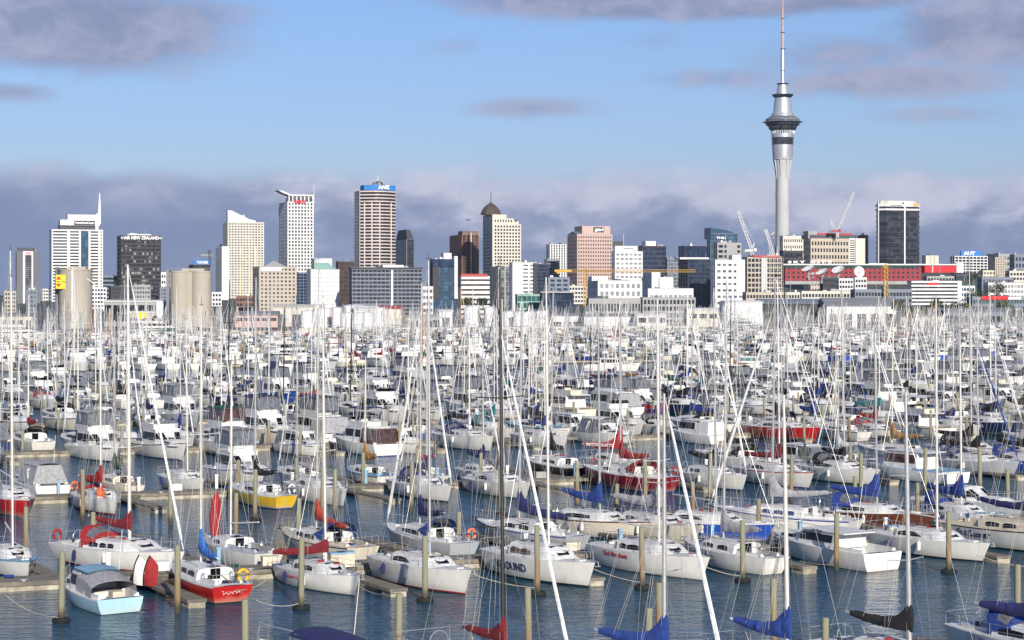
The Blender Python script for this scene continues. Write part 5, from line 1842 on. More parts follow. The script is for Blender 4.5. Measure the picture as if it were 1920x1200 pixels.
        add('boom', MB().tube([((.455 - .5) * L, 0, zt + .3), ((.12 - .5) * L, .1, zt + 1.6)], .05, 5), ['mast'])
        mb = MB().box((.52 - .5) * L, (.58 - .5) * L, -.2, .2, zt + .13, zt + .6)
        add('funnel', mb, ['cabin'])
    if sp.get('dinghy'):
        pass
    # rails at the bow
    rr = .018 if lod < 2 else .024
    pl, pr = [], []
    for t in (.50, .62, .74, .86, .96):
        pl.append(Vector(((t - .5) * L, h.hb(t) - .06, h.dz(t) + .62)))
        pr.append(Vector(((t - .5) * L, -h.hb(t) + .06, h.dz(t) + .62)))
    mb = MB().tube(pl + [Vector((.5 * L + .1, 0, h.dz(1) + .68))] + pr[::-1], rr, 4)
    for q in pl + pr:
        mb.tube([q, q - Vector((0, 0, .62))], rr * .9, 3)
    add('bow_rail', mb, ['steel rail'])
    # aerials, fishing-rod holders
    for i in range(sp.get('aerial', g.choice([1, 1, 2]))):
        xx = (c1 + .04 - .5) * L
        yy = wd * .8 * (1 if i else -1)
        z0 = zc + 1.1
        mb = MB().tube([(xx, yy, z0), (xx - .5, yy, z0 + .28 * L)], .018 if lod < 2 else .025, 4)
        add('aerial', mb, ['white gelcoat'])
    if sp.get('outboard'):
        xs = -.5 * L
        mb = MB().loft([[(xs - .42, -.14, .3), (xs - .42, .14, .3), (xs, .16, .3), (xs, -.16, .3)], [(xs - .5, -.18, fs * .9), (xs - .5, .18, fs * .9), (xs, .2, fs * .9), (xs, -.2, fs * .9)],
                        [(xs - .4, -.1, fs + .35), (xs - .4, .1, fs + .35), (xs - .1, .12, fs + .4), (xs - .1, -.12, fs + .4)]], 0, True, True, True)
        add('outboard', mb, ['plastic dark'])
    if sp.get('text'):
        txt, size, xc, zc_, col, shear = sp['text']
        me = text_mesh(txt, size, .006, shear, 1.05, .008)
        for v in me.vertices:
            x = xc + v.co.x
            z = zc_ + v.co.y
            y = h.p(x / L + .5, z, 1)[1]
            v.co = (x, -(y + .012 + v.co.z), z)
        add('lettering', me, [col])
    return out


PART_CACHE = {}
BOAT_CATS = {}


def freeze(d):
    return repr(sorted((k, v) for k, v in d.items() if k not in ('cols', 'label')))


def place_boat(kind, sp, cols, lod, loc, rotz, label, group=None, name=None, scale=1.0):
    key = (kind, lod, freeze(sp))
    if key not in PART_CACHE:
        PART_CACHE[key] = (yacht_parts if kind == 'yacht' else motor_parts)(sp, lod)
    nm = name or ('sailing_yacht' if kind == 'yacht' else 'motor_launch')
    root = empty(nm, loc, rotz, label, 'yacht' if kind == 'yacht' else 'motor boat', group)
    # every boat heels and trims a hair differently
    root.scale = (scale,) * 3
    root.rotation_euler = (rng.uniform(-.008, .008), rng.uniform(-.006, .006), rotz)
    dcol = dict(hull='white gelcoat', stripe='stripe blue', antifoul='antifoul black', gunwale=None, transom=None, deck='deck white', cabin='deck white', cover='canvas navy', dodger='canvas navy', mast='mast silver', furl='canvas white')
    dcol.update(cols)
    dcol['gunwale'] = dcol['gunwale'] or dcol['hull']
    dcol['transom'] = dcol['transom'] or dcol['hull']
    made = []
    for (pn, me, mats, par, lb) in PART_CACHE[key]:
        o = link(pn, me, [dcol.get(k, k) for k in mats], made[par] if par is not None else root, label=lb)
        made.append(o)
    return root


OUT = R(-61)       # heading with the bow out towards the camera: the direction (sin20, -cos20)
INN = R(119)


def slot(kind, px, b_end, sp, cols, lod, label, bow_out=True, turn=0.0, group=None, name=None):
    """px, b_end: where the end of the boat nearest the camera shows and lies"""
    a = a_of(px, b_end)
    e = grid(a, b_end)
    hd = (OUT if bow_out else INN) + R(turn)
    f = Vector((math.cos(hd), math.sin(hd), 0))
    c = e - f * (sp['L'] / 2) if bow_out else e + f * (sp['L'] / 2)
    return place_boat(kind, sp, cols, lod, c, hd, label, group, name)
# ------------------------------------------------------------------ the boats of the nearest rows, one by one
BW = [61.5 + 44 * k for k in range(7)]       # walkways; BW[1] is the nearest one in view


def hero(kind, b_end, sp, cols, label, px=None, mast_px=None, mty=None, out=True, turn=0.0, lod=0, name=None, group='boats berthed in the nearest rows'):
    sp = dict(sp)
    hd = (OUT if out else INN) + R(turn)
    f = Vector((math.cos(hd), math.sin(hd), 0))
    L = sp['L']
    sg = -1 if out else 1
    mx = sp.get('mx', .06) * L
    q = px if px is not None else mast_px
    for it in range(8):
        e = grid(a_of(q, b_end), b_end)
        c = e + f * (sg * L / 2)
        if mast_px is None:
            break
        q += (mast_px - px_of(c + f * mx))
    m = c + f * mx
    if mty is not None:
        sp['mh'] = round(HC + (YH - mty) * m.y / F, 2)
    return place_boat(kind, sp, cols, lod, c, hd, label, group, name)


# row one: near side of the nearest walkway
N = 95.0
hero('motor', 95.4, dict(L=7.3, style='cuddy', roofcol='deck blue', seed=1, fb=1.05, fs=.75, B=2.7), dict(hull='pale blue gelcoat', gunwale='white gelcoat', roofcol='deck blue', antifoul='antifoul black', stripe='pale blue gelcoat', transom='pale blue gelcoat'),
     'small pale blue launch with grey canvas tent over its cockpit', px=226, out=False, turn=3)
hero('yacht', 96.2, dict(L=9.0, seed=2, B=3.0, win=[(.1, .35), (.42, .62)], dodger=0, cover=1, furl=0, buoy='canvas yellow', mh=14, ba=2, E=3.0, lift=-.05, tr=.72, squiggle=('stern', 0, .62, 1.1, 'canvas white')), dict(hull='red gelcoat', gunwale='white gelcoat', cover='canvas sky', mast='mast white', stripe='stripe black'),
     'red hulled yacht seen from its stern with yellow horseshoe lifebuoy', mast_px=377, mty=575, out=False, turn=-1.2)
hero('yacht', 96.3, dict(L=8.2, seed=3, win=[(.06, .32), (.36, .60)], cover=1, furl=0, ba=-38, hump=.35, lift=-.10, E=3.3, squiggle=('side', -1.0, .58, 1.5, 'stripe red')), dict(cover='canvas maroon', stripe='white gelcoat', mast='mast white'),
     'white yacht with maroon boom cover and red script on its side', mast_px=611, mty=640, out=True, turn=6)
hero('yacht', 94.7, dict(L=9.2, seed=4, arch=1, win=[(.04, .46)], cover=0, furl=0, fb=1.35, fs=1.2, ch=.55), dict(stripe='stripe red', gunwale='white gelcoat', mast='mast silver'),
     'white yacht with bare boom and one arched side window behind a pile', mast_px=806, mty=489, out=True, turn=6)
hero('yacht', 94.7, dict(L=9.6, seed=5, win=[(.05, .26), (.28, .5)], wcol='brown window', cover=0, furl=0, fb=1.4, fs=1.25, ch=.72, text=('REBOUND', .62, -1.25, .48, 'canvas navy', 0)), dict(stripe='stripe black', mast='mast white'),
     'white racing yacht with REBOUND in blue capitals on its hull', mast_px=1029, mty=520, out=True, turn=6)
hero('yacht', 95.0, dict(L=10.0, seed=6, win=[(.06, .2), (.22, .56)], cover=0, furl=0, fb=1.35, fs=1.15, ch=.6, text=('Red Merchant', .38, -1.6, .78, 'stripe red', .25)), dict(stripe='white gelcoat', mast='mast white'),
     'white yacht with thick red lettering on the side of its stern half', mast_px=1236, mty=560, out=True, turn=6)
hero('yacht', 96.0, dict(L=8.8, seed=7, win=[(.15, .38), (.5, .72)], cover=1, furl=0, big=1.25, hump=.7, ba=-4, fb=1.15, fs=1.0, tr=.6, B=3.0), dict(stripe='white gelcoat', gunwale='white gelcoat', cover='canvas grey', mast='mast silver', deck='deck white'),
     'white round sterned yacht with crumpled grey sail cover, stern to camera', mast_px=1356, mty=555, out=False, turn=2.4)
hero('motor', 95.5, dict(L=9.8, style='sedan', seed=8, fb=1.35, fs=1.05, B=3.3, hh=.85), dict(hull='white gelcoat', stripe='white gelcoat', antifoul='antifoul red', cabin='deck white'),
     'white cabin launch stern to camera with dark oval side windows', px=1655, out=False, turn=2.4)
hero('yacht', 96.0, dict(L=9.4, seed=9, arch=1, win=[(.04, .5)], cover=0, furl=0, fb=1.2, fs=1.05), dict(stripe='stripe black', mast='mast white', gunwale='white gelcoat'),
     'white yacht with low curved cabin and white mast near right edge', mast_px=1757, mty=560, out=True, turn=6)
hero('yacht', 95.0, dict(L=12.5, seed=10, win=[(.1, .3), (.36, .55)], cover=1, furl=0, dodger=0, fb=1.5, fs=1.2, B=3.6, text=('Sun Lancer', .62, -2.6, .62, 'canvas navy', .35)), dict(hull='white gelcoat', gunwale='stripe black', stripe='stripe black', deck='deck cream', cabin='deck cream', cover='canvas navy', mast='mast silver'),
     'large yacht with cream deck and navy script name cut by right edge', mast_px=1935, mty=470, out=True, turn=6)

# row two: far side of the nearest walkway
M_ = 107.2
hero('yacht', M_ + .6, dict(L=8.5, seed=11, win=[(.1, .5)], cover=0, furl=0), dict(hull='white gelcoat', deck='deck blue', mast='mast white', gunwale='deck blue'), 'white yacht with blue grey deck cut by the left edge', mast_px=24, mty=520, out=True)
hero('yacht', M_, dict(L=11.0, seed=12, win=[(.12, .28), (.32, .44), (.47, .58)], dodger=1, cover=1, furl=1, fr=.07, buoy='canvas red', fb=1.35, fs=1.05, ba=2, hump=1.0, lift=.08, E=4.0, mr=.09), dict(cover='canvas maroon', dodger='canvas red', stripe='stripe red', gunwale='white gelcoat', mast='mast white', furl='canvas white', wcol='blue window'),
     'large white yacht with red spray hood, maroon sail cover and red lifebuoy', mast_px=243, mty=496, out=True, turn=21)
hero('yacht', M_ + .4, dict(L=9.0, seed=13, win=[(.3, .6)], cover=0, furl=0, roll='canvas red', ch=.5, cp=(.07, .42), cabf=.7), dict(stripe='white gelcoat', deck='deck grey', mast='mast white'),
     'white day yacht with tall red sail bag standing on its foredeck', px=505, out=False, turn=5)
hero('yacht', M_ + .3, dict(L=10.0, seed=14, win=[(.2, .45), (.5, .7)], dodger=1, cover=1, furl=0, big=1.05, hump=1.2, ba=3, lift=-.07, E=4.2, B=3.3), dict(hull='cream gelcoat', deck='deck cream', dodger='canvas blue', cover='canvas brick', mast='mast silver', gunwale='stripe black'),
     'cluttered cream yacht with long bright red sail cover above its cockpit', mast_px=593, mty=490, out=False, turn=6)
hero('yacht', M_ + .3, dict(L=9.8, seed=15, win=[(.2, .7)], dodger=1, cover=1, furl=1, fr=.08, big=1.0, hump=1.2, ba=5, E=3.6, buoy='orange plastic'), dict(hull='grey gelcoat', deck='deck white', dodger='canvas blue', cover='canvas navy', mast='mast silver', furl='canvas white', gunwale='deck cream'),
     'grey yacht with blue spray hood and round orange lifebuoy at stern', mast_px=787, mty=530, out=False, turn=3)
hero('yacht', M_ + .8, dict(L=10.0, seed=16, win=[(.1, .3), (.4, .6)], cover=1, furl=0, dodger=0, big=1.2, hump=.9, ba=-6, E=4.4, lift=-.08), dict(hull='grey gelcoat', cover='canvas navy', mast='mast silver', gunwale='canvas blue', deck='deck white'),
     'grey hulled yacht with bright blue side cloths and long navy sail cover', mast_px=973, mty=560, out=False, turn=11)
hero('yacht', M_ + 4.5, dict(L=10.0, seed=17, win=[(.1, .6)], cover=1, furl=0, big=1.15, hump=1.1, ba=0, E=3.7), dict(hull='cream gelcoat', deck='deck white', cabin='deck white', cover='canvas blue', mast='mast silver', gunwale='varnish'),
     'cream yacht with brown edge, white deck and bright blue sail cover', mast_px=1125, mty=590, out=True, turn=15)
hero('yacht', M_ + .8, dict(L=10.2, seed=18, win=[(.1, .3)], cover=1, furl=0, big=1.35, hump=.8, ba=-12, E=4.2), dict(hull='cream gelcoat', deck='deck cream', cover='canvas grey', mast='mast silver'),
     'cream yacht with baggy grey sail cover drooping from its mast', mast_px=1236, mty=590, out=True, turn=3)
hero('yacht', M_ + 1.8, dict(L=10.0, seed=19, arch=1, win=[(.05, .5)], cover=0, furl=0, fb=1.25, fs=1.05), dict(hull='blue gelcoat', gunwale='white gelcoat', deck='deck white', mast='mast silver', stripe='white gelcoat'),
     'bright blue hulled yacht with white curved cabin top', mast_px=1343, mty=600, out=True, turn=23)
hero('yacht', M_ + 1.8, dict(L=11.0, seed=20, win=[(.12, .25), (.3, .43), (.48, .62)], wcol='blue window', dodger=0, cover=1, furl=1, fr=.10, big=1.0, hump=1.5, ba=-5, E=4.2), dict(hull='white gelcoat', gunwale='stripe blue', deck='deck white', cover='canvas grey', mast='mast silver', furl='canvas white'),
     'long white yacht with blue windows and steep grey sail cover', mast_px=1448, mty=520, out=False, turn=25)
hero('yacht', M_ + 2.0, dict(L=10.0, seed=21, win=[(.1, .5)], dodger=1, cover=1, furl=0, big=1.2, hump=1.2, E=3.9, ba=0, lift=.06), dict(hull='varnish', deck='deck white', dodger='canvas blue', cover='canvas blue', mast='mast silver', gunwale='varnish', cabin='deck white'),
     'brown wooden yacht with blue spray hood and blue sail cover', mast_px=1645, mty=600, out=True, turn=19)
hero('yacht', M_ + .4, dict(L=9.0, seed=22, win=[(.1, .4)], dodger=1, cover=1, furl=0, big=1.15, hump=1.2, E=3.6, ba=0, fb=1.3, fs=1.1), dict(hull='white gelcoat', deck='deck blue', dodger='canvas blue', cover='canvas blue', mast='mast white'),
     'white yacht with pale blue deck and blue sail cover near right edge', mast_px=1803, mty=620, out=True, turn=1.2)
hero('motor', M_ + 5, dict(L=9.5, style='express', seed=23), dict(hull='grey gelcoat', cabin='deck white'), 'low grey sports cruiser at the right edge behind the blue covered yacht', px=1925, out=True, turn=9)

# the row cut by the lower edge of the picture
Z0 = 62.9
hero('motor', 68.0, dict(L=9.5, style='express', seed=31, canopy='canvas navy', canvas='clear vinyl'), dict(canopy='canvas navy', canvas='clear vinyl'), 'launch with navy canopy and clear screens cut by the lower edge', px=690, out=False, turn=3)
hero('yacht', Z0, dict(L=12.5, seed=32, win=[(.1, .5)], cover=1, furl=1, fr=.065, big=.85, hump=.8, ba=-8, mr=.07, E=2.6), dict(cover='canvas maroon', furl='canvas white', mast='mast black'), 'yacht with tall dark mast and red sail cover at the lower edge', mast_px=944, mty=505, out=True)
hero('yacht', Z0, dict(L=9.5, seed=33, win=[(.1, .5)], cover=1, furl=1, fr=.085, big=1.1, hump=1.0, ba=-24, lift=.05, E=3.2, hf=1.0, mr=.075), dict(cover='canvas blue', furl='canvas white', mast='mast silver'), 'yacht with blue sail cover and thick white furled headsail at the lower edge', mast_px=1245, mty=738, out=True, turn=1.2)
hero('yacht', Z0 + .8, dict(L=9.0, seed=34, win=[(.1, .5)], cover=1, furl=0, big=1.05, hump=1.0, ba=-18, E=2.8, mr=.08), dict(cover='canvas blue', mast='mast white'), 'yacht with blue sail cover on a pale mast right of centre, lower edge', mast_px=1478, mty=741, out=True)
hero('yacht', Z0, dict(L=9.5, seed=35, win=[(.1, .5)], cover=1, furl=0, big=1.0, hump=.85, ba=-18, E=3.0, mr=.09), dict(cover='canvas black', mast='mast silver'), 'yacht with black sail cover on a grey mast at the lower edge', mast_px=1706, mty=735, out=True)
hero('yacht', Z0 + .6, dict(L=10.0, seed=36, win=[(.1, .5)], dodger=1, cover=1, furl=0, big=1.2, ba=-20), dict(cover='canvas navy', dodger='canvas blue', mast='mast silver'), 'yacht with bright blue spray hood in the lower right corner', mast_px=1975, mty=420, out=True)

# row three: near side of the second walkway
N = 138.2
hero('yacht', N, dict(L=10.5, seed=41, win=[(.1, .4)], cover=0, furl=0, fb=1.4, fs=1.25), dict(hull='red gelcoat', gunwale='white gelcoat', antifoul='white gelcoat', stripe='red gelcoat', mast='mast white'), 'red racing yacht with white deck at the left edge', mast_px=24, mty=470, out=True, lod=1)
hero('yacht', N, dict(L=9.0, seed=42, win=[(.08, .3), (.4, .46)], dodger=1, cover=1, furl=0, buoy='orange plastic', ba=-12, E=3.4, big=1.1), dict(dodger='canvas red', cover='canvas red', stripe='stripe red', mast='mast white'), 'white yacht with red spray hood and red sail cover, third row', mast_px=189, mty=560, out=True, lod=1)
hero('yacht', N, dict(L=9.4, seed=43, win=[(.1, .5)], dodger=0, cover=1, furl=0, tr=.6, buoy='canvas white'), dict(hull='yellow gelcoat', gunwale='white gelcoat', transom='yellow gelcoat', cover='canvas black', mast='mast silver'), 'yellow hulled yacht with white deck, stern to camera', mast_px=478, mty=520, out=False, turn=5, lod=1, name=None)
hero('yacht', N, dict(L=10.2, seed=44, arch=1, win=[(.05, .4)], cover=1, furl=0, big=1.0, hump=.3, ba=-10), dict(cover='canvas grey', mast='mast white', stripe='white gelcoat'), 'white yacht with thin grey boom cover right of the yellow one', mast_px=606, mty=560, out=True, lod=1)
hero('yacht', N, dict(L=9.8, seed=45, win=[(.05, .2), (.24, .5)], dodger=1, cover=1, furl=1, fr=.08, ba=4), dict(dodger='canvas navy', cover='canvas navy', mast='mast silver', stripe='stripe black'), 'white yacht with navy spray hood and black waterline, third row', mast_px=800, mty=590, out=True, lod=1)
hero('yacht', N, dict(L=9.8, seed=46, arch=1, win=[(.05, .42)], cover=1, furl=0, big=1.3, hump=1.1, ba=6), dict(cover='canvas grey', mast='mast white', stripe='white gelcoat'), 'white yacht with arched window and large grey sail cover', mast_px=944, mty=560, out=True, lod=1)
hero('yacht', N + 1, dict(L=11.6, seed=47, win=[(.1, .14), (.3, .34), (.55, .72)], dodger=1, cover=1, furl=0, big=1.2, hump=1.2, tr=.55, ba=3, E=4.2, buoy='canvas red'), dict(hull='dark red gelcoat', gunwale='white gelcoat', cover='canvas red', dodger='canvas red', mast='mast silver', deck='deck white'), 'big dark red yacht with red tent and red sail cover', mast_px=1163, mty=560, out=False, turn=7, lod=1)
hero('yacht', N, dict(L=10.0, seed=48, win=[(.1, .2), (.25, .4)], cover=1, furl=1, fr=.08), dict(antifoul='antifoul blue', stripe='stripe blue', cover='canvas black', mast='mast silver'), 'white yacht with blue boot stripe right of the dark red one', mast_px=1342, mty=540, out=True, lod=1)
hero('yacht', N, dict(L=10.5, seed=49, arch=1, win=[(.05, .45)], cover=1, furl=0, big=1.1, hump=1.0, ba=-4, E=4.6, lift=-.04), dict(gunwale='stripe red', cover='canvas maroon', mast='mast white'), 'white yacht with dark red band below the deck and maroon cover', mast_px=1462, mty=520, out=True, lod=1)
hero('yacht', N, dict(L=10.5, seed=50, win=[(.05, .5)], dodger=1, cover=1, furl=0, big=1.1, hump=.4), dict(dodger='canvas black', cover='canvas black', mast='mast silver', stripe='stripe black'), 'white yacht with black spray hood and black boom cover', mast_px=1584, mty=540, out=True, lod=1)
hero('motor', N - .4, dict(L=12.0, style='sedan', seed=51, fb=1.4, fs=1.0, B=3.5, wcol='brown window'), dict(deck='deck blue', cabin='deck white', gunwale='white gelcoat'), 'long white launch with tan side screens and blue grey roof', px=1795, out=False, turn=5, lod=1)
hero('yacht', N + 2, dict(L=11.0, seed=52, win=[(.1, .3)], dodger=1, cover=1, furl=1, fr=.06), dict(hull='grey gelcoat', cover='canvas black', dodger='canvas navy', furl='canvas blue', mast='mast silver'), 'grey hulled yacht with blue furled headsail near right edge', mast_px=1835, mty=640, out=True, turn=2.4, lod=1)
hero('yacht', N + 1, dict(L=11.0, seed=53, win=[(.1, .5)], dodger=1, cover=1, furl=0), dict(hull='blue gelcoat', cover='canvas black', dodger='canvas blue', mast='mast silver'), 'dark blue yacht cut by right edge in the third row', mast_px=1925, mty=530, out=True, lod=1)
# row four: far side of the second walkway
hero('motor', 151.5, dict(L=9.5, style='express', seed=54, fb=1.2, canopy='canvas grey', canvas='canvas grey'), dict(canopy='canvas grey'), 'white launch under a tall grey canvas tent behind the red racer', px=100, out=False, turn=2.4, lod=1)
hero('yacht', 151.0, dict(L=8.2, seed=55, win=[(.1, .5)], cover=1, furl=0), dict(hull='cream gelcoat', deck='deck cream', cabin='cream gelcoat', cover='canvas green', mast='mast silver'), 'cream boat with dark green sail cover and orange float', mast_px=214, mty=600, out=False, turn=3, lod=1)
hero('yacht', 151.0, dict(L=9.0, seed=56, win=[(.1, .2), (.22, .32)], cover=0, furl=0), dict(mast='mast white', stripe='white gelcoat'), 'small white yacht with two square windows behind the finger dock', mast_px=352, mty=600, out=True, lod=1)
hero('yacht', 151.0, dict(L=10.5, seed=57, win=[(.1, .5)], cover=1, furl=0, buoy='canvas red', big=1.0, hump=1.6, E=2.0, tr=.7), dict(hull='black gelcoat', cover='canvas black', gunwale='white gelcoat', mast='mast silver'), 'black hulled yacht with white stern and red lifebuoy', mast_px=1033, mty=540, out=False, turn=3, lod=1)
hero('yacht', 152.0, dict(L=11.0, seed=58, win=[(.1, .5)], dodger=1, cover=1, furl=0, big=1.1), dict(hull='white gelcoat', cover='canvas black', dodger='canvas black', mast='mast silver'), 'white yacht with big black cover left of the maroon covered one', mast_px=1362, mty=530, out=False, turn=3, lod=1)
hero('yacht', 152.0, dict(L=11.0, seed=59, win=[(.1, .5)], cover=1, furl=0, big=1.25, hump=1.2, ba=4, E=4.4), dict(cover='canvas tan', mast='mast white'), 'white yacht with orange tan sail cover', mast_px=1672, mty=560, out=False, turn=3, lod=1)
hero('yacht', 152.5, dict(L=11.0, seed=60, win=[(.1, .5)], dodger=1, cover=1, furl=0, big=1.2, ba=-4, E=4.8), dict(cover='canvas black', dodger='canvas black', mast='mast silver', deck='deck grey'), 'grey decked yacht with black sail cover beside the orange one', mast_px=1822, mty=480, out=True, lod=1)
hero('yacht', 152.0, dict(L=10.5, seed=61, win=[(.1, .5)], cover=1, furl=0, big=1.3, hump=1.5, ba=-32, E=3.9, covertext='PETTICOATS'), dict(cover='canvas red', mast='mast silver'), 'white yacht whose red sail cover carries white capital letters', mast_px=1165, mty=600, out=True, lod=1)
# row five: launches on the near side of the third walkway
N = 182.5
FLY = dict(L=11.5, style='flybridge', B=3.8)
hero('motor', N, dict(FLY, seed=71, canvas='clear vinyl', canopy='canvas grey', fb=1.75, fs=1.2), dict(), 'white flybridge launch with grey screens round its bridge', px=224, out=True, lod=1, turn=1.8)
hero('motor', N, dict(FLY, seed=72, canvas='brown window', canopy=0, fb=1.75, fs=1.2), dict(gunwale='stripe black'), 'white flybridge launch with black rail stripe and brown bridge cover', px=350, out=True, lod=1, turn=1.8)
hero('motor', N, dict(FLY, seed=73, canvas='brown window', canopy='canvas green', fb=1.9, fs=1.3), dict(), 'white flybridge launch with dark green bridge canopy', px=478, out=True, lod=1, turn=1.2)
hero('motor', N - 1, dict(FLY, L=11, seed=74, canvas=0, canopy='canvas navy', cockpit_canvas='brown window'), dict(hull='white gelcoat', canopy='canvas navy'), 'grey white launch with black bridge cover and brown cockpit screens, stern out', px=728, out=False, lod=1, turn=5)
hero('yacht', N, dict(L=12.0, seed=75, win=[(.1, .4), (.5, .55)], cover=1, furl=0, dodger=1), dict(cover='canvas white', dodger='canvas navy', mast='mast white'), 'long white yacht with thin side stripes and navy spray hood, fifth row', mast_px=880, mty=600, out=True, lod=1)
hero('yacht', N, dict(L=10.5, seed=76, win=[(.1, .3), (.34, .4)], cover=1, furl=0, big=.9), dict(cover='canvas blue', mast='mast white'), 'white yacht with blue cover alone at the open water, fifth row', mast_px=1022, mty=600, out=True, lod=1)
hero('motor', N + 1, dict(L=10, style='express', seed=77, canopy='canvas white'), dict(cabin='deck white'), 'white launch with red side window beside the dark mast', px=1190, out=True, lod=1)
hero('motor', N + 1, dict(L=9.5, style='sedan', seed=78, canvas='canvas white'), dict(), 'white launch with white canvas back, stern out, fifth row', px=1350, out=False, lod=1, turn=2.4)


# ------------------------------------------------------------------ the rest of the rows, boat by boat
POOL_Y, POOL_M = [], []
gp = random.Random(5)
for i in range(14):
    L = gp.choice([7.5, 8.2, 8.8, 9.4, 10, 10.6, 11.4, 12.2])
    w = gp.choice([[(.06, .5)], [(.06, .28), (.32, .55)], [(.1, .24), (.28, .42), (.46, .6)], [(.08, .6)]])
    POOL_Y.append(dict(L=L, seed=100 + i, mh=round(gp.uniform(1.18, 1.4) * L, 1), win=w, arch=gp.random() < .25, cover=1 if gp.random() < .82 else 0, furl=1 if gp.random() < .55 else 0,
                       dodger=1 if gp.random() < .5 else 0, big=gp.choice([1, 1.1, 1.25]), hump=gp.choice([.5, 1.0, 1.2]), ba=gp.uniform(-6, 6), fr=.06, fender=False))
for i, st in enumerate(['flybridge', 'sedan', 'express', 'flybridge', 'sedan', 'express', 'big', 'trawler', 'sedan', 'flybridge']):
    L = {'flybridge': 11.5, 'sedan': 9.2, 'express': 9.8, 'big': 15.5, 'trawler': 13}[st] + gp.uniform(-1, 1)
    sp = dict(L=round(L, 1), style=st, seed=200 + i)
    if st in ('flybridge',):
        sp['canopy'] = gp.choice(['canvas navy', 'canvas grey', 'canvas white', 'canvas blue'])
        sp['canvas'] = gp.choice([0, 'clear vinyl'])
        sp['cockpit_canvas'] = gp.choice([0, 0, 'canvas grey'])
    if st == 'express':
        sp['canopy'] = gp.choice(['canvas navy', 'canvas blue', 'canvas black', 'canvas white'])
    if st == 'sedan':
        sp['canvas'] = gp.choice([0, 'canvas grey', 'canvas white', 'clear vinyl'])
    POOL_M.append(sp)

ROWWORD = {2: 'fourth', 3: 'fifth', 4: 'sixth', 5: 'seventh', 6: 'eighth', 7: 'ninth', 8: 'tenth', 9: 'eleventh', 10: 'twelfth', 11: 'thirteenth'}
ORD = lambda n: str(n) + ('th' if 10 <= n % 100 <= 20 else {1: 'st', 2: 'nd', 3: 'rd'}.get(n % 10, 'th'))
COVW = ['navy'] * 22 + ['blue'] * 12 + ['black'] * 24 + ['white'] * 12 + ['grey'] * 9 + ['red'] * 5 + ['maroon'] * 4 + ['green'] * 5 + ['teal'] * 2 + ['tan'] * 3 + ['yellow'] * 1
HULLW = ['white'] * 84 + ['cream'] * 7 + ['navy'] * 4 + ['blue'] * 2 + ['red'] * 1 + ['grey'] * 3 + ['green'] * 1 + ['black'] * 1
MASTW = ['white'] * 52 + ['silver'] * 38 + ['black'] * 4 + ['wood'] * 3 + ['blue'] * 1

SLOTS = []       # where piles go: (a, b, lod)


def taken(px, ci, b):
    for o in HEROES:
        if abs(o[0] - px) < o[2] and abs(o[1] - b) < 6.5:
            return True
    return False


HEROES = []
for o in C.objects:
    if o.get('category') in ('yacht', 'motor boat'):
        v = o.location
        b = -v.x * ST + v.y * CT
        HEROES.append((px_of(v), b, 4.4 * F / v.y))


def fill_row(b_end, row_i, far_side, lod, pitch, pm=.28, skip=(), indiv=True):
    a0, a1 = a_of(-70, b_end + 4), a_of(1990, b_end + 4)
    a = a0 + rng.uniform(0, 2)
    got = []
    k = 0
    while a < a1:
        k += 1
        motor = rng.random() < pm
        sp = rng.choice(POOL_M if motor else POOL_Y)
        if motor and sp['style'] in ('big', 'trawler') and (row_i < 7 or rng.random() < .7):
            sp = POOL_M[gp.choice([0, 1, 2, 3])]
        scl = 1.0 if row_i < 4 else round(rng.uniform(1.06, 1.2), 3)
        wdt = max(pitch - .3, (sp['L'] * (.33 if motor else .30)) * scl + .7)
        cpos = grid(a + wdt / 2, b_end)
        mid = grid(a + wdt / 2, b_end + sp['L'] / 2)
        px = px_of(cpos)
        if not taken(px_of(mid), 0, b_end + sp['L'] / 2) and rng.random() > .02 and not any(s0 < px < s1 for s0, s1 in skip):
            got.append((px, cpos, sp, motor, scl))
            SLOTS.append((a, b_end - .5, lod))
        a += wdt + (1.1 if k % 2 == 0 else .2)
    got.sort(key=lambda q: q[0])
    for n, (px, e, sp, motor, scl) in enumerate(got):
        out = rng.random() < (.62 if not far_side else .4)
        hd = (OUT if out else INN) + R(rng.uniform(-3, 3))
        f = Vector((math.cos(hd), math.sin(hd), 0))
        c = e - f * (sp['L'] * scl / 2) if out else e + f * (sp['L'] * scl / 2)
        hull, cov, ms = rng.choice(HULLW), rng.choice(COVW), rng.choice(MASTW)
        dg = rng.choice([cov, cov, 'navy', 'black', 'grey', 'blue'])
        cols = dict(hull=hull + ' gelcoat', cover='canvas ' + cov, dodger='canvas ' + dg, mast='mast ' + ms, stripe=rng.choice(['stripe blue', 'stripe red', 'stripe black', 'white gelcoat']),
                    furl=rng.choice(['canvas white'] * 11 + ['canvas blue', 'canvas grey', 'canvas grey']), antifoul=rng.choice(['antifoul blue', 'antifoul red', 'antifoul black', 'antifoul blue']),
                    gunwale=rng.choice([None, None, 'stripe blue', 'stripe black']) or hull + ' gelcoat', deck=rng.choice(['deck white', 'deck white', 'deck white', 'deck grey', 'deck cream', 'deck blue' if rng.random() < .4 else 'deck white']))
        where = '%s from left in the %s row' % (ORD(n + 1), ROWWORD[row_i])
        if motor:
            word = {'flybridge': 'flybridge launch', 'sedan': 'cabin launch', 'express': 'sports cruiser', 'big': 'large motor yacht', 'trawler': 'wheelhouse workboat'}[sp['style']]
            lab = '%s %s, %s' % (hull, word, where)
        else:
            size = 'small' if sp['L'] < 8.6 else ('large' if sp['L'] > 11 else 'mid sized')
            lab = '%s %s yacht %s, %s' % (size, hull, ('with %s sail cover' % cov) if sp['cover'] else 'with bare boom', where)
        place_boat('motor' if motor else 'yacht', sp, cols, lod, c, hd, lab, 'boats berthed in the middle rows', None, scl)


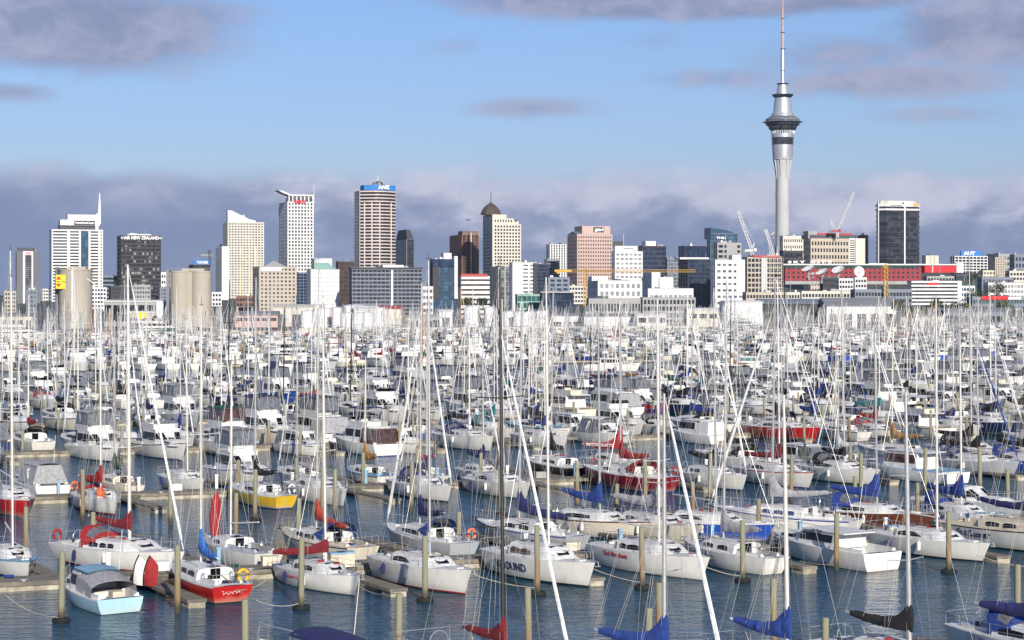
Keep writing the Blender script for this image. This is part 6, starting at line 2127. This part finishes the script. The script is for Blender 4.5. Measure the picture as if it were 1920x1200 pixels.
fill_row(151.2, 2, True, 1, 4.7, .22)
fill_row(182.6, 3, False, 1, 4.7, .35)
fill_row(195.2, 4, True, 2, 4.5, .25)
fill_row(227.0, 5, False, 2, 4.4, .45)
fill_row(239.2, 6, True, 2, 4.3, .40)
fill_row(271.0, 7, False, 3, 4.3, .42)
fill_row(283.2, 8, True, 3, 4.2, .28)
fill_row(315.0, 9, False, 3, 4.2, .35)
fill_row(327.2, 10, True, 3, 4.1, .30, skip=((1030, 1290),))
# ------------------------------------------------------------------ walkways, fingers, piles
def walkway(b, a0, a1, label, fingers, lod):
    o = grid(a0, b)
    t = empty('floating_walkway', o, TH, label, 'floating dock', 'floating walkways of the marina')
    L = a1 - a0
    n = max(1, int(L / 12))
    for i in range(n):
        x0, x1 = L * i / n, L * (i + 1) / n
        part('deck_section', MB().box(x0 + .04, x1 - .04, -1.1, 1.1, .28, .52), 'dock timber', t)
        part('float', MB().box(x0 + .8, x1 - .8, -1.0, 1.0, -.4, .278), 'dock concrete', t)
    me = None
    for (a, side, ln) in fingers:
        if not (a0 < a < a1):
            continue
        x = a - a0
        s0, s1 = (1.1, 1.1 + ln) if side > 0 else (-1.1 - ln, -1.1)
        sh = .16
        kx = (lambda y: -sh * (y - side * 1.1))
        mb = MB().prism([(x - .5 + kx(s0), s0), (x + .5 + kx(s0), s0), (x + .5 + kx(s1), s1), (x - .5 + kx(s1), s1)], .26, .44)
        part('finger', mb, 'dock timber', t)
        e0, e1 = (s1 - 1.1, s1 - .02) if side > 0 else (s0 + .02, s0 + 1.1)
        part('float', MB().prism([(x - .42 + kx(e0), e0), (x + .42 + kx(e0), e0), (x + .42 + kx(e1), e1), (x - .42 + kx(e1), e1)], -.3, .257), 'dock concrete', t)
        part('brace', MB().add([(x + .5, s0 if side > 0 else s1, .28), (x + 1.6, s0 if side > 0 else s1, .28), (x + .5, (s0 + 1.2) if side > 0 else (s1 - 1.2), .28), (x + .5, s0 if side > 0 else s1, .43), (x + 1.6, s0 if side > 0 else s1, .43), (x + .5, (s0 + 1.2) if side > 0 else (s1 - 1.2), .43)], [(0, 1, 2), (3, 5, 4), (0, 3, 4, 1), (1, 4, 5, 2), (2, 5, 3, 0)]), 'dock timber', t)
    if lod == 0:
        g = random.Random(int(b))
        n = int(L / 6)
        for i in range(n):
            x = 3 + i * 6.1
            part('power_pedestal', MB().box(x - .11, x + .11, .85, 1.05, .52, 1.5).box(x - .14, x + .14, .82, 1.08, 1.5, 1.62), 'concrete white' if g.random() < .6 else 'deck blue', t)
            part('cleat', MB().tube([(x + 1.2, -1.02, .6), (x + 1.6, -1.02, .6)], .035, 5).box(x + 1.33, x + 1.47, -1.06, -.98, .52, .6), 'steel rail', t)
            if g.random() < .5:
                part('hose_coil', MB().tube([(x + .8 + .25 * math.cos(a), .5 + .25 * math.sin(a), .56 + .006 * a) for a in [k * .8 for k in range(22)]], .025, 4), g.choice(['canvas blue', 'canvas green', 'canvas grey', 'rope']), t)
            if g.random() < .35:
                part('dock_box', MB().box(x + 2.4, x + 3.3, .4, 1.0, .52, 1.02), g.choice(['concrete white', 'deck cream', 'concrete grey']), t)
    return t


fA = [(a_of(px, 95.8), -1, 8.6) for px in (318, 700, 1075, 1478, 1845)] + [(a_of(px, 118), 1, 9.5) for px in (60, 340, 720, 930, 1130, 1360, 1560, 1760)]
walkway(BW[1], a_of(-120, BW[1]), a_of(2050, BW[1]), 'floating timber walkway nearest to the camera with its finger docks', fA, 0)
fB = [(a_of(px, 139.5), -1, 9.5) for px in (260, 700, 1060, 1290, 1640, 1880)] + [(a_of(px, 161), 1, 9) for px in (150, 420, 640, 980, 1250, 1480, 1750)]
walkway(BW[2], a_of(-120, BW[2]), a_of(2050, BW[2]), 'second floating walkway from the camera', fB, 0)
names = {3: 'third', 4: 'fourth', 5: 'fifth', 6: 'sixth'}
for k in range(3, 7):
    a0, a1 = a_of(-80, BW[k]), a_of(2000, BW[k])
    fg = []
    a = a0 + 3
    while a < a1:
        fg.append((a, -1, 9.0))
        fg.append((a + 2, 1, 9.0))
        a += 10.4
    walkway(BW[k], a0, a1, '%s floating walkway from the camera' % names[k], fg, 1)
walkway(BW[0], a_of(400, BW[0]), a_of(1950, BW[0]), 'walkway just below the lower edge of the picture', [], 1)

pile_me = {}


def pile(loc, h, label, tyre=False, r=.15):
    key = (round(h, 1), r)
    if key not in pile_me:
        pile_me[key] = MB().lathe([(r * 1.08, -1.2), (r * 1.03, h * .5), (r * .98, h - .04), (r * .86, h)], 12).mesh('timber_pile', 1, True)
    o = link('mooring_pile', pile_me[key], ['pile'], None, loc)
    o.rotation_euler = (rng.uniform(-.02, .02), rng.uniform(-.02, .02), rng.uniform(0, 6))
    tag(o, label, 'mooring pile', 'timber mooring piles')
    if tyre:
        n = 18
        pts = [Vector((.31 * math.cos(2 * math.pi * i / n), .31 * math.sin(2 * math.pi * i / n), .08)) for i in range(n + 1)]
        part('fender_ring', MB().tube(pts, .15, 8), 'rubber', o, True)
    return o


ordn = 0
for px, yb, yt in ((115, 1166, 1035), (565, 1142, 1008), (797, 1128, 1005), (1008, 1116, 985), (1205, 1104, 988), (1393, 1091, 976), (1568, 1068, 962), (1779, 1074, 959)):
    ordn += 1
    Y = HC * F / (yb - YH)
    pile(Vector(((px - 960) * Y / F, Y, 0)), (yb - yt) * Y / F, 'timber mooring pile with black float ring, %s from left in the nearest line' % ORD(ordn), ordn != 7, .145)
ordn = 0
for px, yt, h in ((333, 1020, 3.4), (460, 1122, 3.4), (747, 1110, 3.4), (992, 1100, 3.4), (1237, 1090, 3.4), (1452, 1083, 3.4), (1547, 1158, 2.4), (1908, 1056, 3.4), (1215, 1140, 2.6)):
    ordn += 1
    Y = (HC - h) * F / (yt - YH)
    pile(Vector(((px - 960) * Y / F, Y, 0)), h, 'timber mooring pile without ring, %s from left among the front boats' % ORD(ordn), False, .145)
ordn = 0
for px, yt, h in ((48, 950, 3.3), (175, 960, 3.0), (442, 925, 3.2), (560, 935, 3.2), (628, 880, 3.3), (860, 960, 2.6), (975, 915, 3.2), (1155, 908, 3.2), (1300, 903, 3.0), (1422, 935, 2.6), (1604, 893, 3.0), (1720, 905, 3.0), (1890, 880, 3.3)):
    ordn += 1
    Y = (HC - h) * F / (yt - YH)
    pile(Vector(((px - 960) * Y / F, Y, 0)), h, 'grey topped timber pile, %s from left in the second line' % ORD(ordn), False, .145)
ordn = 0
for px, yt in ((155, 880), (320, 885), (478, 880), (604, 873), (771, 866), (940, 872), (1083, 864), (1210, 860), (1331, 850), (1483, 852), (1614, 850), (1734, 840), (1838, 838)):
    ordn += 1
    Y = (HC - 3.6) * F / (yt - YH)
    pile(Vector(((px - 960) * Y / F, Y, 0)), 3.6, 'tall orange brown timber pile, %s from left in the third line' % ORD(ordn), ordn % 3 == 0, .155)
# piles at the ends of the further berths, two boats apart
placed = []
for (a, b, lod) in SLOTS:
    v = grid(a, b)
    placed.append((px_of(v), v, lod))
line = {}
for (px, v, lod) in placed:
    bb_ = round((-v.x * ST + v.y * CT) * 2) / 2
    line.setdefault(bb_, []).append((px, v, lod))
lw = ['fourth', 'fifth', 'sixth', 'seventh', 'eighth', 'ninth', 'tenth', 'eleventh', 'twelfth', 'thirteenth', 'fourteenth']
npile = 0
for li, bb_ in enumerate(sorted(line)):
    row = sorted(line[bb_], key=lambda q: q[0])
    for i, (px, v, lod) in enumerate(row):
        h = rng.choice([2.4, 2.7, 3.0, 3.3])
        if npile < 255:
            npile += 1
            pile(v, h, 'timber mooring pile, %s from left in the %s line of piles' % (ORD(i + 1), lw[min(li, 10)]), False, rng.choice([.13, .145, .16]))


# ------------------------------------------------------------------ the far fleet: about a thousand boats no one could count
def far_proto(kind, seed):
    g = random.Random(seed)
    mb = MB()           # material slots: 0 hull, 1 deck, 2 glass, 3 cover, 4 mast, 5 antifoul
    L = g.uniform(9, 13.5) if kind == 'y' else g.uniform(10, 16)
    h = Hull(L, L * (.32 if kind == 'y' else .35), .14 * L, (.115 if kind == 'y' else .12) * L, .07 * L, .03 * L, .7 if kind == 'y' else .88)
    rows = []
    for t in (0, .25, .5, .72, .88, 1):
        z = h.dz(t)
        rows.append([h.p(t, -.1, -1), h.p(t, .12, -1), h.p(t, z, -1), h.p(t, z, 1), h.p(t, .12, 1), h.p(t, -.1, 1)])
    mb.loft(rows, 0, False, True, False)
    n = 5
    for i in range(5):
        mb.m[i * 5 + 2] = 1
        mb.m[i * 5] = mb.m[i * 5 + 4] = 5
    zd = h.dz(.5)
    mb.box(-.40 * L, -.24 * L, -h.hb(.15) * .6, h.hb(.15) * .6, h.dz(.1), h.dz(.1) + .03, g.choice([2, 5, 3]))
    if kind == 'y':
        w = h.hb(.5) * .6
        x0, x1, x2 = -.2 * L, .12 * L, .24 * L
        ch = .65
        mb.add([(x0, w, zd), (x0, -w, zd), (x0, w * .85, zd + ch), (x0, -w * .85, zd + ch), (x1, w * .8, zd + ch * .95), (x1, -w * .8, zd + ch * .95), (x2, w * .6, zd), (x2, -w * .6, zd)],
               [(0, 1, 3, 2), (2, 3, 5, 4), (4, 5, 7, 6), (0, 2, 4, 6), (1, 7, 5, 3)], 1)
        for sd in (-1, 1):
            y = sd * (w * .96 + .02)
            mb.add([(x0 + .15, y, zd + .16), (x1 + .2, y * .97, zd + .16), (x1, y * .92, zd + .50), (x0 + .15, y * .96, zd + .52)], [(0, 1, 2, 3)], 2)
        mx = .05 * L
        mh = g.uniform(1.0, 1.3) * L
        mb.tube([(mx, 0, zd), (mx - .1, 0, mh)], [.065, .055], 4, 4)
        if g.random() < .85:
            for q in (.5,) if L < 10 else (.38, .68):
                w2 = h.hb(.55) * .8
                mb.tube([(mx - .1, -w2, mh * q), (mx - .1, w2, mh * q)], .04, 3, 4)
        if g.random() < .35:
            mb.tube([(.48 * L, 0, h.dz(1) + .1), (mx, 0, mh * g.choice([.88, .99]))], [.07, .05], 4, 6)
        else:
            mb.tube([(.48 * L, 0, h.dz(1) + .1), (mx, 0, mh * .95)], .022, 3, 4)
        mb.tube([(-.48 * L, 0, zd), (mx, 0, mh)], .022, 3, 4)
        for sd in (-1, 1):
            mb.tube([(mx, sd * h.hb(.55), zd), (mx, sd * h.hb(.55) * .8, mh * .5), (mx, 0, mh * .95)], .02, 3, 4)
        E = .37 * L
        zb = zd + ch + .75
        if g.random() < .85:
            for i, (d0, d1, t0, t1) in enumerate(((-.15, .5, 1.25, .55), (.5, E, .5, .2))):
                mb.add([(mx - d0, -.14, zb - .15), (mx - d0, .14, zb - .15), (mx - d0, .06, zb + t0), (mx - d0, -.06, zb + t0), (mx - d1, -.13, zb - .15), (mx - d1, .13, zb - .15), (mx - d1, .07, zb + t1), (mx - d1, -.07, zb + t1)],
                       [(0, 1, 2, 3), (4, 7, 6, 5), (0, 3, 7, 4), (1, 5, 6, 2), (3, 2, 6, 7)], 3)
        if g.random() < .5:
            w3 = w * .9
            mb.add([(x0 - .7, w3, zd + .2), (x0 - .7, -w3, zd + .2), (x0 - .6, w3 * .8, zd + 1.15), (x0 - .6, -w3 * .8, zd + 1.15), (x0 + .8, w3 * .8, zd + .5), (x0 + .8, -w3 * .8, zd + .5)], [(0, 2, 4), (1, 5, 3), (2, 3, 5, 4)], 3)
    else:
        w = h.hb(.5) * .82
        H1 = 1.0 + .035 * L
        x0, x1, x2 = -.22 * L, .08 * L, .26 * L
        mb.add([(x0, w, zd), (x0, -w, zd), (x0, w * .9, zd + H1), (x0, -w * .9, zd + H1), (x1, w * .85, zd + H1), (x1, -w * .85, zd + H1), (x2, w * .6, zd), (x2, -w * .6, zd)],
               [(0, 1, 3, 2), (2, 3, 5, 4), (4, 5, 7, 6), (0, 2, 4, 6), (1, 7, 5, 3)], 1)
        for sd in (-1, 1):
            y = sd * (w * .95 + .03)
            mb.add([(x0 + .2, y, zd + H1 * .4), (x1 + .5, y * .96, zd + H1 * .4), (x1 + .1, y * .93, zd + H1 * .85), (x0 + .2, y * .95, zd + H1 * .85)], [(0, 1, 2, 3)], 2)
        mb.add([(x1 + .25, w * .7, zd + H1 * .86), (x1 + .25, -w * .7, zd + H1 * .86), (x2 - .55 * (x2 - x1) + .1, -w * .68, zd + H1 * .45), (x2 - .55 * (x2 - x1) + .1, w * .68, zd + H1 * .45)], [(0, 1, 2, 3)], 2)
        if g.random() < .6:
            zf = zd + H1
            mb.box(x0 - .3, x1 - .2, -w * .8, w * .8, zf + .02, zf + .6, 1)
            if g.random() < .6:
                mb.box(x0, x1 - .3, -w * .75, w * .75, zf + 1.65, zf + 1.78, 3)
                for sx in (x0 + .1, x1 - .4):
                    for sd in (-1, 1):
                        mb.box(sx - .03, sx + .03, sd * w * .72 - .03, sd * w * .72 + .03, zf + .6, zf + 1.66, 4)
            else:
                mb.box(x0 + .4, x1 - .4, -w * .6, w * .6, zf + .6, zf + 1.3, 2)
        mb.tube([(x0, w * .5, zd + H1), (x0 - .8, w * .5, zd + H1 + .35 * L)], .03, 3, 4)
    return np.array(mb.v), mb.f, np.array(mb.m), L


protos = [far_proto('y', 500 + i) for i in range(16)] + [far_proto('m', 600 + i) for i in range(8)]
slots = ['white gelcoat', 'deck white', 'tinted window', 'canvas navy', 'mast white', 'antifoul black', 'canvas white',
         'cream gelcoat', 'navy gelcoat', 'canvas blue', 'canvas black', 'canvas grey', 'canvas green', 'canvas red', 'mast silver', 'mast wood', 'mast black', 'blue gelcoat', 'grey gelcoat', 'canvas teal', 'canvas tan']
SI = {k: i for i, k in enumerate(slots)}
AV, AF, AM = [], [], []
base = 0
nfar = 0


def far_boat(c, hd, pr, hull=None):
    global base, nfar
    v, f, m, L = pr
    cs, sn = math.cos(hd), math.sin(hd)
    w = np.empty_like(v)
    ry = rng.uniform(-.02, .02)
    w[:, 0] = c.x + (v[:, 0] + ry * v[:, 2]) * cs - v[:, 1] * sn
    w[:, 1] = c.y + (v[:, 0] + ry * v[:, 2]) * sn + v[:, 1] * cs
    w[:, 2] = v[:, 2]
    mm = m.copy()
    hull = hull or rng.choice(['white gelcoat'] * 26 + ['cream gelcoat'] * 3 + ['navy gelcoat', 'blue gelcoat', 'grey gelcoat'])
    mm[m == 0] = SI[hull]
    mm[m == 3] = SI['canvas ' + rng.choice(['navy', 'navy', 'blue', 'black', 'grey', 'white', 'white', 'white', 'green', 'red', 'teal', 'tan', 'black', 'black'])]
    mm[m == 4] = SI['mast ' + rng.choice(['white'] * 7 + ['silver'] * 11 + ['wood', 'black'])]
    AV.append(w)
    AF.extend([tuple(q + base for q in ff) for ff in f])
    AM.append(mm)
    base += len(v)
    nfar += 1


for bw in (430, 474, 518, 562, 606, 650, 694, 738):
    for side in (-1, 1):
        be = bw - 1.2 if side < 0 else bw + 1.2
        a, a1 = a_of(-40, bw), a_of(1965, bw)
        while a < a1:
            motor = rng.random() < (.42 if bw < 480 else .3)
            pr = protos[16 + rng.randrange(8)] if motor else protos[rng.randrange(16)]
            c = grid(a, bw + side * (1.3 + pr[3] / 2))
            px = px_of(c)
            gap = (bw == 430 and 1030 < px < 1280 and side < 0) or (bw in (474, 518) and 450 < px < 640) or (bw == 738 and 480 < px < 620)
            if not gap and rng.random() > .13:
                far_boat(c, (OUT if rng.random() < .5 else INN) + R(rng.uniform(-4, 4)), pr)
            a += rng.uniform(4.1, 5.3) + (.6 if motor else 0)
me = bpy.data.meshes.new('distant_boats')
me.from_pydata(np.concatenate(AV).tolist(), [], AF)
for k in slots:
    me.materials.append(MATS[k])
me.polygons.foreach_set('material_index', np.concatenate(AM).astype(np.int32))
me.update()
o = bpy.data.objects.new('distant_boats', me)
C.objects.link(o)
o['kind'] = 'stuff'
o['label'] = 'dense fleet of distant moored yachts and launches before the wharf'
# their walkways and piles
mb = MB()
for bw in (430, 474, 518, 562, 606, 650, 694, 738):
    a0, a1 = a_of(-40, bw), a_of(1965, bw)
    p = [grid(a0, bw - 1), grid(a1, bw - 1), grid(a1, bw + 1), grid(a0, bw + 1)]
    mb.prism([(q.x, q.y) for q in p], .1, .5)
    a = a0
    while a < a1:
        for sd in (-1, 1):
            v = grid(a + rng.uniform(-1, 1), bw + sd * 11)
            hh = rng.uniform(2.4, 3.6)
            mb.box(v.x - .2, v.x + .2, v.y - .2, v.y + .2, -.5, hh, 1)
        a += 9
o = link('distant_docks', mb.mesh('distant_docks', 2), ['dock concrete', 'pile'], None, kind='stuff', label='distant floating docks and piles')

# a few far craft large enough to tell apart
def big_boat(px, b, L, cols, label, style='big', turn=70, sp=None):
    s_ = dict(L=L, style=style, seed=900 + int(px))
    s_.update(sp or {})
    c = grid(a_of(px, b), b)
    place_boat('motor', s_, cols, 3, c, OUT + R(turn), label, None, 'motor_yacht')


big_boat(540, 452, 19, {}, 'long white motor yacht lying across the open water at left', turn=96)
big_boat(1800, 402, 19, dict(hull='blue gelcoat', gunwale='white gelcoat'), 'white wheelhouse fishing vessel with bright blue hull', 'trawler', turn=64, sp=dict(B=5.2, fb=3.0, fs=1.9))
big_boat(1408, 372, 13, dict(hull='white gelcoat', gunwale='green gelcoat'), 'white launch with green stripe and green tinted windows', 'sedan', turn=60, sp=dict(wcol='green window'))
big_boat(1150, 376, 12, {}, 'white launch with large square windows at the open water', 'sedan', turn=50)
big_boat(35, 690, 26, {}, 'white superyacht with raked decks at the left edge', turn=80)
big_boat(1392, 745, 27, {}, 'white superyacht before the tall white boat shed', turn=100)
big_boat(295, 730, 30, dict(hull='green gelcoat'), 'long teal and white ferry near the silos', turn=90)

# ------------------------------------------------------------------ things on the docks, people, ropes, bird
def tube_person(name, loc, label, top, legs, h=1.76, hair='plastic dark', face=0.0):
    me = bpy.data.meshes.new(name)
    s = h / 1.76
    V = [(0, 0, .95), (0, 0, 1.18), (0, .01, 1.42), (0, .01, 1.52), (0, .02, 1.62), (0, .02, 1.70),
         (.18, 0, 1.43), (.24, .02, 1.16), (.23, .12, .92), (-.18, 0, 1.43), (-.25, .0, 1.15), (-.24, .06, .88),
         (.09, 0, .90), (.10, .01, .50), (.11, -.02, .09), (.12, .10, .04), (-.09, 0, .90), (-.12, .04, .50), (-.13, .0, .09), (-.14, .12, .04)]
    E = [(0, 1), (1, 2), (2, 3), (3, 4), (4, 5), (2, 6), (6, 7), (7, 8), (2, 9), (9, 10), (10, 11), (0, 12), (12, 13), (13, 14), (14, 15), (0, 16), (16, 17), (17, 18), (18, 19)]
    Rr = [.15, .14, .16, .06, .095, .09, .075, .05, .04, .075, .05, .04, .095, .07, .05, .045, .095, .07, .05, .045]
    me.from_pydata([(x * s, -y * s, z * s) for x, y, z in V], E, [])
    o = bpy.data.objects.new(name, me)
    C.objects.link(o)
    sk = o.modifiers.new('skin', 'SKIN')
    for i, r in enumerate(Rr):
        sv_ = me.skin_vertices[0].data[i]
        sv_.radius = (r * s, r * s * .8)
        sv_.use_root = (i == 0)
    sub = o.modifiers.new('sub', 'SUBSURF')
    sub.levels = sub.render_levels = 2
    dg = bpy.context.evaluated_depsgraph_get()
    me2 = bpy.data.meshes.new_from_object(o.evaluated_get(dg))
    bpy.data.objects.remove(o)
    for m in (top, legs, 'skin', hair):
        me2.materials.append(MATS[m])
    for p in me2.polygons:
        z = p.center.z / s
        x = abs(p.center.x) / s
        p.material_index = 0 if (.95 < z < 1.48) and not (x > .2 and z < 1.1) else (1 if z <= .95 and x < .2 else 2)
        if z > 1.66 or (z > 1.56 and p.center.y > -.0):
            p.material_index = 3
        p.use_smooth = True
    o = bpy.data.objects.new(name, me2)
    C.objects.link(o)
    o.location = loc
    o.rotation_euler = (0, 0, face)
    return tag(o, label, 'person')


v = grid(a_of(1811, 242), 238)
tube_person('person', Vector((v.x, v.y, .52)), 'person in dark blue top and dark trousers standing on a walkway at right', 'canvas navy', 'canvas black', 1.8, face=.4)
v = grid(a_of(1493, 194.5), 194)
tube_person('person', Vector((v.x, v.y, .52)), 'person in white shirt and short brown trousers standing on a walkway', 'canvas white', 'canvas tan', 1.8, face=-.5)


def rope(p0, p1, sag, label, r=.018):
    p0, p1 = Vector(p0), Vector(p1)
    mid = (p0 + p1) / 2
    pts = [p0 + (p1 - p0) * q - mid - Vector((0, 0, sag * 4 * q * (1 - q))) for q in [i / 10 for i in range(11)]]
    o = link('mooring_rope', MB().tube(pts, r, 4).mesh('mooring_rope'), ['rope'], None, mid)
    tag(o, label, 'rope', 'mooring ropes from boats to piles')


def gp3(px, py, z):
    Y = (HC - z) * F / (py - YH)
    return Vector(((px - 960) * Y / F, Y, z))


for i, (x0, y0, z0, x1, y1, z1, sg, lb) in enumerate([
    (10, 1116, .6, 108, 1158, .35, .25, 'slack rope from the left edge to the leftmost pile'),
    (443, 1106, .9, 500, 1086, .8, .2, 'slack rope between the red boat and the dock'),
    (670, 1096, 1.0, 740, 1112, 1.6, .25, 'rope from the maroon covered yacht to a pile'),
    (874, 1072, 1.0, 1002, 1102, .5, .15, 'rope along the stern half of the lettered racing yacht'),
    (1098, 1060, 1.0, 1200, 1092, .4, .12, 'rope from the dock to the fifth ringed pile'),
    (1312, 1058, .9, 1388, 1080, .4, .1, 'rope from the yacht with red lettering to a ringed pile'),
    (1500, 1052, .5, 1564, 1060, .7, .05, 'rope along the finger dock at the cabin launch'),
    (480, 1125, 1.0, 560, 1132, .4, .2, 'rope to the second ringed pile'),
    (1830, 1040, 1.2, 1920, 1062, .8, .1, 'rope from the right hand yacht toward the right edge')]):
    rope(gp3(x0, y0, z0), gp3(x1, y1, z1), sg, lb, .02)

# dock lockers and a small upturned dinghy
def locker(px, py, label, m='concrete white', w=.9, h=.75, d=.6, lid='deck blue'):
    p = gp3(px, py, .52)
    t = empty('dock_locker', p, TH, label, 'dock locker')
    part('box', MB().box(-w / 2, w / 2, -d / 2, d / 2, 0, h), m, t)
    part('lid', MB().box(-w / 2 - .03, w / 2 + .03, -d / 2 - .03, d / 2 + .03, h + .002, h + .1), lid, t)


locker(632, 1064, 'grey dock locker with pale blue lid, left of a pair', 'deck cream')
locker(648, 1062, 'grey dock locker with pale blue lid, right of a pair', 'deck cream')
locker(1675, 1010, 'beige dock locker with pale blue lid at right', 'deck cream')
for (px, py, lab, c2) in ((268, 1096, 'white tender stood on its end on the finger dock', 'concrete white'), (288, 1098, 'red tender stood on its end on the finger dock', 'canvas red')):
    p = gp3(px, py, .44)
    h = Hull(1.55, .75, .42, .4, .2, 0, .75)
    t = empty('tender', p + Vector((0, 0, .75)), 0, lab, 'dinghy', 'tenders stood on end on the dock')
    t.rotation_euler = (0, R(-82), R(-35))
    part('hull', h.mesh(1), [c2, c2, c2, 'rubber', c2], t, True)
    part('thwart', MB().box(-.2, -.02, -.4, .4, .25, .3), 'teak', t)
for (px, py, z, lab, m, r) in ((1842 * .5 + 100, 770, .8, 'orange buoy beside the quiet water', 'orange plastic', .45), (1094, 762, 1.2, 'pale orange round buoy on a dock post', 'orange plastic', .45), (188, 925, 1.4, 'orange float beside the red spray hood yacht', 'orange plastic', .4)):
    p = gp3(px, py, z)
    o = link('buoy', MB().lathe([(.05, -r), (r * .6, -r * .8), (r, 0), (r * .7, r * .7), (.12, r * .95), (.1, r * 1.15)], 14).mesh('buoy', 1, True), [m], None, p)
    tag(o, lab, 'buoy')
p = gp3(1045, 1000, .3)

# bird over the city
t = empty('bird', P(877, 413, 500), 0, 'small dark bird flying over the centre of the city', 'bird')
part('body', MB().tube([(-.35, 0, 0), (-.15, 0, .05), (.2, 0, .03), (.42, 0, .0)], [.03, .12, .10, .02], 8), 'rubber', t, True)
for sd in (-1, 1):
    part('wing', MB().add([(-.1, 0, .08), (.15, 0, .08), (.25 + sd * .35, .2 * sd, .22), (sd * .75, .35 * sd, .02), (sd * .4 - .1, .2 * sd, .18), (-.1, 0, .05), (.15, 0, .05), (.25 + sd * .35, .2 * sd, .19), (sd * .75, .35 * sd, .0), (sd * .4 - .1, .2 * sd, .15)], [(0, 1, 2, 3, 4), (9, 8, 7, 6, 5)]), 'rubber', t)


# trees on the right shore
def tree(px, py, D, hpx, wpx, label, m, seed, group='trees behind the marina'):
    g = random.Random(seed)
    base_ = P(px, py, D)
    h, w = hpx * D / F, wpx * D / F
    t = empty('tree', base_, 0, label, 'tree', group)
    mb = MB().tube([(0, 0, -1), (.05 * w, 0, h * .3), (0, 0, h * .6)], [w * .05, w * .04, w * .02], 6)
    for k in range(5):
        a = g.uniform(0, 6.28)
        mb.tube([(0, 0, h * .3), (math.cos(a) * w * .3, math.sin(a) * w * .3, h * g.uniform(.55, .8))], [w * .025, w * .008], 4)
    part('trunk', mb, 'bark', t)
    mb = MB()
    lumps = [(g.uniform(-.34, .34) * w, g.uniform(-.3, .3) * w, h * g.uniform(.4, .82), g.uniform(.16, .28) * w) for k in range(11)]
    for k in range(900):
        lx_, ly, lz, lr = g.choice(lumps)
        d = Vector((g.gauss(0, 1), g.gauss(0, 1), g.gauss(0, .8))).normalized() * lr * g.uniform(.65, 1.08)
        c = Vector((lx_, ly, lz)) + d
        s1 = g.uniform(.25, .55)
        u = Vector((g.gauss(0, 1), g.gauss(0, 1), g.gauss(0, 1))).normalized()
        v_ = u.cross(Vector((g.gauss(0, 1), g.gauss(0, 1), g.gauss(0, 1)))).normalized()
        mb.add([c - u * s1, c + v_ * s1 * .7, c + u * s1, c - v_ * s1 * .7], [(0, 1, 2, 3)])
    part('crown', mb, m, t)


ti = 0
for px, py, D, h, w, m in ((1690, 606, 905, 48, 34, 'foliage dry'), (1715, 608, 900, 36, 30, 'foliage dry'), (1745, 606, 905, 30, 34, 'foliage'), (1770, 606, 910, 34, 30, 'foliage'), (1800, 604, 980, 40, 40, 'foliage'), (1832, 580, 1150, 40, 48, 'foliage'), (1868, 565, 1250, 38, 40, 'foliage'), (1905, 600, 880, 24, 30, 'foliage'),
                           (875, 575, 1150, 16, 32, 'foliage dry'), (905, 575, 1150, 14, 26, 'foliage'), (800, 560, 1400, 18, 16, 'foliage'), (1445, 600, 905, 10, 18, 'foliage'), (1760, 590, 1100, 30, 36, 'foliage'), (1885, 590, 1000, 26, 34, 'foliage dry'), (1822, 528, 1500, 20, 24, 'foliage')):
    ti += 1
    tree(px, py, D, h, w, '%s tree, %s in the list of shore trees from the first clump' % ('yellow green' if 'dry' in m else 'dark green', ORD(ti)) if False else '%s tree %s' % ('olive green' if 'dry' in m else 'dark green', ['left of the banded white office', 'below the banded white office, left of its middle', 'below the banded white office, middle', 'below the banded white office, right', 'right of the banded white office', 'above the hall with the red sign', 'behind the hall with the red sign', 'low by the right edge', 'below the red roofed building, left', 'below the red roofed building, right', 'beside the long grey apartment block', 'low before the dark hall', 'before the small white office wing', 'before the green grey hall', 'on the slope below the AUT block'][ti - 1]), m, 40 + ti)
print('boats', sum(1 for o in C.objects if o.get('category') in ('yacht', 'motor boat')), 'far', nfar, 'objects', len(C.objects))

# ------------------------------------------------------------------ a little sea air between the camera and the city
def haze(density):
    m = bpy.data.materials.new('sea air')
    m.use_nodes = True
    t = NT(m.node_tree)
    v = t.n('ShaderNodeVolumePrincipled')
    v.inputs['Color'].default_value = (.80, .87, .96, 1)
    v.inputs['Density'].default_value = density
    v.inputs['Anisotropy'].default_value = .2
    o = t.n('ShaderNodeOutputMaterial')
    t.nt.links.new(v.outputs[0], o.inputs['Volume'])
    MATS['haze'] = m
    part('haze', MB().box(-3400, 3400, -320, 30400, -2.5, 430), 'haze', None, kind='stuff')


haze(0.00003)
